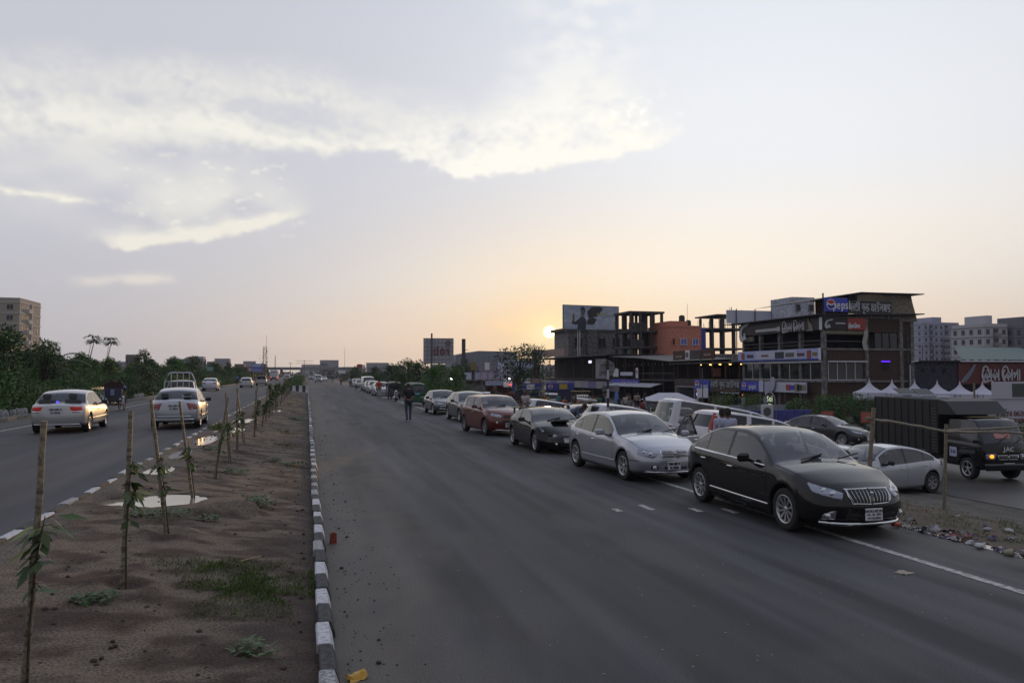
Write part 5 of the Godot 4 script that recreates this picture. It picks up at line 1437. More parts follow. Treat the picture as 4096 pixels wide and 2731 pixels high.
func build_stakes() -> void:
	var r := RandomNumberGenerator.new()
	r.seed = 77
	var bm := rough_mat("bamboo", lin(.27, .225, .155), 3.0, .6, 1.0, .6)
	var node_m := mat("bamboo_node", lin(.10, .075, .05), .7)
	var d := 5.88
	var i := 0
	while d < 94.0:
		var h: float = [1.90, 1.83, 1.87, 1.76, 1.74, 1.76][i] if i < 6 else r.randf_range(1.55, 1.85)
		var lean: float = [.06, .02, -.12, -.13, .14, -.06][i] if i < 6 else r.randf_range(-.14, .14)
		var x := -1.76 + r.randf_range(-.08, .05)
		var rad: float = r.randf_range(.021, .029)
		var t := thing("bamboo_stake", "bamboo stake holding a sapling in the median's row", "stake", Vector3(x, median_y(x) - .05, -d), .0, "bamboo stakes on the median")
		if i < 6: t.set_meta("label", ["bamboo stake nearest the camera in the median's row", "second nearest bamboo stake, before the puddle", "third bamboo stake, at the puddle's right end", "fourth bamboo stake, leaning left beside the weed mat", "fifth bamboo stake, leaning right behind the weed mat", "sixth bamboo stake, just behind the right-leaning one"][i])
		var pth := []; var rr := []
		var up := Vector3(lean, 1, r.randf_range(-.05, .05)).normalized()
		for k in 9:
			pth.append(up*h*k/8.0 + Vector3(r.randf_range(-.006, .006), 0, r.randf_range(-.006, .006))); rr.append(rad*lerpf(1.1, .86, k/8.0))
		var g := Geo.new()
		g.tube(pth, rr, 9)
		part("pole", g, bm, t)
		for k in [2, 4, 6]:
			var ng := Geo.new()
			ng.tube([pth[k] - up * .012, pth[k] + up * .012], [rr[k]*1.1], 9, false)
			part("node", ng, node_m, t)
		var st := Geo.new(); var lv := Geo.new()
		lv.colored = true
		var sh := r.randf_range(1.0, 1.3) if d < 40 else r.randf_range(1.3, 1.7)
		var sp := [Vector3(.04, 0, .03), Vector3(.03 + lean * .3, sh * .4, .04), Vector3(.035 + lean * .8, sh * .8, .03), Vector3(.05 + lean*sh, sh, .03)]
		st.tube(sp, [.012, .009, .006, .003], 5)
		var many := 17 if d < 30 else 60
		for k in many:
			var u := r.randf_range(.22, 1.0)
			var o: Vector3 = (sp[1] as Vector3).lerp(sp[2], u*1.6) if u < .62 else (sp[2] as Vector3).lerp(sp[3], (u - .62) / .38)
			var a := r.randf()*TAU
			var dir := Vector3(cos(a), r.randf_range(-.5, .35), sin(a)).normalized()
			var ll := r.randf_range(.09, .20)*(1.0 if d < 40 else 1.2)
			var stem_end := o + dir*ll * .35
			st.tube([o, stem_end], [.004, .002], 3, false)
			lv.tint = green(r, Color(.045, .085, .022) if r.randf() < .85 else Color(.16, .18, .05))
			for m in 3: leaf(lv, stem_end - dir * .03*m, (dir + dir.cross(Vector3.UP)*([.0, .9, -.9][m]) + rand_dir(r) * .3 + Vector3(0, -.45, 0)).normalized(), Vector3.UP + rand_dir(r) * .6, ll*(1.0 - .15*m), ll * .34)
		var s := thing("sapling", "thin sapling tied to a bamboo stake on the median", "sapling", Vector3(x, median_y(x) - .01, -d + .03), .0, "saplings on the median")
		if i < 3: s.set_meta("label", ["sapling at the nearest bamboo stake, with a few yellowed leaves", "sapling at the second bamboo stake with drooping leaves", "sapling at the third bamboo stake, before the puddle"][i])
		part("stem", st, M.get("bark", bm), s); part("foliage", lv, leaf_mat("leaves"), s)
		i += 1; d += 2.70
	for e in [[-2.55, 14.6, .75, .34, "low mat of dark weeds in front of the puddle"], [-1.35, 15.6, 1.05, .55, "broad mat of dark weeds right of the puddle"], [-1.75, 20.2, .5, .35, "small weed mat at the foot of the fifth bamboo stake"], [-.35, 21.6, .6, .35, "small weed mat against the right kerb"], [-.85, 22.6, .3, .2, "tiny weed tuft near the right kerb, beside the small mat"], [-.5, 43.0, .7, 1.6, "far weed mat spreading over the right kerb"], [-1.6, 13.9, .25, .15, "tuft of weeds below the broad weed mat"], [-.45, 7.3, .22, .22, "small leafy weed at the right kerb near the camera"], [-2.2, 9.3, .3, .2, "small grey-green weed at the second bamboo stake's foot"], [-3.1, 27.0, .3, .5, "dark weeds between the puddles beside the left kerb"]]:
		var g := Geo.new()
		g.colored = true
		var mf: float = (2.5 - median_y(e[0] * .85))/2.5
		for k in int(900*e[2]*e[3] + 60):
			var a := r.randf()*TAU; var q := sqrt(r.randf())
			q *= .75 + .35*sin(a*3.0 + e[0]) * .6
			var o := Vector3(cos(a)*q*e[2], .02 + r.randf() * .09*(1.0 - q * .6), sin(a)*q*e[3])
			g.tint = green(r, Color(.05, .105, .035))
			var b := r.randf()*TAU
			leaf(g, o, Vector3(cos(b), r.randf_range(-.1, .8), sin(b)).normalized(), Vector3.UP, r.randf_range(.05, .10), r.randf_range(.03, .05))
		solo("weed_mat", g, leaf_mat("leaves"), e[4], "weeds", "", Vector3(e[0] * mf, median_y(e[0] * mf), -e[1] * mf))
	var gg := Geo.new()
	gg.colored = true
	for e in [[-.55, 9.3, .8, .9, 4600], [-.9, 10.2, .8, .45, 1300], [-.6, 27.0, .6, 1.6, 700], [-.8, 33.0, .8, 2.0, 800], [-1.2, 50.0, 1.4, 5.0, 1500], [-1.2, 62.0, 1.6, 6.0, 1800], [-3.0, 31.5, .3, 1.4, 600], [-1.3, 80.0, 1.6, 9.0, 1200]]:
		for k in e[4]:
			var a := r.randf()*TAU; var q := pow(r.randf(), .9)*(1.0 + .45*sin(a*3.0 + e[1]) + .25*sin(a*7.0))
			var o := Vector3(minf(e[0] + cos(a)*q*e[2], .08), .0, -e[1] * .95 + sin(a)*q*e[3])
			o.y = median_y(o.x)
			gg.tint = green(r, Color(.075, .125, .030) if r.randf() < .85 else Color(.13, .115, .055))
			var tall := 3.0 if e[0] < -2.9 else 1.0
			var dir := (Vector3(0, 1.0, 0) + rand_dir(r) * .8).normalized()
			leaf(gg, o, dir, rand_dir(r), r.randf_range(.03, .075)*tall, .006 + .004*tall)
	tag(solo("grass", gg, leaf_mat("leaves"), "short green grass in patches along the median's right kerb", "grass"), "short green grass in patches along the median", "grass", "", "stuff")
	var gn := noise(31, .9, 4)
	var g2 := Geo.new()
	g2.colored = true
	for k in 9000:
		var x := 10.1 + pow(r.randf(), 1.3)*6.0; var dd := 5.0 + r.randf()*20.0
		if gn.get_noise_2d(x * .8 + 7.0, dd * .8) < -.02: continue
		g2.tint = green(r, Color(.05, .07, .022) if r.randf() < .7 else Color(.12, .10, .05))
		leaf(g2, Vector3(x, ground_y(x, dd) - .01, -dd), (Vector3(0, .8, 0) + rand_dir(r) * .9).normalized(), rand_dir(r), r.randf_range(.04, .12), .012)
	tag(solo("grass", g2, leaf_mat("leaves"), "", ""), "thin grass on the littered right-hand bank", "grass", "", "stuff")
func side_text(parent: Node, s: String, size: float, m: Material, at: Vector3, b := Basis(), squeeze := 1.0) -> void:
	lettering(parent, s, size, m, at, b, squeeze)
func make_truck(label: String, at: Vector3, turn: float) -> Node3D:
	var t := thing("box_truck", label, "truck", at, turn)
	var bl := paint("truck_black", lin(.005, .005, .006), .0, .6)
	bl.metallic_specular = .2
	var box_m := rough_mat("truck_box_black", lin(.012, .012, .014), 1.0, .7, 1.0, .6)
	var white := mat("truck_letters", lin(.6, .6, .6), .5)
	var trim := mat("black_trim", lin(.012, .012, .013), .45)
	var chrome := mat("chrome", lin(.72, .72, .74), .14, 1.0)
	var g := Geo.new()
	g.bbox(Vector3(0, 1.78, .95), Vector3(2.1, 2.05, 3.9), .03)
	var box := part("cargo_box", g, box_m, t)
	for sx in [-1.0, 1.0]:
		for k in 9:
			var rg := Geo.new()
			rg.bbox(Vector3(sx*1.06, 1.78, 2.8 - k * .42), Vector3(.025, 1.9, .05), .008)
			part("side_rib", rg, box_m, box)
		for k in 14:
			var rg := Geo.new()
			rg.bbox(Vector3(sx*1.062, .95 + k * .115, -.82), Vector3(.03, .045, .30), .01, Basis(Vector3(0, 0, 1), sx * .25))
			part("vent_slat", rg, trim, box)
	var hood := Geo.new()
	for e in [[Vector3(-1.05, 2.80, -1.0), Vector3(1.05, 2.80, -1.0), Vector3(1.05, 2.74, -1.45), Vector3(-1.05, 2.74, -1.45)], [Vector3(-1.05, 2.74, -1.45), Vector3(1.05, 2.74, -1.45), Vector3(1.05, 2.28, -2.0), Vector3(-1.05, 2.28, -2.0)], [Vector3(-1.05, 2.28, -2.0), Vector3(1.05, 2.28, -2.0), Vector3(1.05, 2.24, -1.0), Vector3(-1.05, 2.24, -1.0)]]:
		hood.quad(e[0], e[1], e[2], e[3])
	for sx in [-1.05, 1.05]:
		hood.quad(Vector3(sx, 2.80, -1.0), Vector3(sx, 2.74, -1.45), Vector3(sx, 2.28, -2.0), Vector3(sx, 2.24, -1.0))
	part("roof_fairing", hood, mat("fairing_black", lin(.012, .012, .015), .55), t)
	var S := {"L": 2.0, "van": true, "plan": [[0, .80], [.12, .88], [.4, .92], [2.0, .92]], "sill": [[0, .42], [2.0, .45]], "top": [[0, 1.20], [.04, 1.30], [.12, 1.42], [.42, 1.98], [.62, 2.14], [1.1, 2.18], [1.9, 2.15], [2.0, 2.1]], "belt": [[0, 1.12], [.12, 1.30], [2.0, 1.34]], "crown": [[0, .04], [2.0, .04]], "tumble": .10, "screen": [.08, .50], "rear": [9, 9.1], "windows": [[.38, 1.25]], "doors": [.35, 1.4], "xf": .85, "xr": 5.0, "wr": .39, "ar": .46, "ww": .24, "nose": [[.3, .04], [.5, 0], [1.0, 0], [1.3, .03]], "bow": .10, "tail": [[0, 0], [3, 0]], "rbow": .01,
		"lamp": [V(.56, .98), V(1.02, .96), V(1.02, .78), V(.60, .76)], "grille": [V(0, .92), V(.50, .92), V(.46, .78), V(0, .78)], "bars": 7, "upright": true, "plate": [.0, .55, .40, .22], "plate_text": 2, "seams": false, "seat": 1.2, "seat_up": .45, "mirror": .3}
	var c := Node3D.new()
	var cab := make_car("cab", S, bl, "", "")
	remove_child(cab)
	used.erase("cab")
	for w in cab.get_children():
		if String(w.name).begins_with("wheel") and not String(w.name).begins_with("wheel_arch"): continue
		if String(w.name).begins_with("underbody"): continue
		var o: Node3D = w
		var nm := String(o.name).rstrip("0123456789")
		cab.remove_child(o); o.name = "cab" if nm == "body" else nm
		t.add_child(o, true)
		o.position += Vector3(0, 0, -2.15)
	cab.free(); c.free()
	for e in [[-.80, -2.28], [.80, -2.28], [-.80, 1.9], [.80, 1.9]]:
		add_wheel(t, Vector3(e[0], .39, e[1]), .39, .24, 2)
	var ch := Geo.new()
	ch.box(Vector3(-.35, .62, .6), Vector3(.12, .2, 5.4)); ch.box(Vector3(.35, .62, .6), Vector3(.12, .2, 5.4)); ch.box(Vector3(0, .62, 3.0), Vector3(1.6, .16, .1)); ch.box(Vector3(0, .39, 1.9), Vector3(1.6, .14, .14)); ch.box(Vector3(0, .39, -2.28), Vector3(1.6, .14, .14))
	part("chassis", ch, trim, t)
	var bu := Geo.new()
	bu.bbox(Vector3(0, .52, -3.18), Vector3(1.86, .24, .16), .05)
	part("bumper", bu, bl, t)
	var front := Basis(Vector3.UP, PI)
	side_text(t, "JAC", .20, white, Vector3(0, 1.13, -3.165), front, 1.3)
	var pan := Geo.new()
	pan.bbox(Vector3(.925, .92, -1.62), Vector3(.012, .34, .36), .004)
	var pn := part("sticker", pan, mat("sticker_lilac", lin(.42, .43, .60), .5), t)
	lettering(pn, "FA", .20, mat("plate_ink", lin(.03, .03, .05), .6), Vector3(.935, .92, -1.62), Basis(Vector3.UP, PI / 2))
	var amber := glow("indicator_amber", Color(1.0, .55, .12), 2.2)
	var ig := Geo.new()
	ig.ball(Vector3(.62, .885, -3.13), Vector3(.07, .065, .04), Basis(), 6)
	part("indicator_lamp", ig, amber, t)
	for k in 2:
		var h := Geo.new()
		h.bbox(Vector3(.25, 2.86, 1.9 - k*1.15), Vector3(.75, .12, .62), .02)
		var hp := part("roof_hatch", h, mat("hatch_grey", lin(.34, .35, .40), .6), t)
		var l := Geo.new()
		l.bbox(Vector3(.25, 3.02, 2.0 - k*1.15), Vector3(.72, .025, .6), .01, Basis(Vector3.RIGHT, -.42))
		part("hatch_lid", l, trim, hp)
	var fan := Geo.new()
	fan.lathe([Vector2(0, .10), Vector2(.2, .10), Vector2(.24, .05), Vector2(.24, 0)], 14, Transform3D(Basis(), Vector3(.3, 2.81, -.35)))
	part("roof_vent", fan, M["hatch_grey"], t)
	var yel := Geo.new()
	yel.box(Vector3(0, 2.196, -2.0), Vector3(1.3, .012, .5))
	part("roof_mat", yel, mat("dusty_yellow", lin(.22, .17, .06), .8), t)
	var st := Geo.new()
	st.quv(Vector3(.35, 1.78, -2.82), Vector3(-.25, 1.78, -2.82), Vector3(-.25, 1.50, -2.97), Vector3(.35, 1.50, -2.97))
	part("paper_notice", st, mat("notice_pink", lin(.50, .22, .20), .7), t)
	return t
func make_auto(called: String, label: String, paint_m: Material, at: Vector3, turn: float) -> Node3D:
	var t := thing(called, label, "auto rickshaw", at, turn)
	var roof_m := rough_mat("canvas_cream", lin(.34, .33, .29), 2.0, .7, 1.0)
	var trim := mat("black_trim", lin(.012, .012, .013), .45)
	var W := .66
	var low := Geo.new()
	low.bbox(Vector3(0, .52, .55), Vector3(1.3, .56, 1.3), .09)
	low.bbox(Vector3(0, .40, -.55), Vector3(1.0, .18, 1.1), .05)
	low.bbox(Vector3(0, .62, -1.18), Vector3(.66, .62, .22), .10)
	part("body", low, paint_m, t)
	var rf := Geo.new()
	var rows := []
	for z in [-1.05, -1.0, -.7, .0, .9, 1.15, 1.22]:
		var row := []
		var f: float = lerpc([[-1.05, .80], [-.7, .95], [0, 1], [.9, 1], [1.22, .93]], z)
		for k in 13:
			var a := lerpf(-1.0, 1.0, k/12.0)
			row.append(Vector3(a*W*f, 1.70 - .20*pow(absf(a), 3.2) - .12*smoothstep(1.0, 1.25, z) - .10*smoothstep(-.8, -1.05, z), z))
		rows.append(row)
	rf.grid(rows)
	part("roof", rf, roof_m, t)
	var bk := Geo.new()
	for e in [[-.60, .24], [.60, .24]]:
		bk.bbox(Vector3(e[0], 1.15, 1.17), Vector3(.16, .78, .05), .02)
	bk.bbox(Vector3(0, .86, 1.19), Vector3(1.3, .18, .05), .02); bk.bbox(Vector3(0, 1.50, 1.17), Vector3(1.26, .10, .05), .02)
	for sx in [-.64, .64]:
		bk.bbox(Vector3(sx, 1.15, 1.0), Vector3(.04, .80, .32), .01)
		bk.beam(Vector3(sx, .6, -.1), Vector3(sx, 1.52, -.1), .05); bk.beam(Vector3(sx * .8, .7, -1.1), Vector3(sx * .9, 1.5, -.9), .05)
		bk.bbox(Vector3(sx, .85, .15), Vector3(.03, .05, 1.6), .01)
	part("cabin_frame", bk, paint_m, t)
	var gl := Geo.new()
	gl.box(Vector3(0, 1.20, 1.17), Vector3(1.06, .52, .012))
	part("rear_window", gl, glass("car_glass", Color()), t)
	var wsn := Geo.new()
	wsn.box(Vector3(0, 1.22, -1.07), Vector3(1.0, .62, .012), Basis(Vector3.RIGHT, -.2))
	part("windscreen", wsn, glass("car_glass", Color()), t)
	var seat := Geo.new()
	seat.bbox(Vector3(0, .72, .62), Vector3(1.15, .18, .5), .04); seat.bbox(Vector3(0, 1.0, .92), Vector3(1.15, .5, .12), .04); seat.bbox(Vector3(0, .66, -.35), Vector3(.5, .16, .35), .04)
	part("seat", seat, trim, t)
	for e in [[-.56, .62], [.56, .62], [0, -1.2]]: add_wheel(t, Vector3(e[0] if e[0] != 0 else .001, .22, e[1]), .22, .11, 3)
	for sx in [-.52, .52]:
		var lp := Geo.new()
		lp.bbox(Vector3(sx, .56, 1.21), Vector3(.12, .16, .04), .01)
		part("tail_light", lp, mat("tail_lamp_red", lin(.20, .012, .010), .12), t)
		var hl := Geo.new()
		hl.ball(Vector3(sx * .45, .74, -1.30), Vector3(.08, .08, .05), Basis(), 6)
		part("headlight", hl, mat("lamp_reflector", lin(.62, .63, .66), .18, .9), t)
		var mi := Geo.new()
		mi.bbox(Vector3(sx*1.5, 1.2, -1.0), Vector3(.12, .16, .03), .01)
		part("mirror", mi, trim, t)
	var wt := mat("truck_letters", lin(.6, .6, .6), .5)
	lettering(t, "CNG", .13, wt, Vector3(.36, .64, 1.21))
	var pl := Geo.new()
	pl.bbox(Vector3(-.05, .86, 1.225), Vector3(.42, .14, .015), .004)
	part("number_plate", pl, mat("plate_teal", lin(.12, .32, .36), .5), t)
	return t
func make_rickshaw(label: String, at: Vector3, turn: float) -> Node3D:
	var t := thing("cycle_rickshaw", label, "rickshaw", at, turn)
	var trim := mat("black_trim", lin(.012, .012, .013), .45)
	var steel := mat("dull_steel", lin(.22, .22, .23), .5, .6)
	var wheel := func(o: Vector3, r: float) -> void:
		var n := Node3D.new(); n.name = "wheel"; t.add_child(n, true); n.position = o
		var ty := Geo.new(); var sp := Geo.new()
		var ring := []
		for k in 29: ring.append(Vector3(0, cos(TAU*k/28)*r, sin(TAU*k/28)*r))
		ty.tube(ring, [.022], 6, false)
		for k in 18: sp.beam(Vector3(.02*(1 if k % 2 else -1), 0, 0), ring[int(k*28/18.0)], .006)
		sp.tube([Vector3(-.06, 0, 0), Vector3(.06, 0, 0)], [.03], 8)
		part("tyre", ty, mat("tyre_rubber", lin(.018, .018, .019), .85), n); part("spokes", sp, steel, n)
	wheel.call(Vector3(-.52, .35, .35), .35); wheel.call(Vector3(.52, .35, .35), .35); wheel.call(Vector3(0, .35, -1.35), .35)
	for sx in [-.52, .52]:
		var mg := Geo.new()
		var p := []
		for i in 2:
			var row := []
			for k in 9: row.append(Vector3(sx + (i - .5) * .12, .35 + sin(PI*k/8.0) * .42, .35 + cos(PI*k/8.0) * .42))
			p.append(row)
		mg.grid(p)
		part("mudguard", mg, mat("mudguard_grey", lin(.25, .26, .30), .4, .3), t)
	var fr := Geo.new()
	fr.beam(Vector3(-.55, .36, .35), Vector3(.55, .36, .35), .05); fr.beam(Vector3(0, .4, .35), Vector3(0, .55, -1.1), .05); fr.beam(Vector3(0, .35, -1.35), Vector3(0, 1.0, -1.15), .045); fr.beam(Vector3(-.3, 1.02, -1.12), Vector3(.3, 1.02, -1.12), .035); fr.beam(Vector3(0, .45, -.35), Vector3(0, .88, -.45), .04); fr.beam(Vector3(0, .85, -.4), Vector3(0, .9, -1.12), .04)
	fr.beam(Vector3(-.45, .30, .72), Vector3(.45, .30, .72), .04); fr.beam(Vector3(-.45, .30, .72), Vector3(-.45, .6, .3), .03); fr.beam(Vector3(.45, .30, .72), Vector3(.45, .6, .3), .03)
	part("frame", fr, trim, t)
	var bx := Geo.new()
	bx.bbox(Vector3(0, .66, .36), Vector3(.92, .34, .62), .05)
	part("seat_box", bx, mat("rickshaw_box", lin(.03, .03, .045), .4), t)
	for sx in [-.36, .36]:
		var tr := Geo.new()
		tr.tri(Vector3(sx - .08, .60, .685), Vector3(sx, .74, .685), Vector3(sx + .08, .60, .685))
		part("reflector", tr, mat("reflector_white", lin(.55, .55, .58), .4), t)
	var bck := Geo.new()
	bck.bbox(Vector3(0, 1.02, .62), Vector3(.86, .44, .06), .02)
	part("backrest", bck, mat("rickshaw_blue", lin(.025, .03, .08), .5), t)
	var sh := Geo.new()
	sh.bbox(Vector3(-.05, 1.02, .665), Vector3(.20, .34, .02), .01)
	part("painted_panel", sh, mat("rickshaw_panel", lin(.20, .22, .32), .4), t)
	var hd := Geo.new()
	var rows := []
	for i in 6:
		var a := lerpf(.15, 1.25, i/5.0)
		var row := []
		for k in 11:
			var b := lerpf(-1.0, 1.0, k/10.0)
			var arch := 1.0 - .28*pow(absf(b), 2.6)
			row.append(Vector3(b * .50, 1.15 + sin(a) * .46*arch + .02*(i % 2), .55 - cos(a) * .10 + (1.25 - a) * .12))
		rows.append(row)
	hd.grid(rows)
	part("folded_hood", hd, rough_mat("hood_cloth", lin(.06, .026, .024), 4.0, .5, 1.0), t)
	return t
func make_bike(label: String, col: Material, at: Vector3, turn: float, group := "") -> Node3D:
	var t := thing("motorcycle", label, "motorcycle", at, turn, group)
	var trim := mat("black_trim", lin(.012, .012, .013), .45)
	var chrome := mat("chrome", lin(.72, .72, .74), .14, 1.0)
	for z in [-.66, .62]:
		var n := Node3D.new(); n.name = "wheel"; t.add_child(n, true); n.position = Vector3(0, .30, z)
		var ty := Geo.new()
		var ring := []
		for k in 25: ring.append(Vector3(0, cos(TAU*k/24) * .25, sin(TAU*k/24) * .25))
		ty.tube(ring, [.055], 7, false)
		part("tyre", ty, mat("tyre_rubber", lin(.018, .018, .019), .85), n)
		var rm := Geo.new()
		for k in 5: rm.beam(Vector3.ZERO, Vector3(0, cos(TAU*k/5) * .22, sin(TAU*k/5) * .22), .035)
		rm.tube([Vector3(-.07, 0, 0), Vector3(.07, 0, 0)], [.06], 8)
		part("rim", rm, mat("dull_steel", lin(.22, .22, .23), .5, .6), n)
	var tank := Geo.new()
	tank.ball(Vector3(0, .80, -.18), Vector3(.15, .14, .28), Basis(Vector3.RIGHT, -.12), 8)
	part("fuel_tank", tank, col, t)
	var ft := Geo.new()
	ft.bbox(Vector3(0, .78, .58), Vector3(.20, .14, .42), .05, Basis(Vector3.RIGHT, .25)); ft.bbox(Vector3(0, .60, -.68), Vector3(.13, .05, .40), .02)
	part("fairing", ft, col, t)
	var st := Geo.new()
	st.bbox(Vector3(0, .82, .28), Vector3(.25, .10, .62), .04)
	part("seat", st, trim, t)
	var en := Geo.new()
	en.bbox(Vector3(0, .42, .02), Vector3(.26, .34, .40), .06)
	part("engine", en, mat("dull_steel", lin(.22, .22, .23), .5, .6), t)
	var fk := Geo.new()
	for sx in [-.09, .09]: fk.tube([Vector3(sx, .30, -.66), Vector3(sx, .92, -.44)], [.022], 6)
	part("fork", fk, chrome, t)
	var hb := Geo.new()
	hb.tube([Vector3(-.36, 1.02, -.30), Vector3(-.14, .98, -.42), Vector3(.14, .98, -.42), Vector3(.36, 1.02, -.30)], [.016], 6)
	part("handlebar", hb, trim, t)
	var hl := Geo.new()
	hl.ball(Vector3(0, .88, -.54), Vector3(.10, .10, .08), Basis(), 7)
	part("headlight", hl, mat("lamp_reflector", lin(.62, .63, .66), .18, .9), t)
	for sx in [-1.0, 1.0]:
		var mi := Geo.new()
		mi.beam(Vector3(sx * .24, 1.0, -.36), Vector3(sx * .32, 1.18, -.34), .012)
		mi.ball(Vector3(sx * .34, 1.21, -.34), Vector3(.06, .04, .015), Basis(), 6)
		part("mirror", mi, trim, t)
	var ex := Geo.new()
	ex.tube([Vector3(.14, .30, -.1), Vector3(.15, .28, .3), Vector3(.16, .40, .75)], [.025, .03, .04], 8)
	part("exhaust", ex, chrome, t)
	return t
func build_traffic() -> void:
	var silver := paint("silver_paint", lin(.40, .41, .45), .6, .34)
	var black := paint("black_paint", lin(.0060, .0056, .0062), .0, .6)
	black.metallic_specular = .2
	var white := paint("white_paint", lin(.55, .55, .60), .0, .4)
	var red := paint("red_paint", lin(.125, .018, .012), .2, .34)
	var grey := paint("grey_paint", lin(.055, .056, .060), .45, .36)
	var olive := paint("dark_green_grey_paint", lin(.045, .047, .044), .4, .36)
	var blue := paint("blue_grey_paint", lin(.07, .08, .10), .4, .36)
	var pale := paint("pale_silver_paint", lin(.46, .46, .46), .45, .36)
	var K := 1.04
	var cars := {}
	var put := func(kind: String, m: Material, x: float, d: float, turn: float, label: String, category := "car", y := .0, group := "") -> Node3D:
		var o: Node3D
		var key := kind + m.resource_name
		if cars.has(key): o = dup(cars[key], Vector3.ZERO, .0, label)
		else:
			o = make_car("parked_car" if category == "car" else category.replace(" ", "_"), spec(kind), m, label, category)
			cars[key] = o
		tag(o, label, category, group)
		o.position = Vector3(x, y, -d); o.rotation = Vector3(0, turn, 0); o.scale = Vector3.ONE*K
		return o
	put.call("black", black, 8.27, 12.18, PI - .018, "black saloon with chrome grille nearest the camera, parked over the edge line")
	var sv: Node3D = put.call("premium", silver, 7.97, 18.27, PI + .057, "silver saloon with its left front door open behind the black saloon")
	var dg := Geo.new()
	dg.bbox(Vector3(0, .56, .52), Vector3(.07, .62, 1.04), .02)
	var door := part("open_door", dg, silver, sv)
	door.position = Vector3(-.84, .0, -.86); door.rotation.y = -1.05
	var df := Geo.new()
	df.tube([Vector3(0, .86, .02), Vector3(.04, 1.10, .22), Vector3(.10, 1.34, .62), Vector3(.10, 1.36, .86), Vector3(.02, .88, 1.02)], [.028], 6)
	part("window_frame", df, mat("black_trim", lin(.012, .012, .013), .45), door)
	var dw := Geo.new()
	dw.poly(PackedVector2Array([Vector2(.05, .87), Vector2(.24, 1.10), Vector2(.62, 1.33), Vector2(.84, 1.34), Vector2(1.0, .88)]), Transform3D(Basis(Vector3(0, 0, 1), Vector3.UP, Vector3(-1, 0, 0)), Vector3(.03, 0, 0)), .006)
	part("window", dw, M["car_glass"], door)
	var dh := Geo.new()
	dh.bbox(Vector3(-.05, .76, .86), Vector3(.03, .035, .17), .01)
	part("handle", dh, M["chrome"], door)
	var dm := Geo.new()
	dm.bbox(Vector3(-.15, .97, .14), Vector3(.20, .15, .11), .04)
	part("mirror", dm, silver, door)
	var cp: Node3D = put.call("coupe", black, 7.84, 24.64, PI, "black coupe with a bonnet scoop and tall rear wing, behind the silver saloon")
	var sc := Geo.new()
	sc.bbox(Vector3(0, .93, -1.22), Vector3(.52, .09, .34), .035, Basis(Vector3.RIGHT, .12))
	part("bonnet_scoop", sc, black, cp)
	var wgm := Geo.new()
	wgm.bbox(Vector3(0, 1.23, 1.86), Vector3(1.36, .035, .26), .015)
	for sx in [-.62, .62]: wgm.bbox(Vector3(sx, 1.10, 1.84), Vector3(.03, .26, .18), .01)
	part("rear_wing", wgm, black, cp)
	put.call("hatch", red, 7.63, 31.45, PI + .128, "dark red hatchback turned slightly out of the parked row")
	put.call("grey", olive, 8.38, 40.2, PI + .04, "dark olive grey saloon behind the red hatchback")
	put.call("old", blue, 8.2, 47.6, PI + .04, "older blue-grey saloon with a steel guard bar, last before the green auto-rickshaw")
	put.call("premium", pale, 8.05, 86.9, PI + .02, "pale silver saloon partly hidden by the man in the orange shirt")
	put.call("saloon_tall", pale, 8.2, 96.9, PI + .02, "silver saloon second in the far parked row")
	put.call("compact", white, 8.4, 105.2, PI + .02, "white saloon third in the far parked row, beside the tall van")
	put.call("minibus", pale, 8.5, 112.8, PI + .02, "tall pale minibus in the far parked row", "van")
	put.call("old", grey, 8.6, 128.8, PI + .02, "dark saloon in the far parked row behind the minibus")
	put.call("grey", white, 8.8, 142.4, PI + .02, "white saloon last in the far parked row")
	var tilt := func(o: Node3D, y: float) -> void:
		o.position.y = y
		o.rotation = Vector3(0, -PI/2, 0); o.rotate_object_local(Vector3.RIGHT, -.155)
	tilt.call(put.call("suv", white, 13.6, 21.3, 0, "white off-roader nosed down the bank, with tall orange-red tail lights", "car"), -.60)
	tilt.call(put.call("minibus", white, 14.6, 25.6, 0, "long white minibus nosed down the bank beside the off-roader", "van"), -.74)
	var hb: Node3D = put.call("hatch", white, 12.4, 28.4, 0, "white hatchback with a roof spoiler nosed down the bank behind the silver saloon")
	tilt.call(hb, -.42)
	var sp := Geo.new()
	sp.bbox(Vector3(0, 1.53, 1.96), Vector3(1.3, .06, .36), .025)
	part("roof_spoiler", sp, white, hb)
	tilt.call(put.call("compact", silver, 13.2, 34.6, 0, "silver saloon with dark side glass nosed down the bank behind the black coupe"), -.55)
	tilt.call(put.call("estate", white, 14.4, 43.4, 0, "white estate car with dark windows nosed down the bank behind the red hatchback"), -.70)
	var F := HFIELD + .04
	put.call("grey", grey, 27.4, 36.2, PI + .42, "dark grey saloon in the lower forecourt before the clipped shrubs", "car", HFIELD)
	put.call("compact", silver, 17.75, 20.9, PI / 2 + .12, "silver compact saloon on the dirt below the bank, left of the black truck", "car", HFIELD)
	put.call("grey", white, 19.2, 26.4, PI + .8, "white car whose roof just shows behind the black saloon", "car", HFIELD)
	put.call("hatch", pale, 23.2, 44.8, PI - .4, "pale car with its windscreen to the camera, parked behind the long white minibus", "car", HFIELD)
	put.call("suv", pale, 25.0, 78.0, -.2, "pale off-roader seen from behind, parked before the terrace restaurant", "car", HFIELD)
	put.call("grey", blue, 28.3, 77.0, -.25, "dark blue-grey saloon seen from behind beside the wooden food cart", "car", HFIELD)
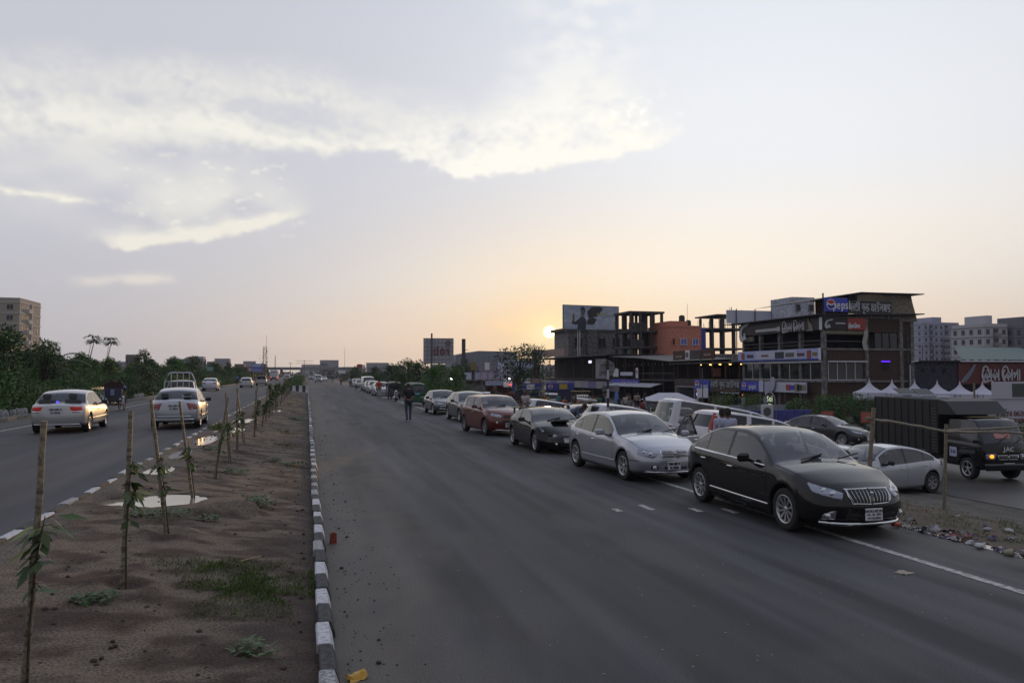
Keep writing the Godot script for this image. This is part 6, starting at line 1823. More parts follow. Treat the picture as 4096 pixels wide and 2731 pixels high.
	for e in [["old", white, 18.2, 93.0, .1, "white saloon far left in the lower car park"], ["hatch", white, 20.0, 90.0, -.1, "white hatchback in the lower car park, left of the red signal"], ["compact", pale, 21.8, 88.0, .2, "pale saloon in the lower car park under the small feathery tree"], ["suv", white, 19.3, 84.0, -.3, "white off-roader among the lower parked cars"], ["estate", silver, 23.8, 86.0, .1, "silver estate in the lower car park near the food stalls"]]:
		put.call(e[0], e[1], e[2], e[3], e[4], e[5], "car", HFIELD)
	make_truck("black box truck with its amber indicator lit on the lower service road", Vector3(23.95, HFIELD + .03, -24.5), PI - .12)
	var l1: Node3D = put.call("saloon_rear", pale, -8.45, 32.0, .03, "older silver saloon with lit orange tail lights on the left road", "car", LEFT_Y)
	l1.scale = Vector3.ONE*1.07
	for c in l1.get_children():
		if String(c.name).begins_with("tail_light"): c.material_override = glow("brake_lit", Color(.62, .10, .03), .16)
	var bs := Geo.new()
	bs.ball(Vector3(-.1, .98, 1.52), Vector3(.05, .06, .03), Basis(), 6)
	part("blue_lamp", bs, glow("blue_led", Color(.25, .2, 1.0), 3.0), l1)
	var l2: Node3D = put.call("saloon_tall", silver, -4.85, 33.2, .03, "newer silver saloon on the left road beside the median, with a rear guard bar", "car", LEFT_Y)
	lettering(l2, "Emarat", .09, mat("truck_letters", lin(.6, .6, .6), .5), Vector3(.36, 1.17, 1.60), Basis(Vector3.RIGHT, -1.05))
	var pk: Node3D = put.call("pickup", white, -7.3, 49.8, .02, "white pickup with a tubular roll rack and a brown covered load", "pickup", LEFT_Y)
	var rk := Geo.new()
	for z in [.52]:
		rk.tube([Vector3(-.86, .95, z), Vector3(-.80, 1.55, z), Vector3(-.62, 1.98, z), Vector3(-.5, 2.05, z), Vector3(.5, 2.05, z), Vector3(.62, 1.98, z), Vector3(.80, 1.55, z), Vector3(.86, .95, z)], [.034], 7)
		for x in [-.48, -.16, .16, .48]: rk.tube([Vector3(x, .95, z), Vector3(x, 2.04, z)], [.024], 6)
		rk.tube([Vector3(-.8, 1.55, z), Vector3(.8, 1.55, z)], [.022], 6)
	part("roll_rack", rk, white, pk)
	var ld := Geo.new()
	ld.ball(Vector3(.12, .95, 1.5), Vector3(.62, .34, .85), Basis(), 8)
	part("covered_load", ld, rough_mat("brown_tarp", lin(.20, .07, .035), 3.0, .6, 1.0, .9, .6), pk)
	var tp := Geo.new()
	tp.bbox(Vector3(0, 1.0, 1.5), Vector3(1.7, .08, 1.8), .03)
	part("load_sheet", tp, mat("blue_sheet", lin(.03, .035, .11), .7), pk)
	put.call("grey", white, -11.2, 99.0, .04, "white saloon far down the left road near the verge", "car", LEFT_Y)
	put.call("estate", white, -8.6, 120.0, .02, "white estate car with red tail lights far down the left road", "car", LEFT_Y)
	var cpk: Node3D = put.call("pickup", pale, -7.5, 138.0, .02, "silver pickup with a raised canopy far down the left road", "pickup", LEFT_Y)
	if cpk != pk:
		var cn := Geo.new()
		var rows := []
		for z in [.3, 2.3]:
			var row := []
			for k in 11:
				var a := PI*k/10.0
				row.append(Vector3(-cos(a) * .9, 1.5 + sin(a) * .75, z))
			rows.append(row)
		cn.grid(rows)
		part("canopy", cn, mat("canopy_dark", lin(.03, .03, .035), .7), cpk)
	put.call("suv", silver, -5.6, 232.0, .02, "silver off-roader far down the left road", "car", LEFT_Y)
	put.call("minibus", white, -5.4, 290.0, .02, "white van far down the left road", "van", LEFT_Y)
	var bt := thing("delivery_truck", "white box truck with lit tail lights far down the left road", "truck", Vector3(-9.3, LEFT_Y, -236.0))
	var bg := Geo.new()
	bg.bbox(Vector3(0, 1.9, 0), Vector3(2.2, 2.1, 4.2), .05)
	part("cargo_box", bg, white, bt)
	var bc := Geo.new()
	bc.bbox(Vector3(0, 1.35, -3.0), Vector3(2.0, 1.9, 1.6), .15)
	part("cab", bc, white, bt)
	var bu := Geo.new()
	bu.box(Vector3(0, .65, 0), Vector3(1.9, .3, 5.0))
	part("chassis", bu, M["black_trim"], bt)
	lettering(bt, "DANGER", .34, mat("plate_ink", lin(.03, .03, .05), .6), Vector3(0, 2.45, 2.11))
	for sx in [-.85, .85]:
		add_wheel(bt, Vector3(sx, .42, 1.3), .42, .3, 2); add_wheel(bt, Vector3(sx, .42, -2.9), .42, .3, 2)
		var tl := Geo.new()
		tl.ball(Vector3(sx * .9, .85, 2.12), Vector3(.12, .12, .04), Basis(), 6)
		part("tail_light", tl, glow("tail_lit", Color(1.0, .22, .06), 2.5), bt)
	put.call("minibus", silver, 3.0, 215.0, PI, "silver van coming towards the camera far down the right road", "van")
	put.call("compact", white, 5.3, 248.0, PI, "white car coming behind the silver van", "car")
	put.call("hatch", blue, 1.5, 300.0, PI, "blue vehicle far off beside the median's end", "car")
	put.call("minibus", white, 3.4, 330.0, PI, "white van farthest off on the right road", "van")
	put.call("grey", pale, 5.0, 318.0, PI, "pale saloon farthest off on the right road", "car")
	var gp := mat("auto_green", lin(.015, .085, .045), .35)
	var a1 := make_auto("auto_rickshaw", "green auto-rickshaw with a cream roof seen from behind on the right shoulder", gp, Vector3(8.2, 0, -60.4), .06)
	a1.scale = Vector3.ONE*1.05
	make_auto("auto_rickshaw", "dark grey auto-rickshaw parked behind the green one", mat("auto_grey", lin(.05, .052, .06), .4), Vector3(8.15, 0, -75.4), .04)
	for e in [[7.7, 300.0, "tiny green auto-rickshaw far down the right road"], [8.6, 278.0, "tiny yellow-green auto-rickshaw at the far right verge"]]:
		var a := dup(a1, Vector3(e[0], 0, -e[1]), PI, e[2])
		if e[1] < 290: (a.get_child(0) as MeshInstance3D).material_override = mat("auto_yellow", lin(.28, .26, .05), .5)
	make_rickshaw("cycle rickshaw with a folded maroon hood on the left road", Vector3(-10.55, LEFT_Y, -48.2), .05)
	var gp2 := glow("front_lit", Color(1, .95, .85), 1.5)
	var b0 := make_bike("motorcycle facing the camera on the right shoulder between the two auto-rickshaws", mat("bike_black", lin(.02, .02, .025), .3), Vector3(7.75, 0, -69.3), PI - .1)
	var bl := make_bike("motorcycle ridden far down the right road", mat("bike_black", Color()), Vector3(6.9, 0, -216.0), PI)
	var cols := [mat("bike_white", lin(.55, .55, .6), .3), mat("bike_red", lin(.25, .03, .02), .3), mat("bike_black", Color()), mat("bike_blue", lin(.03, .05, .18), .3)]
	for e in [[25.2, 39.8, 0, "motorcycle with a white headlamp cowl, leftmost of the three by the blue fence"], [26.3, 39.6, 1, "red motorcycle, middle one of the three by the blue fence"], [27.4, 39.4, 2, "black motorcycle, rightmost of the three by the blue fence"], [26.0, 41.2, 3, "blue motorcycle behind the red one by the blue fence"]]:
		var b := dup(b0, Vector3(e[0], HFIELD, -e[1]), PI - .5 + e[2] * .1, e[3])
		b.get_node("fuel_tank").material_override = cols[e[2]]; b.get_node("fairing").material_override = cols[e[2]]
	var r := RandomNumberGenerator.new()
	r.seed = 5
	for k in 24:
		var b := dup(b0, Vector3([21.6, 21.2, 22.6][int(k / 8.0)] + (k % 8) * .9 + r.randf() * .3, HFIELD, -([58.5, 60.9, 51.6][int(k / 8.0)] + r.randf())), PI + r.randf_range(-.5, .5), "motorcycle in the crowded rows before the low white-roofed hut")
		tag(b, "motorcycle in the crowded rows before the low white-roofed hut", "motorcycle", "motorcycles in the lower car park")
		var cm: Material = cols[r.randi() % 4]
		b.get_node("fuel_tank").material_override = cm; b.get_node("fairing").material_override = cm
var FX := Basis(Vector3(0, 0, 1), Vector3.UP, Vector3(-1, 0, 0))
var FZ := Basis()
func bp(called: String, m: Material, x0: float, x1: float, y0: float, y1: float, d0: float, d1: float, root: Node3D, r := .0) -> MeshInstance3D:
	var g := Geo.new()
	var s := Vector3(x1 - x0, y1 - y0, d1 - d0)
	if r > .0: g.bbox(Vector3.ZERO, s, r)
	else: g.box(Vector3.ZERO, s)
	var o := part(called, g, m, root)
	o.position = Vector3((x0 + x1)/2, (y0 + y1)/2, -(d0 + d1)/2) - root.position
	return o
func bldg(called: String, label: String, category: String, x: float, y: float, d: float) -> Node3D:
	return thing(called, label, category, Vector3(x, y, -d))
var win_mesh := {}
func window(root: Node3D, p: Vector3, w: float, h: float, b: Basis, frame_m: Material, pane_m: Material, bars := 1) -> void:
	var key := "%.2f %.2f %d %s" % [w, h, bars, frame_m.resource_name]
	if not win_mesh.has(key):
		var f := Geo.new()
		var t := .07
		f.box(Vector3(0, h/2, 0), Vector3(w + t, t, .16)); f.box(Vector3(0, -h/2, .03), Vector3(w + t*2.2, t, .24)); f.box(Vector3(-w/2, 0, 0), Vector3(t, h, .16)); f.box(Vector3(w/2, 0, 0), Vector3(t, h, .16))
		for k in bars: f.box(Vector3(-w/2 + w*(k + 1.0)/(bars + 1), 0, 0), Vector3(.05, h, .12))
		var g := Geo.new()
		g.box(Vector3(0, 0, -.02), Vector3(w, h, .06))
		win_mesh[key] = [f.mesh(), g.mesh()]
	var o := part("window", win_mesh[key][0], frame_m, root)
	o.transform = Transform3D(b, p - root.position)
	part("pane", win_mesh[key][1], pane_m, o)
func circle2(r: float, n := 28, a0 := .0, a1 := TAU) -> PackedVector2Array:
	var p := PackedVector2Array()
	for k in n + (0 if a1 - a0 > TAU - .01 else 1): p.push_back(Vector2(cos(a0 + (a1 - a0)*k/n), sin(a0 + (a1 - a0)*k/n))*r)
	return p
func globe(root: Node3D, p: Vector3, r: float, b: Basis) -> void:
	var xf := Transform3D(b, p - root.position)
	var g := Geo.new(); g.poly(circle2(r), xf, .02)
	var e := part("emblem", g, mat("sign_white", lin(.62, .62, .66), .5), root)
	var up := PackedVector2Array(); var dn := PackedVector2Array()
	for k in 15:
		var a := PI*(.06 + .88*k/14.0)
		up.push_back(Vector2(cos(a), sin(a))*r * .86)
	up.append_array(PackedVector2Array([Vector2(-.62, .30)*r, Vector2(0, .05)*r, Vector2(.6, .22)*r]))
	for k in 15:
		var a := PI*(1.08 + .84*k/14.0)
		dn.push_back(Vector2(cos(a), sin(a))*r * .86)
	dn.append_array(PackedVector2Array([Vector2(.62, -.02)*r, Vector2(0, -.22)*r, Vector2(-.6, -.05)*r]))
	var g1 := Geo.new(); g1.poly(up, xf, .028); part("emblem_red", g1, mat("sign_red", lin(.42, .03, .03), .5), e)
	var g2 := Geo.new(); g2.poly(dn, xf, .028); part("emblem_blue", g2, mat("sign_blue_dark", lin(.02, .03, .25), .5), e)
func word(root: Node3D, s: String, size: float, m: Material, p: Vector3, b: Basis, squeeze := 1.0) -> void:
	lettering(root, s, size, m, p - root.position, b, squeeze)
func cola(root: Node3D, p: Vector3, h: float, width: float, b: Basis, m: Material) -> void:
	var g := Geo.new()
	var xf := Transform3D(b, p - root.position)
	bangla(g, ["e", "ka", "aa", "ka", "aa", " ", "e", "ka", "aa", "la", "aa"], xf, h * .72, width, h * .115, false)
	for x in [.02, .52]:
		var q := []
		for k in 12:
			var a := lerpf(.15, PI*1.45, k/11.0)
			q.append(Vector2((x + .085 + cos(a) * .085)*width, h*(.45 + sin(a) * .52)))
		g.stroke(q, h * .12, xf, .012)
	var tail := []
	for k in 8: tail.append(Vector2((.02 + .26*k/7.0)*width, h*(-.08 - .06*sin(k * .9))))
	g.stroke(tail, h * .10, xf, .012)
	part("lettering", g, m, root)
func sign_on(root: Node3D, called: String, m: Material, p: Vector3, w: float, h: float, b: Basis, t := .14) -> MeshInstance3D:
	var g := Geo.new()
	g.bbox(Vector3(w/2, h/2, -t/2), Vector3(w, h, t), .02)
	var o := part(called, g, m, root)
	o.transform = Transform3D(b, p - root.position)
	return o
func guitar_g(root: Node3D, p: Vector3, h: float, b: Basis, m: Material) -> void:
	var g := Geo.new()
	var xf := Transform3D(b, p - root.position)
	var out := PackedVector2Array([Vector2(1.15, 1.0), Vector2(.98, 1.04), Vector2(.62, .98), Vector2(.28, .86), Vector2(.08, .58), Vector2(.03, .28), Vector2(.12, .05), Vector2(.28, -.04), Vector2(.46, .03), Vector2(.60, .10), Vector2(.82, .10), Vector2(.70, .26), Vector2(.66, .48), Vector2(.50, .48), Vector2(.52, .32), Vector2(.42, .24), Vector2(.33, .34), Vector2(.32, .55), Vector2(.40, .72), Vector2(.60, .82), Vector2(.86, .86)])
	var q := PackedVector2Array()
	for e in out: q.push_back(e*h)
	g.poly(q, xf, .05)
	part("emblem", g, m, root)
func build_buildings() -> void:
	var r := RandomNumberGenerator.new()
	r.seed = 12
	var conc := rough_mat("raw_concrete", lin(.21, .20, .195), .25, .7, 1.0, .92, .5)
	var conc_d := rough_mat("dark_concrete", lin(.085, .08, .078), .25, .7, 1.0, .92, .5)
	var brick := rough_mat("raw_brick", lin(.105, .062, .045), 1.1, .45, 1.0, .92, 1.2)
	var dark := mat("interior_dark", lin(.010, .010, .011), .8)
	var black := mat("sign_black", lin(.016, .015, .016), .5)
	var white := mat("sign_white", lin(.62, .62, .66), .5)
	var pale := mat("letter_silver", lin(.42, .42, .46), .4)
	var blue := mat("sign_blue", lin(.030, .045, .42), .45)
	var redm := mat("sign_red", lin(.42, .03, .03), .5)
	var cola_red := mat("cola_red", lin(.10, .012, .010), .5)
	var brown := rough_mat("brown_panel", lin(.12, .055, .04), .6, .6, 1.0)
	var lilac := mat("sign_lilac", lin(.34, .38, .62), .5)
	var steel := mat("steel_frame", lin(.10, .10, .11), .5, .5)
	var tin := rough_mat("tin_roof", lin(.045, .042, .042), 1.0, .6, 1.0, .6)
	var alu := mat("aluminium", lin(.42, .43, .46), .4, .6)
	var pane := glass("shop_glass", Color(lin(.03, .035, .035), .55))
	var far_pane := mat("far_pane", lin(.02, .023, .032), .5)
	var Y0 := HFIELD
	var g := bldg("brick_restaurant", "three-storey brick restaurant with guitar-shaped sign letters and a shed on its roof", "restaurant", 48.0, Y0, 64.0)
	bp("wall", brick, 43.7, 53.3, Y0, 1.75, 57.9, 70.5, g)
	bp("back_wall", conc_d, 52.9, 53.3, 1.75, 7.4, 57.9, 70.5, g); bp("back_wall", conc_d, 43.7, 53.3, 1.75, 7.4, 70.2, 70.5, g)
	for y in [1.70, 4.55, 7.38]: bp("floor_slab", conc, 43.55, 53.35, y, y + .16, 57.72, 70.6, g)
	for d in [57.85, 61.0, 64.2, 67.4, 70.4]: bp("column", conc, 43.62, 43.98, Y0, 7.4, d - .16, d + .16, g)
	for x in [48.2, 51.9, 53.1]: bp("column", conc, x - .17, x + .17, Y0, 7.4, 57.74, 58.05, g)
	bp("brick_band", brick, 43.66, 48.0, 3.55, 4.56, 57.80, 57.98, g); bp("brick_band", brick, 48.35, 53.25, 1.86, 4.60, 57.82, 58.0, g); bp("brick_band", brick, 51.98, 53.25, 4.70, 7.38, 57.82, 58.0, g); bp("brick_band", brick, 48.35, 51.75, 6.15, 7.38, 57.82, 58.0, g)
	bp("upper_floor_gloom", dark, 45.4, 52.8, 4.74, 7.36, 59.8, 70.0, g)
	for k in 8:
		var d0 := 58.1 + k*1.54
		bp("window_pane", pane, 43.80, 43.83, 1.95, 3.42, d0 + .06, d0 + 1.48, g)
		bp("window_post", alu, 43.74, 43.84, 1.88, 3.50, d0 - .03, d0 + .05, g)
	bp("window_sill", alu, 43.60, 43.90, 1.87, 1.95, 57.9, 70.4, g); bp("awning_tube", alu, 43.40, 43.62, 3.44, 3.60, 57.8, 70.5, g)
	for k in 4:
		var x0 := 44.2 + k * .92
		bp("window_pane", pane, x0 + .05, x0 + .88, 1.98, 3.40, 57.86, 57.89, g)
		bp("window_post", alu, x0 - .03, x0 + .05, 1.90, 3.46, 57.80, 57.90, g)
	bp("window_sill", alu, 44.1, 48.0, 1.87, 1.96, 57.72, 57.92, g); bp("awning_tube", alu, 44.0, 48.1, 3.46, 3.60, 57.50, 57.70, g)
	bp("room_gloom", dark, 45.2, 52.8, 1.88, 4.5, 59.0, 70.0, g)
	bp("stair_room", mat("stair_grey", lin(.16, .17, .20), .7), 49.2, 51.6, 4.72, 6.1, 59.2, 59.3, g)
	for k in 3:
		bp("window_pane", pane, 49.2 + k * .8, 49.95 + k * .8, 4.72, 6.10, 57.9, 57.93, g)
		bp("window_post", black, 49.12 + k * .8, 49.2 + k * .8, 4.68, 6.14, 57.85, 57.96, g)
	bp("window_opening", dark, 49.8, 50.6, 2.75, 3.52, 57.79, 57.83, g)
	bp("neon_tube", glow("violet_neon", Color(.36, .12, 1.0), 2.6), 49.75, 50.65, 3.52, 3.58, 57.74, 57.80, g)
	var dp := Geo.new()
	dp.tube([Vector3(0, 0, 0), Vector3(0, 4.5, 0), Vector3(.1, 4.8, 0), Vector3(.9, 4.9, 0)], [.07], 8)
	part("drain_pipe", dp, alu, g).position = Vector3(52.7, Y0, -57.66) - g.position
	var gp := Geo.new()
	gp.tube([Vector3(52.6, -1.2, -57.72), Vector3(52.55, 6.6, -57.72)], [.035], 6)
	part("green_pipe", gp, mat("green_pipe", lin(.02, .10, .07), .6), g).position = -g.position
	var rf := Geo.new()
	rf.quad(Vector3(42.6, 7.62, -57.2), Vector3(42.6, 7.62, -72.2), Vector3(54, 7.9, -72.2), Vector3(54, 7.9, -57.2)); rf.quad(Vector3(42.6, 7.54, -57.2), Vector3(42.6, 7.54, -72.2), Vector3(54, 7.80, -72.2), Vector3(54, 7.80, -57.2)); rf.quad(Vector3(42.6, 7.62, -57.2), Vector3(42.6, 7.62, -72.2), Vector3(42.6, 7.54, -72.2), Vector3(42.6, 7.54, -57.2)); rf.quad(Vector3(42.6, 7.62, -57.2), Vector3(54, 7.9, -57.2), Vector3(54, 7.8, -57.2), Vector3(42.6, 7.54, -57.2))
	part("eaves", rf, tin, g).position = -g.position
	var sh := Geo.new()
	sh.quad(Vector3(41.9, 8.75, -58.0), Vector3(47.6, 9.72, -57.6), Vector3(47.6, 9.72, -66), Vector3(41.9, 8.75, -66)); sh.quad(Vector3(47.6, 9.72, -57.6), Vector3(54.2, 9.72, -57.4), Vector3(54.2, 9.72, -66), Vector3(47.6, 9.72, -66))
	sh.quad(Vector3(41.9, 8.68, -58.0), Vector3(47.6, 9.64, -57.6), Vector3(47.6, 9.64, -66), Vector3(41.9, 8.68, -66)); sh.quad(Vector3(47.6, 9.64, -57.6), Vector3(54.2, 9.64, -57.4), Vector3(54.2, 9.64, -66), Vector3(47.6, 9.64, -66))
	sh.quad(Vector3(41.9, 8.75, -58.0), Vector3(47.6, 9.72, -57.6), Vector3(47.6, 9.64, -57.6), Vector3(41.9, 8.68, -58.0)); sh.quad(Vector3(47.6, 9.72, -57.6), Vector3(54.2, 9.72, -57.4), Vector3(54.2, 9.64, -57.4), Vector3(47.6, 9.64, -57.6))
	part("shed_roof", sh, tin, g).position = -g.position
	var sw := Geo.new()
	sw.quad(Vector3(44.0, 7.7, -59.2), Vector3(44.0, 9.05, -59.2), Vector3(47.5, 9.62, -59.2), Vector3(47.5, 7.7, -59.2))
	part("shed_wall", sw, rough_mat("rust_sheet", lin(.14, .06, .03), .8, .6, 1.0), g).position = -g.position
	var tp := []
	for i in 7:
		var row := []
		for k in 15:
			var u := k/14.0; var w := i/6.0
			row.append(Vector3(47.4 + u*6.1, 9.55 - w*2.35 + .05*sin(u*9.0 + w*3.0), -58.0 + .22*sin(u*5.0 + w*2.5) + (.25*w if u > .6 else .0)))
		tp.append(row)
	var tg := Geo.new()
	tg.grid(tp)
	part("tarpaulin", tg, rough_mat("tarp_khaki", lin(.20, .17, .11), .7, .6, 1.0, .55), g).position = -g.position
	for x in [44.2, 47.5, 50.6, 53.4]: bp("shed_post", steel, x - .05, x + .05, 7.5, 9.6, 58.3, 58.4, g)
	bp("rail", steel, 43.6, 43.66, 5.35, 5.41, 57.8, 70.5, g); bp("rail", steel, 43.6, 43.66, 5.02, 5.06, 57.8, 70.5, g); bp("rail", steel, 43.7, 48.0, 5.30, 5.36, 57.78, 57.84, g)
	bp("rolled_blind", rough_mat("blind_beige", lin(.27, .24, .17), .9, .7, 1.0), 43.9, 47.9, 5.92, 6.34, 57.70, 57.95, g, .08)
	bp("rolled_blind", M["blind_beige"], 43.5, 43.75, 5.70, 6.20, 68.4, 70.6, g, .08)
	var cu := []
	for i in 9:
		var row := []
		for k in 4: row.append(Vector3(47.75 + k * .16 + .10*sin(i * .9), 6.45 - i * .24, -57.66 - .05*(k % 2)))
		cu.append(row)
	var cg := Geo.new(); cg.grid(cu)
	part("curtain", cg, mat("curtain_cream", lin(.36, .34, .29), .8), g).position = -g.position
	var s1 := sign_on(g, "black_sign_band", black, Vector3(43.35, 6.30, -70.7), 13.0, 1.10, FX)
	guitar_g(g, Vector3(43.30, 5.75, -70.6), 1.75, FX, pale)
	word(g, "KNK", .55, mat("letter_dark_red", lin(.10, .014, .012), .5), Vector3(43.30, 6.72, -68.2), FX, 1.0)
	var nk := Geo.new(); nk.bbox(Vector3(1.9, 0, .02), Vector3(3.8, .28, .06), .02); nk.bbox(Vector3(3.9, .02, .03), Vector3(.5, .46, .07), .03)
	part("guitar_neck", nk, pale, g).transform = Transform3D(FX, Vector3(43.32, 6.68, -67.6) - g.position)
	cola(g, Vector3(43.30, 6.42, -63.2), .95, 3.4, FX, pale)
	var bt := Geo.new(); bt.poly(PackedVector2Array([Vector2(0, .9), Vector2(.16, .92), Vector2(.3, .55), Vector2(.72, .2), Vector2(.8, -.3), Vector2(-.2, -.28), Vector2(.2, -.1), Vector2(.12, .45)]), Transform3D(FX, Vector3(43.32, 6.55, -59.4) - g.position), .02)
	part("printed_splash", bt, mat("print_tan", lin(.22, .17, .12), .5), g)
	bp("corner_trim", white, 43.3, 43.5, 6.3, 7.4, 57.6, 57.75, g)
	sign_on(g, "black_sign_band", black, Vector3(43.55, 6.32, -57.55), 2.5, 1.05, FZ)
	guitar_g(g, Vector3(43.65, 6.42, -57.52), .80, FZ, pale)
	var nk2 := Geo.new(); nk2.bbox(Vector3(.5, 0, .02), Vector3(1.0, .14, .05), .02)
	part("guitar_neck", nk2, pale, g).position = Vector3(44.8, 6.88, -57.52) - g.position
	sign_on(g, "red_sign_panel", mat("cola_red_bright", lin(.30, .035, .025), .5), Vector3(46.05, 6.30, -57.52), 1.9, 1.08, FZ)
	cola(g, Vector3(46.1, 6.50, -57.48), .42, 1.2, FZ, white)
	sign_on(g, "poster_band", lilac, Vector3(43.30, 3.68, -70.9), 13.2, 1.02, FX)
	bp("poster_edge", white, 43.22, 43.34, 3.66, 4.72, 57.62, 57.78, g); bp("poster_edge", mat("poster_blue", lin(.03, .04, .25), .5), 43.25, 43.30, 3.66, 3.80, 57.8, 70.85, g)
	bp("poster_panel", mat("poster_pale", lin(.45, .46, .58), .5), 43.27, 43.30, 3.84, 4.64, 60.9, 67.6, g)
	for e in [[69.9, .5, .62, "cola_red_bright"], [68.6, 1.1, .30, "plate_ink"], [66.0, 1.2, .16, "letter_dark_red"], [63.6, 1.4, .62, "plate_ink"], [62.0, 1.3, .40, "steel_frame"], [60.4, 1.0, .26, "letter_dark_red"], [59.2, .5, .7, "cola_red_bright"], [58.4, .6, .30, "dusty_yellow"]]:
		bp("print", M[e[3]], 43.245, 43.268, 4.2 - e[2] / 2, 4.2 + e[2] / 2, e[0] - e[1] / 2, e[0] + e[1] / 2, g)
	var ts := bldg("roof_sign", "blue and black sign board raised on posts above the brick restaurant's roof", "sign", 46.9, 7.6, 57.9)
	sign_on(ts, "blue_panel", blue, Vector3(43.5, 7.86, -57.2), 2.35, 1.22, FZ)
	globe(ts, Vector3(44.1, 8.50, -57.18), .46, FZ)
	word(ts, "pepsi", .92, white, Vector3(45.18, 8.42, -57.17), FZ, .78)
	sign_on(ts, "black_panel", black, Vector3(45.88, 7.74, -57.24), 4.6, 1.16, FZ)
	var bg := Geo.new()
	bangla(bg, ["ka", "aa", "ja", "ii", " ", "pha", "u", "dda", " ", "a", "aa", "i", "la", "ya", "aa", "nda"], Transform3D(FZ, Vector3(46.05, 7.98, -57.22) - ts.position), .62, 4.3, .075)
	part("lettering", bg, pale, ts)
	for x in [43.7, 46.0, 48.4, 50.3]: bp("post", steel, x - .05, x + .05, 7.3, 8.9, 57.42, 57.5, ts)
	var lb := bldg("shop_board", "low board with a blue panel, a bean-shaped cut-out and food photographs under the brick restaurant", "sign", 43.2, Y0, 64.5)
	sign_on(lb, "board", mat("board_white", lin(.46, .47, .58), .5), Vector3(43.0, .72, -69.9), 10.6, .95, FX)
	sign_on(lb, "blue_panel", blue, Vector3(42.96, .72, -69.9), 3.4, .95, FX)
	globe(lb, Vector3(42.94, 1.22, -69.2), .34, FX)
	word(lb, "pepsi", .62, white, Vector3(42.93, 1.16, -67.7), FX, .85)
	var bo := Geo.new(); bo.poly(PackedVector2Array([Vector2(-.35, -.5), Vector2(.35, -.5), Vector2(.38, .4), Vector2(.25, .62), Vector2(-.25, .62), Vector2(-.38, .4)]), Transform3D(FX, Vector3(42.90, 1.2, -66.1) - lb.position), .04)
	part("bottle_cut_out", bo, mat("board_white", Color()), lb)
	for sx in [-.42, .42]:
		var be := Geo.new()
		var pts := PackedVector2Array()
		for q in circle2(1.0): pts.push_back(Vector2(q.x * .42, q.y * .72).rotated(-.3) + Vector2(sx, sx * .5))
		be.poly(pts, Transform3D(FX, Vector3(42.88 - sx * .04, 1.25, -64.6) - lb.position), .05)
		part("bean_cut_out", be, mat("bean_lilac", lin(.34, .35, .46), .5), lb)
	for e in [[61.9, "cola_red_bright", .5], [61.3, "sign_blue", .4], [60.6, "print_tan", .7], [60.2, "green_pipe", .5], [59.7, "print_tan", .5]]:
		bp("food_photo", M[e[1]], 42.945, 42.98, 1.2 - e[2] / 2, 1.2 + e[2] / 2, e[0] - .35, e[0] + .3, lb)
	for d in [69.5, 66.0, 62.5, 59.6]: bp("post", steel, 43.05, 43.13, Y0, .8, d - .04, d + .04, lb)
	var rs := bldg("round_sign", "round black sign with a white ring and white lettering before the brick restaurant", "sign", 41.6, Y0, 62.5)
	var ro := Geo.new(); ro.poly(circle2(.92, 36), Transform3D(FX, Vector3(41.5, -.1, -62.5) - rs.position), .06)
	part("disc", ro, black, rs)
	var rg := Geo.new()
	var ring := []
	for k in 41: ring.append(Vector2(cos(TAU*k/40) * .86, sin(TAU*k/40) * .86))
	rg.stroke(ring, .05, Transform3D(FX, Vector3(41.43, -.1, -62.5) - rs.position), .02)
	part("ring", rg, white, rs)
	var lit := glow("sign_letters_lit", Color(.8, .85, .7), .5)
	word(rs, "Soi", .72, lit, Vector3(41.42, .12, -62.5), FX, .9); word(rs, "300", .42, lit, Vector3(41.42, -.46, -62.5), FX, .8)
	bp("post", steel, 41.56, 41.64, Y0, -.9, 62.46, 62.54, rs)
	var t2 := bldg("terrace_restaurant", "two-storey open terrace restaurant with a row of small ceiling lamps, left of the brick one", "restaurant", 47.0, Y0, 78.0)
	bp("back_wall", conc_d, 51.0, 51.3, Y0, 3.6, 70.8, 85.3, t2); bp("side_wall", conc_d, 43.6, 51.0, Y0, 1.7, 85.1, 85.3, t2)
	bp("floor_slab", conc, 43.5, 51.2, 1.62, 1.82, 70.8, 85.3, t2)
	bp("parapet", rough_mat("brown_parapet", lin(.10, .072, .066), .5, .7, 1.0), 43.45, 43.60, .98, 1.80, 79.6, 85.4, t2)
	bp("roof", tin, 42.7, 51.5, 3.58, 3.70, 70.75, 85.5, t2)
	for d in [71.2, 74.0, 76.8, 79.6, 82.4, 85.0]: bp("terrace_post", rough_mat("wood_post", lin(.10, .065, .035), 1.0), 43.62, 43.74, 1.8, 3.6, d - .06, d + .06, t2)
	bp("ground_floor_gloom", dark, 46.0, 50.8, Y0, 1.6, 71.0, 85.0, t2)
	bp("window_frame", alu, 43.5, 43.6, Y0, .95, 85.2, 85.35, t2); bp("window_frame", alu, 43.5, 43.6, Y0, .95, 80.6, 80.75, t2); bp("window_frame", alu, 43.5, 43.6, .85, .98, 80.6, 85.35, t2)
	bp("window_pane", pane, 43.54, 43.56, -.7, .85, 80.8, 85.2, t2)
	for k in 9:
		var la := Geo.new(); la.ball(Vector3.ZERO, Vector3(.08, .05, .14), Basis(), 6)
		var lm := part("ceiling_lamp", la, glow("lamp_warm", Color(1, .74, .38), 5.0), t2)
		var lp := Vector3(43.9 + (k % 2) * .7, 3.46, -(71.4 + k*1.05))
		lm.position = lp - t2.position
		if k % 3 == 1:
			var ol := OmniLight3D.new()
			ol.name = "lamp_glow"; ol.light_color = Color(1, .72, .40); ol.light_energy = .10; ol.omni_range = 9.0; ol.shadow_enabled = true; ol.light_size = .1
			t2.add_child(ol, true); ol.position = lp - t2.position
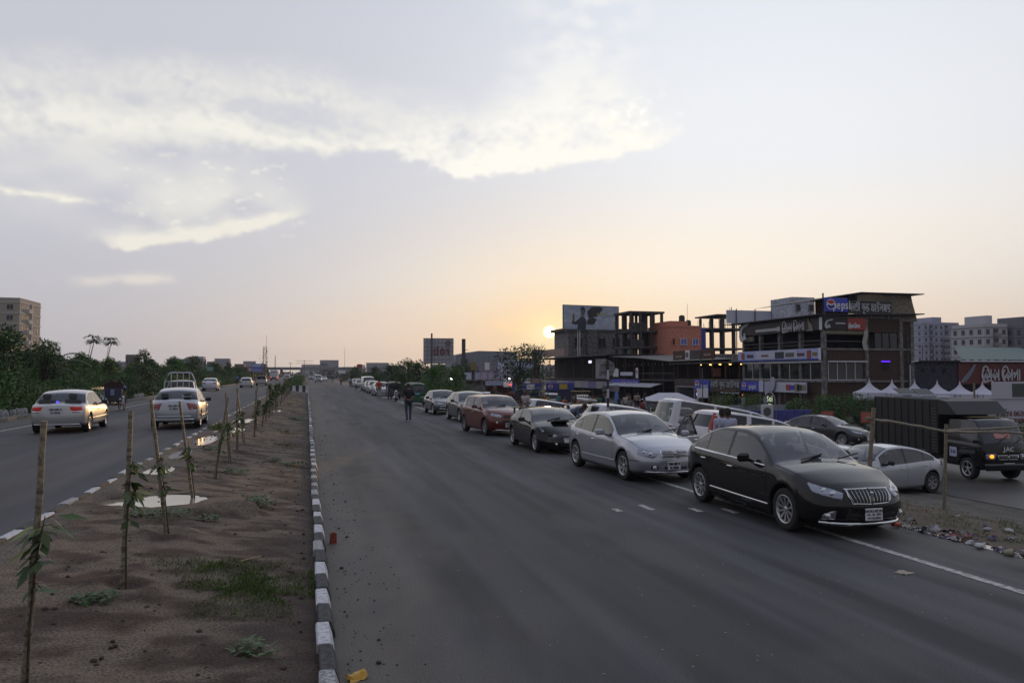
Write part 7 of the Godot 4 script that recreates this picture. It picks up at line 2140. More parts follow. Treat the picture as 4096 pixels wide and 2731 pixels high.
	bp("inner_panel", mat("panel_pink", lin(.32, .12, .09), .7), 47.5, 47.56, 2.1, 3.1, 81.6, 83.4, t2); bp("inner_panel", mat("panel_yellowish", lin(.10, .085, .05), .7), 50.5, 50.6, 1.9, 3.4, 72.0, 78.0, t2)
	bp("orange_neon", glow("orange_neon", Color(1, .25, .06), 1.6), 45.0, 45.05, .45, .62, 82.0, 83.0, t2)
	word(t2, "Dubai", .45, glow("lilac_neon", Color(.75, .65, 1.0), 2.2), Vector3(44.9, .0, -82.2), FX, .8)
	bp("firelight", glow("firelight", Color(1, .55, .15), 2.0), 45.4, 45.5, .0, .22, 73.2, 73.6, t2)
	var rb := bldg("roof_board", "brown roof board with four panels above the open terrace restaurant", "sign", 43.4, 3.7, 80.6)
	for e in [[85.5, 3.0, "brown_panel"], [82.4, 1.05, "sign_white"], [81.3, 2.6, "sign_black"], [78.6, 2.9, "brown_panel"]]:
		sign_on(rb, "panel", M[e[2]], Vector3(43.3, 4.10, -e[0]), e[1], 1.08, FX)
	word(rb, "Coca-Cola", .42, mat("cream_letters", lin(.38, .30, .27), .5), Vector3(43.27, 4.5, -84.0), FX, .8); word(rb, "Coca-Cola", .42, M["cream_letters"], Vector3(43.27, 4.6, -77.2), FX, .8)
	word(rb, "KOZMO", .42, M["letter_dark_red"], Vector3(43.27, 4.85, -80.0), FX, .9)
	var em := Geo.new(); em.poly(circle2(.34), Transform3D(FX, Vector3(43.27, 4.65, -81.9) - rb.position), .02)
	part("emblem", em, M["steel_frame"], rb)
	for d in [84.8, 82.0, 79.0, 76.4]: bp("post", steel, 43.45, 43.53, 3.66, 5.0, d - .04, d + .04, rb)
	var pb := bldg("street_board", "square blue board with a round emblem over the hedge, left of the black lettered board", "sign", 43.0, Y0, 78.0)
	sign_on(pb, "panel", blue, Vector3(42.9, .58, -79.6), 3.4, 1.18, FX)
	globe(pb, Vector3(42.87, 1.2, -78.8), .46, FX)
	word(pb, "pepsi", .72, white, Vector3(42.86, 1.05, -77.2), FX, .85)
	bp("post", steel, 42.95, 43.03, Y0, .7, 79.3, 79.4, pb); bp("post", steel, 42.95, 43.03, Y0, .7, 76.4, 76.5, pb)
	var nb := bldg("street_board", "long black board with silver curved lettering at the terrace restaurant's foot", "sign", 43.0, Y0, 73.0)
	sign_on(nb, "panel", black, Vector3(42.95, .45, -76.1), 6.2, 1.25, FX)
	var bg2 := Geo.new()
	bangla(bg2, ["ka", "aa", "ja", "ii", " ", "pha", "u", "dda", " ", "a", "aa", "i", "la", "ya", "aa"], Transform3D(FX, Vector3(42.92, 1.02, -75.9) - nb.position), .52, 5.8, .07)
	part("lettering", bg2, pale, nb)
	bp("red_print", M["letter_dark_red"], 42.90, 42.93, .62, .80, 70.6, 74.6, nb); bp("white_edge", white, 42.9, 42.96, .40, .47, 70.2, 73.8, nb)
	for d in [75.6, 73.0, 70.4]: bp("post", steel, 42.98, 43.06, Y0, .5, d - .04, d + .04, nb)
	var t3 := bldg("food_court", "long dark two-storey food court with a white awning and blue boards", "restaurant", 47.0, Y0, 95.0)
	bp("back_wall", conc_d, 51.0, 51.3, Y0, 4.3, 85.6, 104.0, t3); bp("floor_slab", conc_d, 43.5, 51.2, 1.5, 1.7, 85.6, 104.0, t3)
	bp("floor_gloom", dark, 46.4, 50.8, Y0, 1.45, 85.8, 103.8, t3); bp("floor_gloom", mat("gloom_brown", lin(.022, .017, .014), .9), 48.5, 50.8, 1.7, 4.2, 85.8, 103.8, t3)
	var r3 := Geo.new()
	r3.quad(Vector3(42.6, 3.95, -85.0), Vector3(42.6, 4.55, -94.0), Vector3(51.5, 4.8, -94.0), Vector3(51.5, 4.3, -85.0)); r3.quad(Vector3(42.6, 4.55, -94.0), Vector3(42.6, 4.95, -104.3), Vector3(51.5, 5.2, -104.3), Vector3(51.5, 4.8, -94.0))
	r3.quad(Vector3(42.6, 3.87, -85.0), Vector3(42.6, 4.47, -94.0), Vector3(51.5, 4.72, -94.0), Vector3(51.5, 4.22, -85.0)); r3.quad(Vector3(42.6, 4.47, -94.0), Vector3(42.6, 4.87, -104.3), Vector3(51.5, 5.12, -104.3), Vector3(51.5, 4.72, -94.0))
	r3.quad(Vector3(42.6, 3.95, -85.0), Vector3(42.6, 4.55, -94.0), Vector3(42.6, 4.47, -94.0), Vector3(42.6, 3.87, -85.0)); r3.quad(Vector3(42.6, 4.55, -94.0), Vector3(42.6, 4.95, -104.3), Vector3(42.6, 4.87, -104.3), Vector3(42.6, 4.47, -94.0))
	part("roof", r3, tin, t3).position = -t3.position
	for k in 7: bp("post", M["wood_post"], 43.6, 43.72, Y0, 3.95 + k * .13, 85.9 + k * 3.0 - .06, 85.9 + k * 3.0 + .06, t3)
	bp("railing", steel, 43.56, 43.60, 2.45, 2.52, 85.8, 103.9, t3)
	for k in 24: bp("baluster", steel, 43.57, 43.59, 1.7, 2.46, 86.0 + k * .75, 86.03 + k * .75, t3)
	for k in 16: bp("hanging_pennant", mat(["pennant_red", "pennant_cream"][k % 2], [lin(.2, .04, .03), lin(.32, .28, .22)][k % 2], .8), 43.9, 43.93, 3.5, 3.78 + (k % 3) * .05, 86.5 + k * 1.05, 86.62 + k * 1.05, t3)
	for k in 5: bp("blue_board", blue, 43.30, 43.42, .92, 1.62, 95.6 + k * 2.0, 97.5 + k * 2.0, t3)
	for k in 3:
		globe(t3, Vector3(43.27, 1.28, -(97.2 + k * 2.0)), .22, FX); word(t3, "pepsi", .36, M["letter_silver"], Vector3(43.27, 1.24, -(96.3 + k * 2.0)), FX, .8)
	var aw := Geo.new(); aw.quad(Vector3(43.5, 1.2, -88.8), Vector3(43.5, 1.2, -104.2), Vector3(41.9, .78, -104.2), Vector3(41.9, .78, -88.8)); aw.quad(Vector3(41.9, .78, -88.8), Vector3(41.9, .78, -104.2), Vector3(41.9, .70, -104.2), Vector3(41.9, .70, -88.8))
	part("awning", aw, mat("awning_white", lin(.50, .51, .58), .7), t3).position = -t3.position
	var cl := Geo.new()
	for k in 4: cl.bbox(Vector3(.25 + k * .52, .5 - .06*(k % 2), 0), Vector3(.46, 1.25 - .12*(k % 2), .12), .08)
	part("white_letters", cl, white, t3).transform = Transform3D(FX, Vector3(43.3, 2.1, -104.6) - t3.position)
	sign_on(t3, "white_strip", mat("board_white", Color()), Vector3(43.3, 2.15, -101.9), 4.2, .52, FX)
	var cn := Geo.new(); cn.poly(PackedVector2Array([Vector2(0, 0), Vector2(.7, 0), Vector2(.74, 1.2), Vector2(.5, 1.4), Vector2(.2, 1.4), Vector2(-.04, 1.2)]), Transform3D(FX, Vector3(43.28, 1.85, -96.4) - t3.position), .06)
	part("can_cut_out", cn, white, t3)
	globe(t3, Vector3(43.2, 2.7, -96.05), .28, FX)
	var t4 := bldg("terrace_restaurant", "long terrace restaurant with a slanting printed roof board, under the setting sun", "restaurant", 47.0, Y0, 124.0)
	bp("back_wall", conc_d, 51.0, 51.3, Y0, 5.0, 104.6, 145.0, t4); bp("floor_slab", conc_d, 43.5, 51.2, 1.4, 1.6, 104.6, 145.0, t4)
	bp("roof", tin, 42.6, 51.5, 5.15, 5.30, 104.5, 145.4, t4)
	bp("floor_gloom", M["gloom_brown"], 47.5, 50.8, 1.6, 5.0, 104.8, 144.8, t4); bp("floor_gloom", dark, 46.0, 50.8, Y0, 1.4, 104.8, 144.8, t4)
	for k in 10: bp("post", M["wood_post"], 43.6, 43.74, Y0, 5.2, 105.0 + k * 4.4, 105.14 + k * 4.4, t4)
	for k in 12: bp("poster", mat(["poster_lilac", "poster_grey", "poster_dull_blue"][k % 3], [lin(.22, .20, .26), lin(.26, .25, .26), lin(.10, .11, .24)][k % 3], .6), 43.28, 43.40, .15, 1.25, 105.2 + k * 3.2, 108.3 + k * 3.2, t4)
	bp("tall_grey_panel", mat("panel_grey_lilac", lin(.24, .23, .25), .7), 43.3, 43.45, 1.7, 4.7, 107.4, 111.6, t4)
	var gt := Geo.new(); gt.poly(PackedVector2Array([Vector2(-.4, 0), Vector2(.4, 0), Vector2(.5, .5), Vector2(.28, .8), Vector2(.36, 1.1), Vector2(.1, 1.2), Vector2(.1, 2.4), Vector2(-.1, 2.4), Vector2(-.1, 1.2), Vector2(-.36, 1.1), Vector2(-.28, .8), Vector2(-.5, .5)]), Transform3D(FX, Vector3(43.27, 2.0, -109.6) - t4.position), .03)
	part("painted_guitar", gt, M["steel_frame"], t4)
	bp("white_sign", glow("white_sign_lit", Color(.9, .9, 1.0), 1.2), 43.5, 43.55, 4.1, 4.5, 114.0, 115.2, t4)
	sign_on(t4, "roof_board", mat("board_tan", lin(.25, .17, .13), .6), Vector3(43.1, 5.5, -145.2), 19.0, 1.35, FX)
	word(t4, "RODEO", 1.1, mat("cream_letters", Color()), Vector3(43.05, 6.2, -133.0), FX, 1.0)
	for k in 3: globe(t4, Vector3(43.05, 6.2, -(142.5 - k*3.0)), .4, FX)
	var gb := bldg("unfinished_building", "grey unfinished four-storey block under the big billboard", "building", 55.0, Y0, 142.0)
	bp("wall", conc, 48.2, 62.0, Y0, 11.0, 138.5, 147.0, gb)
	bp("parapet", conc_d, 47.4, 62.2, 10.6, 11.1, 138.2, 147.2, gb)
	for f in 3:
		for x in [50.2, 55.0, 58.0, 60.4]: window(gb, Vector3(x, 1.6 + f*3.4, -138.4), 1.5, 1.7, FZ, conc, dark, 1)
	for f in 2:
		var ag := Geo.new(); var ap := circle2(.55, 10, 0, PI); ap.append_array(PackedVector2Array([Vector2(-.55, -1.4), Vector2(.55, -1.4)]))
		ag.poly(ap, Transform3D(FZ, Vector3(53.0, 5.6 + f*3.4, -138.45) - gb.position), .08)
		part("arched_opening", ag, dark, gb)
	bp("stair_tower", conc, 52.0, 54.0, Y0, 11.4, 138.0, 138.6, gb)
	var bb := bldg("billboard", "large billboard with a man holding out a bottle, on poles above the grey block", "billboard", 50.3, 10.5, 131.6)
	var ti := Image.create(192, 84, false, Image.FORMAT_RGB8)
	var fn := noise(71, .03, 4)
	for j in 84:
		for i in 192:
			var k := .5 + .5*fn.get_noise_2d(i, j*2.0)
			ti.set_pixel(i, j, Color(.52, .56, .64).lerp(Color(.80, .83, .88), k*(1.0 - absf(j - 50)/90.0)))
	var bm := mat("billboard_print", Color.WHITE, .6)
	bm.albedo_texture = ImageTexture.create_from_image(ti)
	var tb := Basis(Vector3.UP, .10)
	var pn := Geo.new(); pn.quv(Vector3(-5.6, 4.3, 0), Vector3(5.6, 4.3, 0), Vector3(5.6, 0, 0), Vector3(-5.6, 0, 0))
	part("print_sheet", pn, bm, bb).basis = tb
	var bf := Geo.new(); bf.box(Vector3(0, 2.15, -.16), Vector3(11.4, 4.5, .25))
	part("frame", bf, steel, bb).basis = tb
	var man := [[[[-2.9, .0], [-1.2, .0], [-1.0, 1.4], [-1.35, 2.1], [-1.75, 2.35], [-2.2, 2.3], [-2.6, 1.9], [-3.3, 1.35], [-3.9, 1.55], [-4.0, 1.1], [-3.2, .75], [-2.8, .95]], "print_dark", lin(.03, .035, .05)], [[[-1.75, 2.35], [-1.4, 2.6], [-1.38, 3.3], [-1.55, 3.75], [-2.0, 3.75], [-2.18, 3.3], [-2.15, 2.6]], "print_face", lin(.12, .09, .07)], [[[-1.3, 3.1], [-1.3, 3.7], [-1.6, 4.1], [-2.1, 4.08], [-2.3, 3.6], [-2.2, 3.3], [-1.9, 3.72]], "print_hair", lin(.015, .014, .016)], [[[-3.85, 1.2], [-3.45, 1.25], [-3.4, 2.3], [-3.52, 2.9], [-3.7, 2.9], [-3.85, 2.3]], "print_bottle", lin(.16, .12, .03)], [[[-.6, 2.0], [1.2, 2.4], [2.4, 3.9], [1.6, 4.2], [0, 4.1], [-.9, 3.2]], "print_smoke", lin(.025, .025, .03)], [[[-.9, .9], [.5, .9], [1.1, 1.9], [.2, 2.2], [-.8, 1.8]], "print_smoke", lin(.025, .025, .03)]]
	for e in man:
		var pg := Geo.new()
		pg.poly(PackedVector2Array((e[0] as Array).map(func(q): return Vector2(q[0], q[1]))), Transform3D(Basis(), Vector3(0, 0, .01)), .02)
		part("printed_figure", pg, mat(e[1], e[2], .6), bb).basis = tb
	for e in [["Power", .75, 2.2, 2.9, "print_yellow", lin(.34, .34, .10)], ["ACTION", .7, 3.4, 2.45, "print_grey", lin(.30, .32, .36)]]:
		lettering(bb, e[0], e[1], mat(e[4], e[5], .6), tb*Vector3(e[2], e[3], .03), tb*Basis(Vector3(0, 0, 1), .18), 1.0)
	var bt2 := Geo.new(); bangla(bt2, ["pha", "aa", "o", " ", "ya", "aa", "ja"], Transform3D(tb, tb * Vector3(2.9, .35, .02)), .5, 1.8, .08)
	part("lettering", bt2, mat("print_white", lin(.5, .5, .52), .6), bb)
	for x in [-2.6, -2.2]: bp("pole", alu, 50.3 + x - .08, 50.3 + x + .08, Y0, 10.5, 131.7, 131.86, bb)
	bp("catwalk", steel, 45.4, 55.2, 10.1, 10.25, 131.5, 132.3, bb)
	var fr := bldg("concrete_frame", "tall open concrete frame of an unfinished building, left of the orange house", "building", 54.7, Y0, 121.0)
	for y in [3.0, 6.6, 9.3, 12.5]: bp("floor_slab", conc_d, 51.5, 57.9, y, y + .32, 117.3, 124.0, fr)
	for x in [51.9, 53.6, 55.6, 57.5]:
		for d in [117.6, 120.8, 123.7]: bp("column", conc_d, x - .2, x + .2, Y0, 12.5, d - .2, d + .2, fr)
	bp("infill_wall", conc_d, 51.6, 54.4, 9.6, 10.9, 117.5, 117.8, fr); bp("infill_wall", conc_d, 51.7, 54.2, 6.9, 8.1, 117.5, 117.8, fr); bp("infill_wall", conc, 51.6, 57.8, Y0, 3.0, 117.4, 117.9, fr); bp("stair_block", conc_d, 55.9, 57.6, 3.3, 9.3, 120.9, 123.5, fr); bp("infill_wall", conc_d, 51.7, 57.7, 3.3, 4.4, 117.5, 117.8, fr)
	for k in 3: window(fr, Vector3(52.6 + k*2.1, 1.2, -117.3), 1.1, 1.3, FZ, white, far_pane, 2)
	var oh := bldg("orange_house", "orange painted house with blue window panes and black roof tanks", "house", 59.5, Y0, 117.0)
	bp("wall", rough_mat("orange_plaster", lin(.56, .22, .15), .3, .85, 1.0, .9), 56.6, 62.4, Y0, 10.0, 113.2, 121.0, oh); bp("roof_room", M["orange_plaster"], 57.0, 60.2, 10.0, 11.0, 113.6, 120.0, oh)
	bp("parapet", M["orange_plaster"], 56.5, 62.5, 10.0, 10.25, 113.1, 121.1, oh); bp("blue_side", mat("blue_paint_wall", lin(.04, .06, .28), .8), 62.4, 63.6, Y0, 9.9, 113.8, 121.0, oh)
	var bpane := mat("blue_pane", lin(.10, .13, .42), .3)
	for f in 3:
		for x in [59.2, 61.3]: window(oh, Vector3(x, 1.6 + f*3.0, -113.1), 1.05, 1.05, FZ, white, bpane, 1)
		window(oh, Vector3(57.4, 1.6 + f * 3.0, -113.1), .4, 1.0, FZ, M["orange_plaster"], dark, 0)
	for e in [[60.4, .5], [61.6, .45]]:
		var tk := Geo.new(); tk.lathe([Vector2(0, 1.2), Vector2(e[1] * .7, 1.15), Vector2(e[1], .9), Vector2(e[1], 0)], 14)
		part("roof_tank", tk, black, oh).position = Vector3(e[0], 11.0 if e[0] < 61 else 10.2, -116.0) - oh.position
	bp("antenna", steel, 60.88, 60.92, 11.0, 14.0, 115, 115.04, oh)
	var f2 := bldg("concrete_frame", "broad concrete frame bristling with rods, right of the orange house", "building", 73.0, Y0, 129.0)
	for y in [3.6, 6.8, 10.4]: bp("floor_slab", conc_d, 66.5, 78.5, y, y + .30, 124.5, 134.0, f2)
	bp("floor_slab", conc_d, 72.0, 78.5, 13.0, 13.25, 124.6, 133.0, f2)
	for x in [67.0, 69.0, 71.2, 73.4, 75.6, 77.8]:
		for d in [125.0, 129.0, 133.4]: bp("column", conc_d, x - .2, x + .2, Y0, 13.0 if x > 72 else 10.4, d - .2, d + .2, f2)
	bp("infill_wall", conc, 66.6, 78.4, Y0, 6.0, 124.7, 125.0, f2)
	for k in 2: window(f2, Vector3(70.4 + k*4.6, 2.6, -124.6), .9, 1.2, FZ, white, far_pane, 1)
	for k in 22:
		var x := 66.8 + r.randf()*11.4
		bp("rod", steel, x, x + .05, 10.4 if x < 72 else 13.0, (10.4 if x < 72 else 13.0) + r.randf_range(.6, 1.8), 125.2, 125.25, f2)
	for k in 14: bp("scaffold_pole", M["wood_post"], 72.1 + k * .45, 72.16 + k * .45, 10.7, 13.0, 124.3, 124.36, f2)
	var wb := bldg("white_building", "white building with a long blank roof screen behind the brick restaurant's eaves", "building", 66.0, Y0, 92.0)
	bp("wall", rough_mat("white_plaster", lin(.46, .47, .55), .3, .8, 1.0, .9), 61.0, 74.0, Y0, 9.2, 88.0, 98.0, wb); bp("roof_screen", mat("screen_white", lin(.50, .51, .60), .7), 55.2, 64.0, 9.3, 11.1, 93.0, 93.2, wb); bp("roof_room", M["white_plaster"], 62.0, 65.5, 9.2, 12.6, 88.2, 93.0, wb)
	for x in [62.9, 64.9]: window(wb, Vector3(x, 11.2, -88.15), .6, .8, FZ, conc, far_pane, 0)
	for x in [56.5, 59.4, 62.0]: bp("screen_post", steel, x, x + .1, 5.0, 11.3, 92.8, 92.9, wb)
	var ds := bldg("dark_shed", "dark windowless shed with two round holes beside the brick restaurant", "shed", 56.0, Y0, 60.0)
	bp("wall", rough_mat("shed_grey_blue", lin(.050, .050, .070), .4, .7, 1.0), 53.45, 58.9, Y0, 3.55, 58.0, 64.0, ds); bp("roof", tin, 53.4, 59.1, 3.56, 3.68, 57.7, 64.1, ds)
	for x in [54.4, 55.6]:
		var hg := Geo.new(); hg.poly(circle2(.24, 18), Transform3D(FZ, Vector3(x, 2.75, -57.99) - ds.position), .02)
		part("round_hole", hg, dark, ds)
	bp("square_hole", dark, 56.6, 57.0, 2.45, 2.95, 57.96, 57.99, ds)
	var rl := Geo.new()
	for x in [53.6, 54.8, 56.0, 57.2]: rl.beam(Vector3(x, 3.68, -58.4), Vector3(x, 5.0, -58.4), .05)
	rl.beam(Vector3(53.6, 5.0, -58.4), Vector3(57.2, 5.0, -58.4), .05)
	part("roof_rail", rl, steel, ds).position = -ds.position
	var rh := bldg("red_hall", "hall with a big red board and a green corrugated roof at the right edge", "hall", 63.0, Y0, 60.0)
	bp("wall", dark, 58.9, 72.0, Y0, 1.5, 58.2, 66.0, rh); bp("wall", conc_d, 59.0, 72.0, 1.5, 3.6, 58.4, 66.0, rh)
	sign_on(rh, "red_board", cola_red, Vector3(58.3, 1.45, -57.9), 13.0, 2.0, FZ)
	cola(rh, Vector3(60.9, 1.85, -57.85), 1.35, 4.6, FZ, pale)
	var fg := Geo.new(); fg.poly(PackedVector2Array([Vector2(0, 0), Vector2(.5, .3), Vector2(1.2, 1.1), Vector2(1.5, 1.7), Vector2(1.25, 1.75), Vector2(.7, 1.1), Vector2(.1, .6), Vector2(-.3, .1)]), Transform3D(FZ, Vector3(58.8, 1.6, -57.88) - rh.position), .02)
	part("printed_splash", fg, mat("print_blue_grey", lin(.16, .17, .24), .5), rh)
	var gr := Geo.new()
	var rows := []
	for i in 2:
		var row := []
		for k in 61: row.append(Vector3([58.4, 64.5][i] + k*[.22, .14][i], [3.75, 5.2][i] + .03*(k % 2), [-57.6, -64.5][i]))
		rows.append(row)
	for k in 60: gr.quad(rows[0][k], rows[0][k + 1], rows[1][k + 1], rows[1][k])
	part("corrugated_roof", gr, mat("green_roof", lin(.055, .11, .105), .6), rh).position = -rh.position
	bp("gutter", white, 58.3, 71.5, 3.55, 3.66, 57.55, 57.75, rh)
	block("apartment_tower", "pale lilac apartment tower far behind the brick restaurant", 285, 306, Y0, 27, 303, 322, 9, 7, lin(.30, .31, .40), lin(.17, .18, .26), "tower")
	block("apartment_tower", "lower pale tower with balconies right of the lilac tower", 296.5, 303.2, Y0, 20.5, 299, 302.5, 7, 2, lin(.34, .34, .38), lin(.20, .20, .24), "tower")
	block("apartment_block", "white apartment block with brown balconies at the right edge", 197, 206, Y0, 17.5, 186, 198, 6, 3, lin(.40, .40, .44), lin(.22, .20, .18), "building")
	block("apartment_block", "grey half-finished block at the right edge beside the white one", 206.5, 222, Y0, 17.2, 184, 197, 6, 5, lin(.15, .15, .18), lin(.10, .10, .13), "building")
	block("apartment_block", "pale beige apartment block behind the trees at the left edge", -112, -72, -1.2, 22.0, 224, 240, 8, 9, lin(.34, .30, .26), lin(.48, .46, .44), "building")
	var ls := bldg("lattice_sign", "square lattice sign with red mirrored letters and a diamond emblem, seen from behind", "sign", 33.2, Y0, 198.5)
	var lb2 := Basis(Vector3.UP, -.1)
	var lp := Geo.new(); lp.box(Vector3(0, 9.6, 0), Vector3(7.8, 6.6, .05))
	part("panel", lp, mat("lattice_panel", lin(.36, .36, .41), .7), ls).basis = lb2
	for k in 9:
		var bg3 := Geo.new(); bg3.beam(Vector3(-3.9 + k * .975, -1, .15), Vector3(-3.9 + k * .975, 12.9, .15), .07)
		part("lattice_bar", bg3, steel, ls).basis = lb2
	for k in 7:
		var bg3 := Geo.new(); bg3.beam(Vector3(-3.9, 6.3 + k*1.1, .15), Vector3(3.9, 6.3 + k*1.1, .15), .07)
		part("lattice_bar", bg3, steel, ls).basis = lb2
	bp("post", steel, 31.2, 31.6, Y0, 12.9, 198.3, 198.6, ls)
	var red2 := mat("letter_brick_red", lin(.16, .03, .03), .6)
	lettering(ls, "robi", 3.0, red2, lb2 * Vector3(.4, 9.6, .25), lb2 * Basis(Vector3(-1, 0, 0), Vector3.UP, Vector3(0, 0, 1)), .9)
	var dmd := Geo.new()
	for s in [.75, .42]:
		var q := [Vector2(0, s), Vector2(s, 0), Vector2(0, -s), Vector2(-s, 0), Vector2(0, s)]
		dmd.stroke(q, .14, Transform3D(lb2, lb2*Vector3(2.5, 11.6, .22)), .03)
	part("diamond_emblem", dmd, red2, ls)
	var ch := bldg("tall_pillar", "dark square pillar standing between the lattice sign and the warehouse", "pillar", 37.5, Y0, 186.6)
	bp("shaft", conc_d, 37.1, 37.9, Y0, 11.0, 186.2, 187.0, ch); bp("lower_shaft", conc_d, 36.9, 38.4, Y0, 6.0, 186.0, 187.2, ch)
	for k in 5: bp("side_step", steel, 37.9, 38.6, 5.4 + k * .7, 5.5 + k * .7, 186.4, 186.8, ch)
	var wh := bldg("warehouse", "large grey metal warehouse with a low gable behind the trees", "warehouse", 56.0, Y0, 262.0)
	var wg := Geo.new()
	wg.poly(PackedVector2Array([Vector2(48.5, -1.3), Vector2(48.5, 8.6), Vector2(56.5, 10.1), Vector2(70, 9.9), Vector2(70, -1.3)]), Transform3D(Basis(), Vector3(0, 0, -275)), 20.0)
	part("wall", wg, mat("warehouse_grey", lin(.19, .20, .24), .6), wh).position = -wh.position
	for k in 12: bp("panel_rib", M["warehouse_grey"], 48.6 + k * 1.9, 48.75 + k * 1.9, Y0, 8.6, 254.85, 254.98, wh)
	var wl := bldg("white_wall_building", "plain white building behind the dark bare-trunked tree", "building", 30.0, Y0, 108.0)
	bp("wall", rough_mat("white_wall_lilac", lin(.42, .44, .58), .3, .85, 1.0), 27.8, 32.6, Y0, 4.4, 105.6, 112.0, wl); bp("low_wing", M["white_wall_lilac"], 22.6, 27.8, Y0, 2.6, 106.4, 112.0, wl); bp("roof_board", mat("board_tan", Color()), 29.5, 33.2, 4.45, 4.62, 105.2, 106.0, wl)
	bp("roof_panel", mat("panel_grey_lilac", Color()), 31.4, 33.0, 4.62, 5.9, 106.0, 106.2, wl)
	var pf := bldg("small_shop", "small half-built shop with pink posts and a railed balcony among the parked cars", "shop", 20.8, Y0, 89.0)
	bp("wall", conc, 18.0, 20.4, Y0, 1.6, 88.4, 91.0, pf); bp("wall", M["brown_panel"], 21.0, 24.0, Y0, 1.0, 89.0, 91.0, pf); bp("slab", conc, 18.0, 24.2, 1.6, 1.8, 87.8, 91.0, pf)
	for x in [19.7, 20.6, 21.6, 22.7]: bp("pink_post", mat("pink_paint", lin(.34, .17, .24), .7), x - .05, x + .05, 1.8, 3.4, 88.0, 88.2, pf)
	for k in 9: bp("railing_bar", M["pink_paint"], 19.6 + k * .36, 19.65 + k * .36, 1.8, 2.9, 87.9, 87.95, pf)
	bp("hoarding", M["sign_white"], 20.2, 20.75, 2.9, 3.75, 87.8, 87.9, pf); bp("hoarding_frame", mat("dusty_yellow", Color()), 18.6, 19.25, 2.9, 3.8, 88.2, 88.3, pf); bp("hoarding_post", conc_d, 18.75, 19.1, 1.8, 2.9, 88.3, 88.6, pf)
	for e in [[22.2, "sign_white"], [23.3, "brown_panel"], [24.4, "sign_white"], [25.5, "board_tan"]]: bp("shop_board", M[e[1]], e[0], e[0] + 1.05, .9, 1.9, 86.8, 86.9, pf)
	var oc := bldg("model_car_sign", "orange car-shaped sign on a post among the trees, left of the small shop", "sign", 17.5, Y0, 96.0)
	var og := Geo.new(); og.poly(PackedVector2Array([Vector2(-1.3, 0), Vector2(1.3, 0), Vector2(1.35, .5), Vector2(.9, .6), Vector2(.8, 1.15), Vector2(.1, 1.2), Vector2(-.3, .65), Vector2(-1.2, .5)]), Transform3D(Basis(), Vector3(0, 1.9, 0)), .4)
	part("car_shape", og, mat("orange_sign", lin(.40, .08, .03), .5), oc); bp("post", steel, 17.45, 17.55, Y0, .6, 95.95, 96.05, oc)
	for x in [-.75, .75]:
		var wgx := Geo.new(); wgx.poly(circle2(.34, 16), Transform3D(Basis(), Vector3(x, 1.95, .4)), .05)
		part("wheel_shape", wgx, black, oc)
	var ls2 := bldg("white_shed", "low white shed with a grey tin roof glimpsed behind the left trees", "shed", -19.5, -.6, 62.0)
	bp("wall", M["white_plaster"], -24.0, -15.2, -.8, 1.3, 61.0, 66.0, ls2); bp("roof", mat("grey_tin", lin(.22, .23, .27), .5), -24.3, -15.0, 1.3, 1.45, 60.4, 66.4, ls2)
	for k in 4: bp("dark_opening", dark, -22.8 + k * 2.0, -22.2 + k * 2.0, -.6, .8, 60.94, 61.0, ls2)
	var bh := bldg("blue_hoarding", "blue and white advertising hoarding beside the far left road", "hoarding", -14.0, LEFT_Y, 176.0)
	bp("panel", mat("hoarding_blue", lin(.18, .24, .55), .6), -15.2, -11.9, 3.0, 5.2, 230.0, 230.2, bh); bp("panel_band", blue, -15.2, -11.9, 3.9, 4.1, 229.93, 229.99, bh); bp("print", mat("poster_pale", Color()), -14.9, -12.8, 4.4, 4.9, 229.93, 229.99, bh)
	for x in [-14.8, -13.2]: bp("post", steel, x - .08, x + .08, LEFT_Y, 3.0, 230.05, 230.2, bh)
	for e in [[-22.0, 272.0, 3.0, 5.6, "small grey house behind the left bushes, beside the palm"], [-15.0, 262.0, 4.0, 5.6, "grey flat-roofed house behind the blue hoarding"], [-38.0, 300.0, 2.6, 8.6, "brown house above the left tree line"], [-63.0, 310.0, 3.4, 9.4, "dark house above the tree line left of the pickup"], [-33.0, 290.0, 2.5, 6.6, "white house between the left tree tops"], [-47.0, 330.0, 3.0, 7.6, "grey house far behind the left trees"]]:
		block("small_house", e[4], e[0] - e[2] / 2, e[0] + e[2] / 2, -1.2, e[3], e[1], e[1] + 7, 3, 3, [lin(.17, .16, .16), lin(.22, .15, .13), lin(.36, .36, .40)][int(absf(e[0])) % 3], lin(.12, .11, .12), "house")
	var fl := bldg("flyover", "grey concrete flyover crossing the far end of the road", "flyover", .0, -1.0, 520.0)
	bp("deck", rough_mat("flyover_grey", lin(.20, .20, .21), .1, .85, 1.0), -46.0, 64.0, 4.6, 6.4, 516.0, 526.0, fl)
	for k in 9: bp("pier", M["flyover_grey"], -42.0 + k * 12.6, -40.4 + k * 12.6, -1.0, 4.6, 518.0, 524.0, fl)
	for k in 34:
		var x := r.randf_range(-190, 240); var dd := r.randf_range(560, 700); var hh := r.randf_range(6, 13)
		block("far_house", "small hazy building on the skyline beyond the flyover", x, x + r.randf_range(8, 20), -1, hh, dd, dd + 10, 3, 0, lin(.26, .26, .28), lin(.2, .2, .2), "building", "hazy buildings on the skyline")
	var tree_line := Geo.new()
	tree_line.colored = true
	for k in 26000:
		var x := r.randf_range(-420, 520); var dd := r.randf_range(360, 760) if absf(x - 2) > 24 else r.randf_range(530, 760)
		var hh := 4.2 + 2.2*sin(x * .11) + 1.6*sin(x * .37 + dd)
		tree_line.tint = green(r, Color(.03, .048, .022))
		leaf(tree_line, Vector3(x, -1.2 + r.randf()*maxf(hh, 1.0), -dd), rand_dir(r), rand_dir(r), 2.6, 1.7)
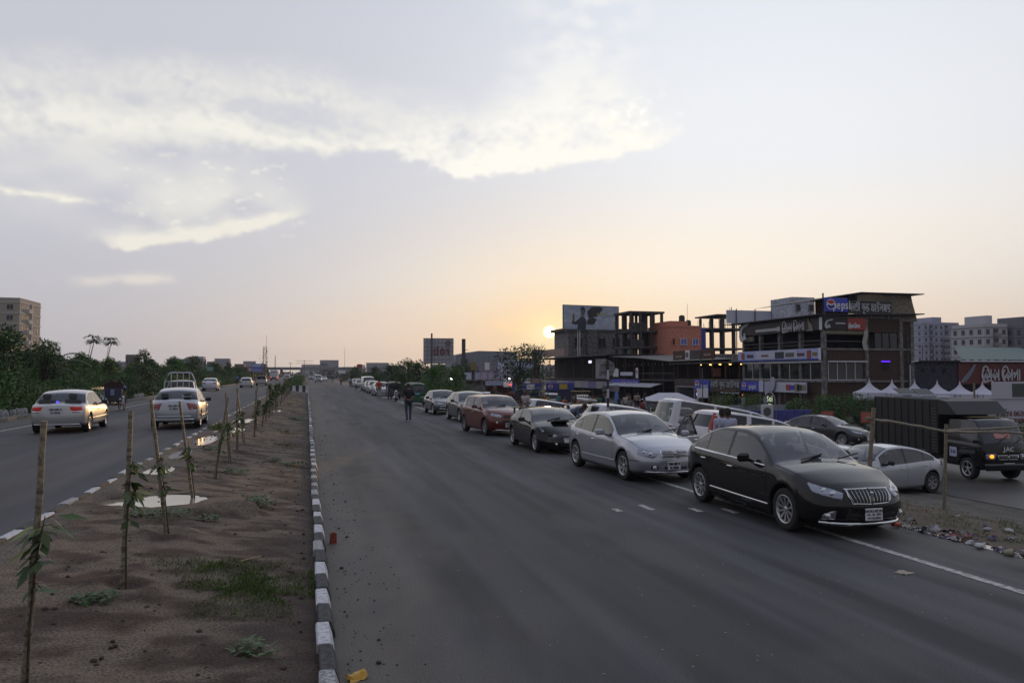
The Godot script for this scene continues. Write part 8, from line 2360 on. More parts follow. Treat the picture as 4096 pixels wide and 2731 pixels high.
	tag(solo("distant_woods", tree_line, leaf_mat("leaves"), "dark hazy woods along the horizon", "woods"), "dark hazy woods along the horizon", "woods", "", "stuff")
	var mt := bldg("creeper_mast", "lattice mast overgrown with creepers on the median's far end", "mast", -8.4, LEFT_Y, 166.0)
	var mg := Geo.new(); var mv := Geo.new()
	mv.colored = true
	for x in [-.35, .35]:
		mg.tube([Vector3(x, 0, 0), Vector3(x * .7, 7.6, 0)], [.07, .04], 5)
		for k in 180:
			mv.tint = green(r, Color(.03, .045, .02))
			leaf(mv, Vector3(x*(1.0 - .04*k/25.0) + r.randf_range(-.2, .2), 2.2 + k * .030, r.randf_range(-.2, .2)), rand_dir(r), Vector3.UP, .3, .15)
	mg.beam(Vector3(.2, 6.0, 0), Vector3(.3, 10.0, 0), .05); mg.beam(Vector3(-1.2, 5.8, 0), Vector3(-.2, 2.0, 0), .03)
	for k in 8: mg.beam(Vector3(-.35, .8*k + .5, 0), Vector3(.35, .8*k + 1.2, 0), .03)
	part("lattice", mg, steel, mt); part("creeper", mv, leaf_mat("leaves"), mt)
	for e in [["utility_pole", "plain dark pole beside the far left road", -9.6, 250.0, 8.0, .0], ["utility_pole", "pole with a short crossarm farther along the far left road", -7.4, 372.0, 7.4, 2.0], ["utility_pole", "tall pole with two long crossarms in the middle of the far road", -1.1, 332.0, 8.0, 7.0], ["antenna_mast", "hair-thin antenna mast on the right of the far road", 14.2, 306.0, 12.6, .0]]:
		var um := bldg(e[0], e[1], "pole", e[2], .0, e[3])
		var ug := Geo.new(); ug.tube([Vector3.ZERO, Vector3(0, e[4], 0)], [.16, .10] if e[0] == "utility_pole" else [.07, .05], 6)
		part("pole", ug, conc_d, um)
		if e[5] > 0:
			for k in (2 if e[5] > 3 else 1):
				var ag := Geo.new(); ag.beam(Vector3(-e[5]/2, e[4] - .3 - k*1.1, 0), Vector3(e[5]/2, e[4] - .3 - k*1.1, 0), .12)
				part("crossarm", ag, conc_d, um)
	var rr := bldg("red_roofed_board", "red and white board on the skyline right of the far road", "hoarding", 22.4, Y0, 336.0)
	bp("panel", mat("cola_red_bright", Color()), 20.8, 23.0, 4.4, 6.4, 336, 336.2, rr); bp("panel", M["sign_white"], 23.0, 24.2, 4.4, 6.1, 336, 336.2, rr); bp("post", steel, 22.2, 22.6, Y0, 4.4, 336.05, 336.2, rr)
	var ws := bldg("white_board", "small white board beside the far right verge", "sign", 10.2, .0, 236.0)
	bp("panel", M["sign_white"], 9.1, 11.3, 2.4, 3.4, 236, 236.1, ws); bp("post", steel, 10.1, 10.2, -.3, 2.4, 236.0, 236.08, ws)
func block(called: String, label: String, x0: float, x1: float, y0: float, y1: float, d0: float, d1: float, floors: int, bays: int, wall: Color, band: Color, category: String, group := "") -> void:
	var o := bldg(called, label, category, (x0 + x1)/2, y0, (d0 + d1)/2)
	if group: o.set_meta("group", group)
	var wm := mat("wall " + wall.to_html(), wall, .9); var bm := mat("wall " + band.to_html(), band, .9)
	bp("wall", wm, x0, x1, y0, y1, d0, d1, o)
	if bays == 0: return
	if category != "house": bp("roof_room", wm, lerpf(x0, x1, .35), lerpf(x0, x1, .6), y1, y1 + 2.6, d0 + 2, d1 - 2, o)
	var fh := (y1 - y0 - 1.0)/floors
	var bw := (x1 - x0)/bays
	var pane := mat("far_pane", lin(.02, .023, .032), .5)
	var side := x0 < .0
	for f in floors:
		bp("string_course", bm, x0 - .15, x1 + .15, y0 + f * fh + fh - .28, y0 + f * fh + fh, d0 - .16, d1 + .16, o)
		for b in bays:
			var bx := x0 + (b + .5)*bw
			if category != "house" and (b % 3 == 1):
				bp("balcony", bm, bx - bw * .36, bx + bw * .36, y0 + f * fh + .1, y0 + f * fh + fh * .40, d0 - 1.0, d0 - .01, o)
				bp("balcony_opening", pane, bx - bw * .34, bx + bw * .34, y0 + f * fh + fh * .40, y0 + f * fh + fh * .84, d0 - .03, d0 + .1, o)
			else: window(o, Vector3(bx, y0 + (f + .5)*fh, -d0 + .02), minf(bw * .4, 1.6), fh * .48, FZ, bm, pane, 1)
		for k in 4:
			var dd := lerpf(d0, d1, (k + .5)/4.0)
			if side and k == 1:
				bp("balcony", bm, x1, x1 + .9, y0 + f * fh + .1, y0 + f * fh + fh * .42, dd - 1.6, dd + 1.6, o)
				bp("pilaster", bm, x1, x1 + .4, y0 + f * fh, y0 + f * fh + fh, dd + 2.0, dd + 2.6, o)
			if side: window(o, Vector3(x1 + .02, y0 + (f + .5)*fh, -dd), 1.2, fh * .48, Basis(Vector3(0, 0, -1), Vector3.UP, Vector3(1, 0, 0)), bm, pane, 1)
			else: window(o, Vector3(x0 - .02, y0 + (f + .5)*fh, -dd), 1.2, fh * .48, FX, bm, pane, 1)
func build_misc() -> void:
	var r := RandomNumberGenerator.new()
	r.seed = 99
	var steel := mat("steel_frame", lin(.10, .10, .11), .5, .5)
	var white := mat("sign_white", lin(.62, .62, .66), .5)
	var bm := rough_mat("bamboo", Color(), 3.0)
	var sp := thing("road_sign", "back of a round grey sign on a black and white post behind the silver saloon", "sign", Vector3(10.6, ground_y(10.6, 26.1), -26.1))
	for k in 9:
		var g := Geo.new(); g.tube([Vector3(0, k * .34, 0), Vector3(0, k * .34 + .34, 0)], [.045], 10)
		part("post_band", g, mat("kerb_black", Color()) if k % 2 == 0 else mat("post_white", lin(.45, .45, .48), .6), sp)
	var dg := Geo.new(); dg.poly(circle2(.30, 30), Transform3D(Basis(), Vector3(0, 2.78, -.06)), .02)
	part("disc", dg, mat("sign_back_grey", lin(.17, .17, .18), .55), sp)
	var cg := Geo.new(); cg.box(Vector3(0, 2.9, -.03), Vector3(.5, .05, .02)); cg.box(Vector3(0, 2.64, -.03), Vector3(.5, .05, .02)); cg.box(Vector3(0, 2.06, -.03), Vector3(.5, .04, .02))
	part("clamp", cg, steel, sp)
	var pg := Geo.new(); pg.bbox(Vector3(.14, 2.05, -.07), Vector3(.66, .22, .02), .005)
	part("plate", pg, M["sign_back_grey"], sp)
	var fence := thing("bamboo_fence", "bamboo rail fence of two crooked posts on the littered bank", "fence", Vector3(14.0, -.6, -15.4))
	var put_pole := func(called: String, pts: Array, rad: float) -> void:
		var g := Geo.new()
		var q := []
		var rr := []
		for i in pts.size() - 1:
			for k in 5:
				q.append((pts[i] as Vector3).lerp(pts[i + 1], k/5.0) + Vector3(0, r.randf_range(-.012, .012), 0)); rr.append(rad*r.randf_range(.9, 1.08))
		q.append(pts[-1]); rr.append(rad)
		g.tube(q, rr, 8)
		part(called, g, bm, fence).position = -fence.position
	put_pole.call("post", [Vector3(11.98, ground_y(11.98, 14.4) - .1, -14.4), Vector3(12.04, .7, -14.38), Vector3(12.14, 1.74, -14.36)], .045)
	put_pole.call("post", [Vector3(15.66, ground_y(15.66, 16.1) - .1, -16.1), Vector3(15.76, 1.20, -16.07)], .042)
	put_pole.call("rail", [Vector3(11.90, 1.50, -14.32), Vector3(13.4, 1.34, -15.0), Vector3(15.74, 1.02, -16.0), Vector3(18.0, .90, -16.9), Vector3(20.6, .74, -17.6)], .034)
	put_pole.call("rail", [Vector3(15.7, 1.04, -16.12), Vector3(18.0, 1.0, -16.9), Vector3(20.6, .98, -17.7)], .026)
	for k in 11:
		var g := Geo.new(); g.lathe([Vector2(0, .42 + r.randf() * .08), Vector2(.12, .40), Vector2(.15, .2), Vector2(.15, -.1)], 10)
		var near := k < 6
		solo("stub_post", g, rough_mat("stub_white", lin(.40, .40, .40), 2.0, .5, 1.0), "short white-washed stub post in the %s cluster by the left road's far kerb" % ("nearer" if near else "farther"), "post", "nearer white stub posts" if near else "farther white stub posts", Vector3(-13.1 + r.randf() * .15, .42, -(38.6 + k * .62 if near else 62.0 + k * .7)))
	for e in [[-13.6, 36.0, 2.1, "old bamboo stake beside the left road's bushes"], [-14.2, 34.0, 1.6, "second old bamboo stake at the left edge of the picture"]]:
		var g := Geo.new(); g.tube([Vector3.ZERO, Vector3(.03, e[2], 0)], [.05, .04], 8)
		solo("bamboo_stake", g, bm, e[3], "stake", "", Vector3(e[0], .4, -e[1]))
	var gs := thing("road_sign", "small green direction sign on a post before the left trees", "sign", Vector3(-13.3, LEFT_Y, -116.0))
	var g1 := Geo.new(); g1.bbox(Vector3(0, 2.7, 0), Vector3(.95, .66, .04), .01)
	part("plate", g1, mat("sign_green", lin(.04, .20, .16), .5), gs)
	var g2 := Geo.new(); g2.tube([Vector3(0, 0, -.04), Vector3(0, 2.9, -.04)], [.04], 8)
	part("post", g2, steel, gs)
	for k in 2:
		var g := Geo.new(); g.box(Vector3(0, 2.82 - k * .24, .03), Vector3(.7, .07, .01))
		part("print", g, white, gs)
	var ss := thing("road_sign", "round speed sign reading 40 with a red ring beside the far left road", "sign", Vector3(-12.78, LEFT_Y, -188.0))
	var g3 := Geo.new(); g3.poly(circle2(.45), Transform3D(Basis(), Vector3(0, 2.9, 0)), .03); part("disc", g3, mat("sign_red", Color()), ss)
	var g4 := Geo.new(); g4.poly(circle2(.34), Transform3D(Basis(), Vector3(0, 2.9, .02)), .03); part("face", g4, white, ss)
	lettering(ss, "40", .46, mat("plate_ink", Color()), Vector3(0, 2.9, .06))
	var g5 := Geo.new(); g5.tube([Vector3(0, 0, -.04), Vector3(0, 2.9, -.04)], [.045], 8); part("post", g5, steel, ss)
	var tm := mat("tent_white", lin(.52, .51, .60), .75)
	tm.backlight_enabled = true; tm.backlight = Color(.35, .35, .4)
	var t0: Node3D
	for k in 6:
		var at := Vector3(42.4 + k*1.72, -1.3, -(50.6 - k * .44))
		var label: String = ["leftmost white peaked marquee, its roof streaked with dark stains", "second white peaked marquee from the left", "third white peaked marquee from the left", "fourth white peaked marquee, behind the brown parasol", "fifth white peaked marquee, second from the right", "rightmost and smallest white peaked marquee"][k]
		if k == 0:
			t0 = thing("marquee_tent", label, "tent", at)
			var rows := []
			for i in 9:
				var u := i/8.0
				var row := []
				for j in 17:
					var a := TAU*j/16.0 + PI/4
					var rad := .86*(u*u * .55 + u * .45)
					var sq := 1.0/maxf(absf(cos(a)), absf(sin(a)))
					row.append(Vector3(cos(a)*rad*sq, 3.45 - 1.15*pow(u, .55), sin(a)*rad*sq))
				rows.append(row)
			var g := Geo.new(); g.grid(rows); part("roof", g, tm, t0)
			var vg := Geo.new()
			for a in 4:
				var b := Basis(Vector3.UP, a*PI/2)
				vg.quad(b*Vector3(-.86, 2.30, .86), b*Vector3(.86, 2.30, .86), b*Vector3(.86, 1.75, .862), b*Vector3(-.86, 1.75, .862))
			part("valance", vg, tm, t0)
			for sx in [-.84, .84]:
				for sz in [-.84, .84]:
					var pg2 := Geo.new(); pg2.tube([Vector3(sx, 0, sz), Vector3(sx, 2.3, sz)], [.03], 6); part("pole", pg2, steel, t0)
		else: dup(t0, at, .0, label, 1.0 - k * .012)
	var pb := thing("parasol", "brown café parasol with pale print before the marquees", "parasol", Vector3(38.5, HFIELD, -41.5))
	var pgm := Geo.new(); pgm.lathe([Vector2(0, 2.75), Vector2(.5, 2.55), Vector2(1.3, 2.0), Vector2(1.3, 1.9)], 10)
	part("canopy", pgm, mat("parasol_brown", lin(.13, .06, .05), .8), pb)
	var ppg := Geo.new(); ppg.tube([Vector3.ZERO, Vector3(0, 2.7, 0)], [.04], 6); part("pole", ppg, steel, pb)
	for k in 5:
		var a := PI * .15 + k * .55
		var lg := Geo.new(); lg.stroke([Vector2(-.2, .05), Vector2(-.05, -.03), Vector2(.08, .06), Vector2(.22, 0)], .06, Transform3D(Basis(Vector3.UP, PI/2 - a)*Basis(Vector3.RIGHT, -.95), Vector3(cos(a)*1.0, 2.28, sin(a)*1.0)), .02)
		part("print", lg, mat("cream_letters", Color()), pb)
	var nb := thing("phone_banner", "white banner with red phone numbers and a green photograph at the right edge", "banner", Vector3(33.6, HFIELD, -30.6))
	var w := Geo.new(); w.bbox(Vector3(.6, 1.9, 0), Vector3(5.0, 1.35, .05), .01)
	part("sheet", w, mat("banner_white", lin(.44, .44, .50), .7), nb)
	for e in [["01674 062625", 1.78], ["01675 740034", 1.42]]: lettering(nb, e[0], .36, mat("letter_brick_red", lin(.16, .03, .03), .6), Vector3(.55, e[1], .04))
	var w2 := Geo.new(); w2.bbox(Vector3(1.4, 2.95, .1), Vector3(4.6, .85, .05), .01); part("upper_sheet", w2, M["banner_white"], nb)
	var w3 := Geo.new(); w3.box(Vector3(1.0, 2.95, .14), Vector3(1.3, .66, .02)); part("photograph", w3, mat("photo_dark", lin(.05, .06, .06), .6), nb)
	var w4 := Geo.new(); w4.ball(Vector3(1.5, 2.9, .16), Vector3(.22, .30, .02), Basis(), 6); part("green_print", w4, mat("photo_green", lin(.03, .14, .07), .6), nb)
	for x in [-1.8, 2.9]:
		var pg3 := Geo.new(); pg3.tube([Vector3(x, 0, -.06), Vector3(x, 3.3, -.06)], [.05], 6); part("post", pg3, bm, nb)
	var bf := thing("blue_fence", "blue plastic barrier fence behind the three motorcycles", "fence", Vector3(32.0, HFIELD, -47.4))
	for k in 8:
		var g := Geo.new(); g.bbox(Vector3(-2.6 + k * .72, .62, 0), Vector3(.66, 1.2, .10), .03); part("panel", g, mat("barrier_blue", lin(.045, .05, .24), .6), bf)
	var ac := thing("air_conditioner", "white air conditioner unit standing beside the blue fence", "air conditioner", Vector3(30.8, HFIELD, -46.8))
	var ag := Geo.new(); ag.bbox(Vector3(0, 1.15, 0), Vector3(.8, .95, .34), .03); part("casing", ag, mat("casing_white", lin(.46, .46, .48), .5), ac)
	var af := Geo.new(); af.poly(circle2(.30, 20), Transform3D(Basis(), Vector3(-.1, 1.15, .16)), .03); part("fan_grille", af, steel, ac)
	var al := Geo.new(); al.box(Vector3(0, .34, 0), Vector3(.7, .68, .3)); part("stand", al, steel, ac)
	for e in [[30.9, 37.2, .0, "orange-red notice board behind the dark grey saloon, right of the clipped shrub"], [29.4, 38.6, -.3, "orange-red notice board tilted behind the dark grey saloon's roof"]]:
		var nt := thing("notice_board", e[3], "sign", Vector3(e[0], HFIELD, -e[1]), e[2])
		var g := Geo.new(); g.bbox(Vector3(0, 1.28, 0), Vector3(.72, .62, .03), .01); part("plate", g, mat("notice_red", lin(.36, .07, .05), .6), nt)
		for k in 4:
			var lg := Geo.new(); lg.box(Vector3(0, 1.46 - k * .11, .02), Vector3(.52 - .06 * (k % 2), .03, .006)); part("print", lg, mat("notice_print", lin(.5, .3, .28), .6), nt)
		var pg4 := Geo.new(); pg4.tube([Vector3(0, 0, -.03), Vector3(0, 1.5, -.03)], [.03], 6); part("post", pg4, steel, nt)
	var wh := thing("white_roofed_hut", "low hut with a white hipped roof before the food court", "hut", Vector3(29.6, HFIELD, -59.4))
	var wg := Geo.new(); wg.box(Vector3(0, .75, 0), Vector3(3.2, 1.5, 2.4)); part("wall", wg, mat("hut_grey", lin(.20, .21, .25), .8), wh)
	var wr := Geo.new()
	for q in [[Vector3(-2, 1.5, 1.6), Vector3(2, 1.5, 1.6), Vector3(.9, 2.15, 0), Vector3(-.9, 2.15, 0)], [Vector3(2, 1.5, -1.6), Vector3(-2, 1.5, -1.6), Vector3(-.9, 2.15, 0), Vector3(.9, 2.15, 0)]]: wr.quad(q[0], q[1], q[2], q[3])
	wr.tri(Vector3(-2, 1.5, 1.6), Vector3(-2, 1.5, -1.6), Vector3(-.9, 2.15, 0)); wr.tri(Vector3(2, 1.5, 1.6), Vector3(2, 1.5, -1.6), Vector3(.9, 2.15, 0))
	part("roof", wr, mat("hut_roof", lin(.48, .48, .54), .7), wh)
	var bpz := thing("closed_parasol", "closed light blue parasol standing beside the motorcycles", "parasol", Vector3(26.2, HFIELD, -62.5))
	var cpg := Geo.new(); cpg.lathe([Vector2(0, 2.8), Vector2(.08, 2.5), Vector2(.20, 1.6), Vector2(.16, .9), Vector2(.05, .8)], 10); part("canopy", cpg, mat("parasol_blue", lin(.10, .20, .48), .8), bpz)
	var cpp := Geo.new(); cpp.tube([Vector3.ZERO, Vector3(0, .9, 0)], [.04], 6); part("pole", cpp, steel, bpz)
	var fc := thing("food_cart", "wooden food cart with open slatted sides among the crowd", "cart", Vector3(25.6, HFIELD, -70.0))
	for sx in [-.7, .7]:
		for sz in [-.45, .45]:
			var g := Geo.new(); g.box(Vector3(sx, 1.0, sz), Vector3(.07, 2.0, .07)); part("post", g, M["wood_post"], fc)
	for k in 6:
		var g := Geo.new(); g.box(Vector3(-.6 + k * .24, 1.45, .47), Vector3(.06, .9, .03)); part("slat", g, mat("cart_wood", lin(.22, .16, .09), .8), fc)
	var fg := Geo.new(); fg.bbox(Vector3(0, 2.05, 0), Vector3(1.7, .10, 1.2), .02); part("roof", fg, mat("cart_wood", Color()), fc)
	var fb := Geo.new(); fb.bbox(Vector3(0, .75, 0), Vector3(1.4, .5, .9), .03); part("counter", fb, mat("cart_wood", Color()), fc)
	for e in [[22.6, 79.0, "blue and white kiosk at the left of the food stalls"], [26.6, 80.0, "blue kiosk with a yellow label among the food stalls"]]:
		var kk := thing("food_kiosk", e[2], "kiosk", Vector3(e[0], HFIELD, -e[1]))
		var g := Geo.new(); g.bbox(Vector3(0, 1.0, 0), Vector3(2.6, 2.0, 1.6), .04); part("stall", g, mat("kiosk_dark", lin(.03, .03, .07), .7), kk)
		var gb := Geo.new(); gb.bbox(Vector3(0, 2.35, .8), Vector3(3.2, .8, .1), .02); part("board", gb, mat("barrier_blue", Color()), kk)
		globe(kk, Vector3(-1.1, 2.35, .87) + kk.position, .26, FZ)
		var gy := Geo.new(); gy.box(Vector3(.35, 2.35, .87), Vector3(.9, .55, .02)); part("label_panel", gy, white if e[0] < 24 else mat("label_yellow", lin(.45, .32, .04), .6), kk)
	for e in [[22.6, 85.5, 1.9, Color(1, 1, .95), "white lamp shining over the lower car park"], [22.65, 85.5, 1.2, Color(1, .16, .05), "red lamp shining below the white one over the lower car park"], [12.2, 66.0, 2.05, Color(.95, .98, 1), "bright white lamp between the trees behind the green auto-rickshaw"]]:
		var lt := thing("lamp", e[4], "lamp", Vector3(e[0], e[2], -e[1]))
		var g := Geo.new(); g.ball(Vector3.ZERO, Vector3(.11, .11, .11), Basis(), 8); part("bulb", g, glow("lamp " + e[3].to_html(), e[3], 5.0), lt)
		var pg5 := Geo.new(); pg5.tube([Vector3(0, -e[2] + ground_y(e[0], e[1]), 0), Vector3(0, -.1, 0)], [.05], 6); part("post", pg5, steel, lt)
		var ol := OmniLight3D.new()
		ol.name = "lamp_light"; ol.light_color = e[3]; ol.light_energy = .05; ol.light_size = .11; ol.omni_range = 12.0; ol.shadow_enabled = true
		lt.add_child(ol, true)
	var ws := thing("notice_board", "small white double board on a pole before the lit window with orange neon", "sign", Vector3(32.6, HFIELD, -59.0))
	for x in [-.28, .28]:
		var g := Geo.new(); g.bbox(Vector3(x, 2.1, 0), Vector3(.48, .8, .03), .01); part("plate", g, white, ws)
	var wp := Geo.new(); wp.tube([Vector3.ZERO, Vector3(0, 4.2, 0)], [.05], 6); part("post", wp, steel, ws)
	var lw := thing("garden_wall", "low white wall with posts in front of the hedge and the terrace", "wall", Vector3(36.0, HFIELD, -60.0))
	for k in 5:
		var g := Geo.new(); g.bbox(Vector3(-4.4 + k * 2.2, .5, 0), Vector3(2.16, 1.0, .16), .02); part("panel", g, mat("garden_wall_grey", lin(.26, .26, .29), .8), lw)
		var gp := Geo.new(); gp.bbox(Vector3(-5.5 + k * 2.2, .8, .02), Vector3(.24, 1.7, .24), .02); part("pier", gp, mat("garden_wall_grey", Color()), lw)
	var lm := [mat("litter_white", lin(.40, .40, .41), .7), mat("litter_cream", lin(.30, .27, .20), .7), mat("litter_pink", lin(.26, .08, .09), .6), mat("litter_brown", lin(.10, .06, .04), .8), mat("litter_grey", lin(.24, .24, .26), .7), mat("litter_purple", lin(.10, .07, .13), .6)]
	var scraps := []
	for k in 7:
		var p := []
		for i in 5:
			var row := []
			for j in 5: row.append(Vector3((i - 2) * .05 + r.randf_range(-.02, .02), absf(r.randf_range(-.01, .07)), (j - 2) * .04 + r.randf_range(-.02, .02)))
			p.append(row)
		var g := Geo.new()
		for i in 4:
			for j in 4:
				g.quad(p[i][j], p[i + 1][j], p[i + 1][j + 1], p[i][j + 1])
		scraps.append(g.mesh())
	for k in 150:
		var x := 9.42 + absf(r.randfn(.0, .28)); var d := 7.3 + r.randf()*4.3
		if k > 120: x = 10.0 + r.randf()*4.5; d = 8.0 + r.randf()*9.0
		var o := part(numbered("paper_scrap"), scraps[k % 7], lm[r.randi() % 6], self)
		o.position = Vector3(x, ground_y(x, d) + (.0 if x > 9.75 else -.02), -d); o.rotation = Vector3(r.randf_range(-.3, .3), r.randf()*TAU, r.randf_range(-.3, .3)); o.scale = Vector3.ONE*r.randf_range(.28, .85)
		tag(o, "scrap of paper or plastic in the litter along the bank's foot" if k <= 120 else "pale scrap lying on the littered bank", "litter", "litter along the bank's foot" if k <= 120 else "scraps on the bank")
	var cup := Geo.new(); cup.lathe([Vector2(0, 0), Vector2(.035, 0), Vector2(.05, .12), Vector2(.045, .12)], 14, Transform3D(Basis(Vector3(0, 0, 1), 1.4), Vector3(0, .05, 0)))
	solo("paper_cup", cup, mat("cup_orange", lin(.50, .08, .04), .5), "orange cup lying at the road's edge by the black saloon", "cup", "", Vector3(9.4, -.02, -10.6))
	solo("paper_cup", cup, lm[0], "white cup lying among the litter just past the orange cup", "cup", "", Vector3(9.5, -.02, -10.2), 1.0)
	solo("paper_cup", cup, lm[1], "cream cup on its side at the bottom right of the litter", "cup", "", Vector3(9.36, -.03, -8.6), 2.2)
	var bag := Geo.new(); bag.ball(Vector3(0, .05, 0), Vector3(.10, .035, .06), Basis(), 7)
	solo("plastic_bag", bag, lm[0], "white plastic bag in the middle of the litter", "bag", "", Vector3(9.36, -.02, -9.0), .5)
	solo("plastic_bag", bag, lm[4], "flattened pale bag lying on the grass of the bank", "bag", "", Vector3(11.2, ground_y(11.2, 10.6), -10.6), .3)
	solo("plastic_bag", bag, lm[0], "small white bag higher on the grass of the bank", "bag", "", Vector3(12.1, ground_y(12.1, 11.0), -11.0), 1.3)
	solo("paper_sheet", scraps[1], lm[1], "crumpled sheet of paper lying on the asphalt inside the white line", "paper", "", Vector3(7.27, .0, -8.12), .4).scale = Vector3(1.0, .2, 1.0)
	var rb := thing("red_tin", "small open red tin standing against the right kerb", "tin", Vector3(.40, .0, -11.7), .3)
	rb.scale = Vector3.ONE * .62
	var rg := Geo.new()
	for e in [[Vector3(0, .12, .06), Vector3(.13, .24, .012)], [Vector3(0, .12, -.06), Vector3(.13, .24, .012)], [Vector3(.06, .12, 0), Vector3(.012, .24, .108)], [Vector3(-.06, .12, 0), Vector3(.012, .24, .108)], [Vector3(0, .008, 0), Vector3(.11, .016, .108)]]: rg.box(e[0], e[1])
	part("tin", rg, rough_mat("tin_red", lin(.30, .045, .02), 4.0, .6, 1.0, .5), rb)
	var yw := solo("wrapper", scraps[2], mat("litter_yellow", lin(.50, .28, .03), .5), "yellow wrapper in the gutter beside the right kerb", "litter", "", Vector3(.42, .0, -6.5), .4)
	yw.scale = Vector3.ONE * .8
	var cl := Geo.new()
	for k in 520:
		var d := 5.0 + pow(r.randf(), 1.6)*40.0
		var x := .36 + absf(r.randfn(0, .34))
		var s := r.randf_range(.004, .012) if k > 24 else r.randf_range(.014, .028)
		cl.ball(Vector3(x, s * .4, -d), Vector3(s, s * .7, s*1.1), Basis(Vector3.UP, r.randf()*3.0), 3)
	tag(solo("clods", cl, mat("clod_dark", lin(.05, .042, .036), .95), "dark clods and grit", "grit"), "dark clods and grit in the gutter along the right kerb", "grit", "", "stuff")
	var c2 := Geo.new()
	for k in 700:
		var d := 5.0 + pow(r.randf(), 1.4)*26.0; var x := -3.2 + r.randf()*3.2
		var s := r.randf_range(.008, .03)
		c2.ball(Vector3(x, median_y(x) + .01, -d), Vector3(s, s * .7, s), Basis(Vector3.UP, r.randf()*3.0), 3)
	tag(solo("clods", c2, mat("clod_brown", lin(.06, .04, .03), .95), "brown clods", "grit"), "brown clods of soil scattered over the median", "grit", "", "stuff")
	var c3 := Geo.new()
	for k in 420:
		var d := 6.0 + pow(r.randf(), 1.2)*34.0; var x := .8 + r.randf()*8.0
		var s := r.randf_range(.005, .014)
		c3.ball(Vector3(x, .002, -d), Vector3(s*1.4, s * .2, s), Basis(Vector3.UP, r.randf()*3.0), 3)
	tag(solo("grit", c3, mat("grit_pale", lin(.22, .21, .20), .9), "pale grit", "grit"), "pale specks of grit scattered over the right road", "grit", "", "stuff")
	var st := Geo.new(); st.tube([Vector3(0, .02, 0), Vector3(.22, .03, -.16)], [.008], 5)
	solo("straw", st, mat("straw_yellow", lin(.36, .30, .14), .8), "yellow straw lying on the grass by the right kerb", "straw", "", Vector3(-.75, median_y(-.7) + .02, -9.9))
func build_people() -> void:
	var navy := Color(.012, .012, .018); var jean := Color(.045, .055, .085); var white := Color(.50, .50, .58); var maroon := Color(.07, .018, .018)
	person("hands_back", "man in a dark shirt and jeans walking away, hands clasped behind his back", Vector3(5.2, 0, -40.6), .02, navy, jean, "", false, Color(.012, .010, .009), 1.13)
	person("walk", "man in an orange-red shirt and pale trousers walking by the far parked row", Vector3(6.9, 0, -76.6), .05, Color(.42, .055, .022), Color(.33, .31, .29), "", false, Color(.012, .01, .009), 1.10)
	person("stand", "man in a white shirt standing at the far right verge beside a companion", Vector3(8.0, 0, -150.0), .4, white, navy)
	person("walk", "man in a grey shirt walking at the far right verge", Vector3(7.7, 0, -141.0), .1, Color(.2, .2, .22), Color(.03, .03, .035))
	person("stand", "person in pink standing by a cart at the far right verge", Vector3(7.0, 0, -166.0), .3, Color(.35, .16, .15), navy)
	person("ride", "rider on the motorcycle far down the right road", Vector3(6.9, 0, -216.0), PI, navy, navy)
	person("stand", "rider standing astride the motorcycle between the auto-rickshaws", Vector3(7.85, 0, -70.0), PI - .1, navy, navy)
	person("phone", "young man in black holding up a phone behind the olive grey saloon", Vector3(10.6, ground_y(10.6, 43.6), -43.6), PI + .5, Color(.015, .02, .012), navy, "", false, Color(.012, .01, .009), 1.06)
	person("stand", "man in a maroon shirt seen from behind over the red hatchback", Vector3(10.3, ground_y(10.3, 38.9), -38.9), -.2, maroon, navy, "", true, Color(.012, .01, .009), 1.04)
	person("phone", "greying man in a pale pink shirt beside the white estate car", Vector3(10.4, ground_y(10.4, 36.3), -36.3), PI - .9, Color(.42, .36, .36), navy, "", false, Color(.06, .06, .06), 1.0)
	person("bend", "dark-haired man in a blue shirt bending over behind the black coupe", Vector3(11.2, ground_y(11.2, 31.6), -31.6), PI + .5, Color(.10, .11, .17), navy, "", true)
	person("stand", "man in a white shirt and lilac cap seen from behind beside the dark saloon", Vector3(28.9, HFIELD, -84.0), .1, white, Color(.1, .1, .12), "", false, Color(.30, .27, .42))
	person("stand", "bare-headed man in a white shirt next to the man with the lilac cap", Vector3(27.5, HFIELD, -80.4), -.1, white, Color(.03, .03, .04), "", false)
	person("walk", "man in a red shirt in front of the wooden food cart", Vector3(26.2, HFIELD, -68.2), .2, Color(.26, .045, .025), navy)
	person("woman", "woman in dark blue clothes right of the wooden food cart", Vector3(26.6, HFIELD, -66.6), .5, Color(.025, .025, .08), Color(.025, .025, .07))
	person("stand", "man in black standing at the brick wall left of the striped post", Vector3(29.8, HFIELD, -74.5), PI, Color(.015, .015, .018), navy)
	person("woman", "woman with a brown headscarf and grey dress among the motorcycles", Vector3(26.9, HFIELD, -61.4), 2.6, Color(.20, .19, .18), Color(.16, .15, .14), "", true, Color(.10, .045, .03))
	person("phone", "man in black with a bag right of the woman in the brown headscarf", Vector3(27.7, HFIELD, -61.2), PI, Color(.013, .013, .015), Color(.12, .12, .14))
	person("stand", "man in a light blue T-shirt among the crowd by the hut", Vector3(33.4, HFIELD, -74.0), PI, Color(.22, .34, .60), Color(.16, .22, .34), "", false)
	person("stand", "man in maroon right of the man in light blue", Vector3(34.4, HFIELD, -74.4), PI, maroon, navy)
	person("stand", "man in a blue shirt by the white double notice board", Vector3(33.0, HFIELD, -64.0), .3, Color(.06, .07, .20), navy)
	person("walk", "dark figure walking along the low garden wall", Vector3(31.8, HFIELD, -58.0), -1.2, Color(.012, .012, .014), navy)
	person("stand", "man in a pale shirt seen from behind beside the white off-roader", Vector3(11.5, ground_y(11.5, 19.4), -19.4), -.5, Color(.36, .37, .50), navy, "", false)
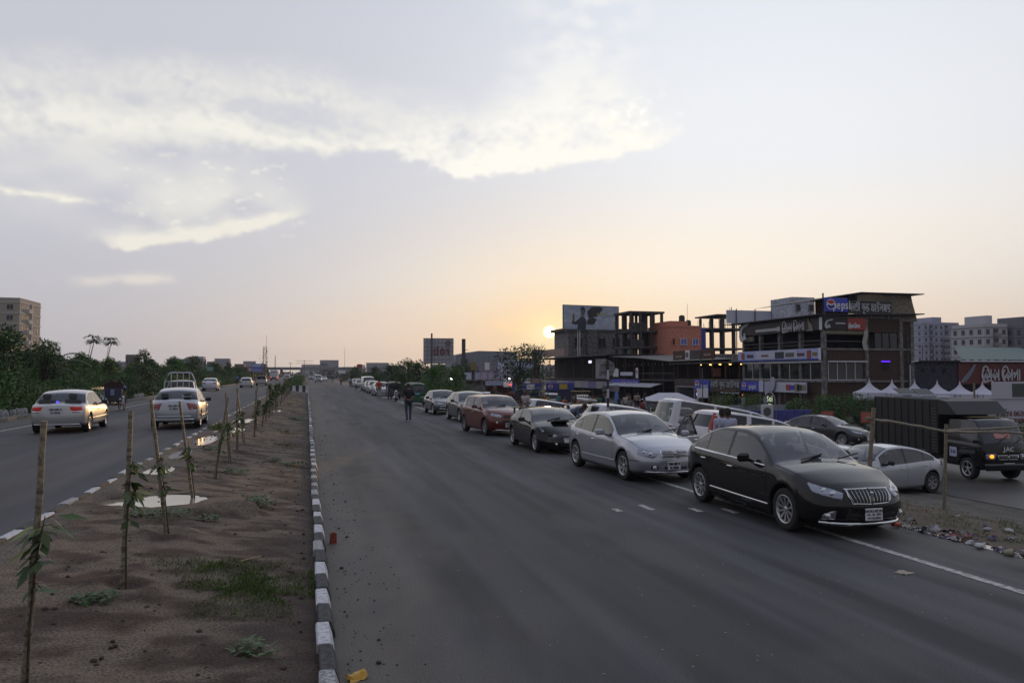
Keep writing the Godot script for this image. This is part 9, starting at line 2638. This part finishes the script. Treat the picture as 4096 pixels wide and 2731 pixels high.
	person("stand", "second man partly hidden behind the man in the pale shirt", Vector3(11.8, ground_y(11.8, 20.2), -20.2), -.4, Color(.40, .40, .52), navy, "", false)
	person("stand", "person in red in the shade under the dark tree", Vector3(30.0, HFIELD, -108.0), .0, Color(.35, .05, .03), navy)
	person("woman", "woman in black left of the pale off-roader", Vector3(26.4, HFIELD, -91.0), .4, Color(.014, .014, .018), Color(.014, .014, .018), "", true, Color(.012, .012, .014))
	person("woman", "woman in orange and black beside the woman in black", Vector3(27.1, HFIELD, -89.6), -.2, Color(.24, .07, .02), Color(.02, .018, .02), "", true, Color(.03, .02, .02))
	person("stand", "man in dark clothes beside the white-roofed hut", Vector3(32.0, HFIELD, -66.0), PI, Color(.03, .03, .045), navy)
	person("stand", "man in a blue shirt walking on the far left verge", Vector3(-12.4, LEFT_Y, -150.0), .2, Color(.12, .16, .42), navy)
	person("walk", "man in a pale blue shirt crossing the far end of the median", Vector3(-2.6, .5, -150.0), .8, Color(.30, .34, .50), Color(.2, .22, .3))
	person("sit", "passenger in a blue shirt on the cycle rickshaw, arm raised to the head", Vector3(-10.32, LEFT_Y + .36, -48.15), .05, Color(.16, .20, .50), navy)
	person("sit", "dark-haired passenger beside the one in blue on the cycle rickshaw", Vector3(-10.75, LEFT_Y + .34, -48.15), .05, Color(.03, .03, .04), navy)
	person("ride", "rickshaw puller pedalling in front of the two passengers", Vector3(-10.5, LEFT_Y + .06, -48.75), .05, Color(.02, .02, .025), navy)
	var crowd := [["walk", 24.9, 64.6, "mustard shirt", Color(.30, .20, .05)], ["stand", 25.9, 66.0, "green shirt", Color(.05, .12, .06)], ["phone", 28.9, 66.8, "cream shirt", Color(.40, .37, .30)], ["stand", 29.9, 68.2, "purple shirt", Color(.10, .05, .14)], ["walk", 31.0, 71.0, "grey hooded top", Color(.16, .16, .17)], ["woman", 30.6, 66.2, "rose dress", Color(.30, .12, .14)], ["stand", 24.2, 72.5, "turquoise shirt", Color(.06, .22, .24)], ["phone", 23.4, 75.8, "brown shirt", Color(.12, .07, .045)], ["woman", 22.4, 70.4, "yellow scarf", Color(.34, .28, .10)], ["stand", 28.4, 70.6, "striped grey top", Color(.24, .24, .25)], ["walk", 32.6, 72.6, "beige shirt", Color(.30, .25, .18)], ["stand", 35.6, 73.4, "dark green shirt", Color(.03, .06, .035)], ["stand", 19.6, 56.0, "pale lilac shirt", Color(.30, .28, .40)], ["walk", 20.8, 58.0, "scarlet shirt", Color(.34, .04, .03)], ["phone", 18.6, 52.0, "charcoal shirt", Color(.04, .04, .045)], ["stand", 22.2, 54.6, "white kurta", Color(.48, .48, .52)], ["woman", 23.4, 55.4, "teal dress", Color(.04, .15, .16)], ["stand", 17.2, 55.2, "sky blue shirt", Color(.18, .28, .50)], ["walk", 24.6, 53.8, "dark red shirt", Color(.16, .02, .02)], ["stand", 16.6, 60.4, "olive shirt", Color(.10, .10, .04)], ["phone", 21.4, 62.6, "orange shirt", Color(.38, .12, .03)], ["woman", 19.2, 64.8, "black dress", Color(.012, .012, .014)], ["stand", 26.4, 57.2, "grey striped shirt", Color(.20, .20, .22)]]
	for e in crowd: person(e[0], "person in a %s in the crowd before the food court" % e[3], Vector3(e[1], HFIELD, -e[2]), r_turn(e[2]), e[4], navy, "", e[0] == "woman", Color(.012, .01, .009), 1.04)
func r_turn(k: float) -> float: return fmod(k*7.31, 6.0) - 3.0
func palette() -> void:
	mat("plate_ink", lin(.03, .03, .05), .6)
	mat("letter_dark_red", lin(.10, .014, .012), .5)
	mat("dusty_yellow", lin(.22, .17, .06), .8)
	mat("cream_letters", lin(.38, .30, .27), .5)
	rough_mat("bamboo", lin(.27, .225, .155), 3.0, .6, 1.0, .6)
	rough_mat("wood_post", lin(.10, .065, .035), 1.0)
	mat("green_pipe", lin(.02, .10, .07), .6)
	mat("print_tan", lin(.22, .17, .12), .5)
	mat("cola_red_bright", lin(.30, .035, .025), .5)
	mat("board_tan", lin(.25, .17, .13), .6)
	mat("panel_grey_lilac", lin(.24, .23, .25), .7)
	mat("poster_pale", lin(.45, .46, .58), .5)
	mat("board_white", lin(.46, .47, .58), .5)
func build_all() -> void:
	palette()
	build_ground()
	build_buildings()
	build_plants()
	build_stakes()
	build_traffic()
	build_misc()
	build_people()
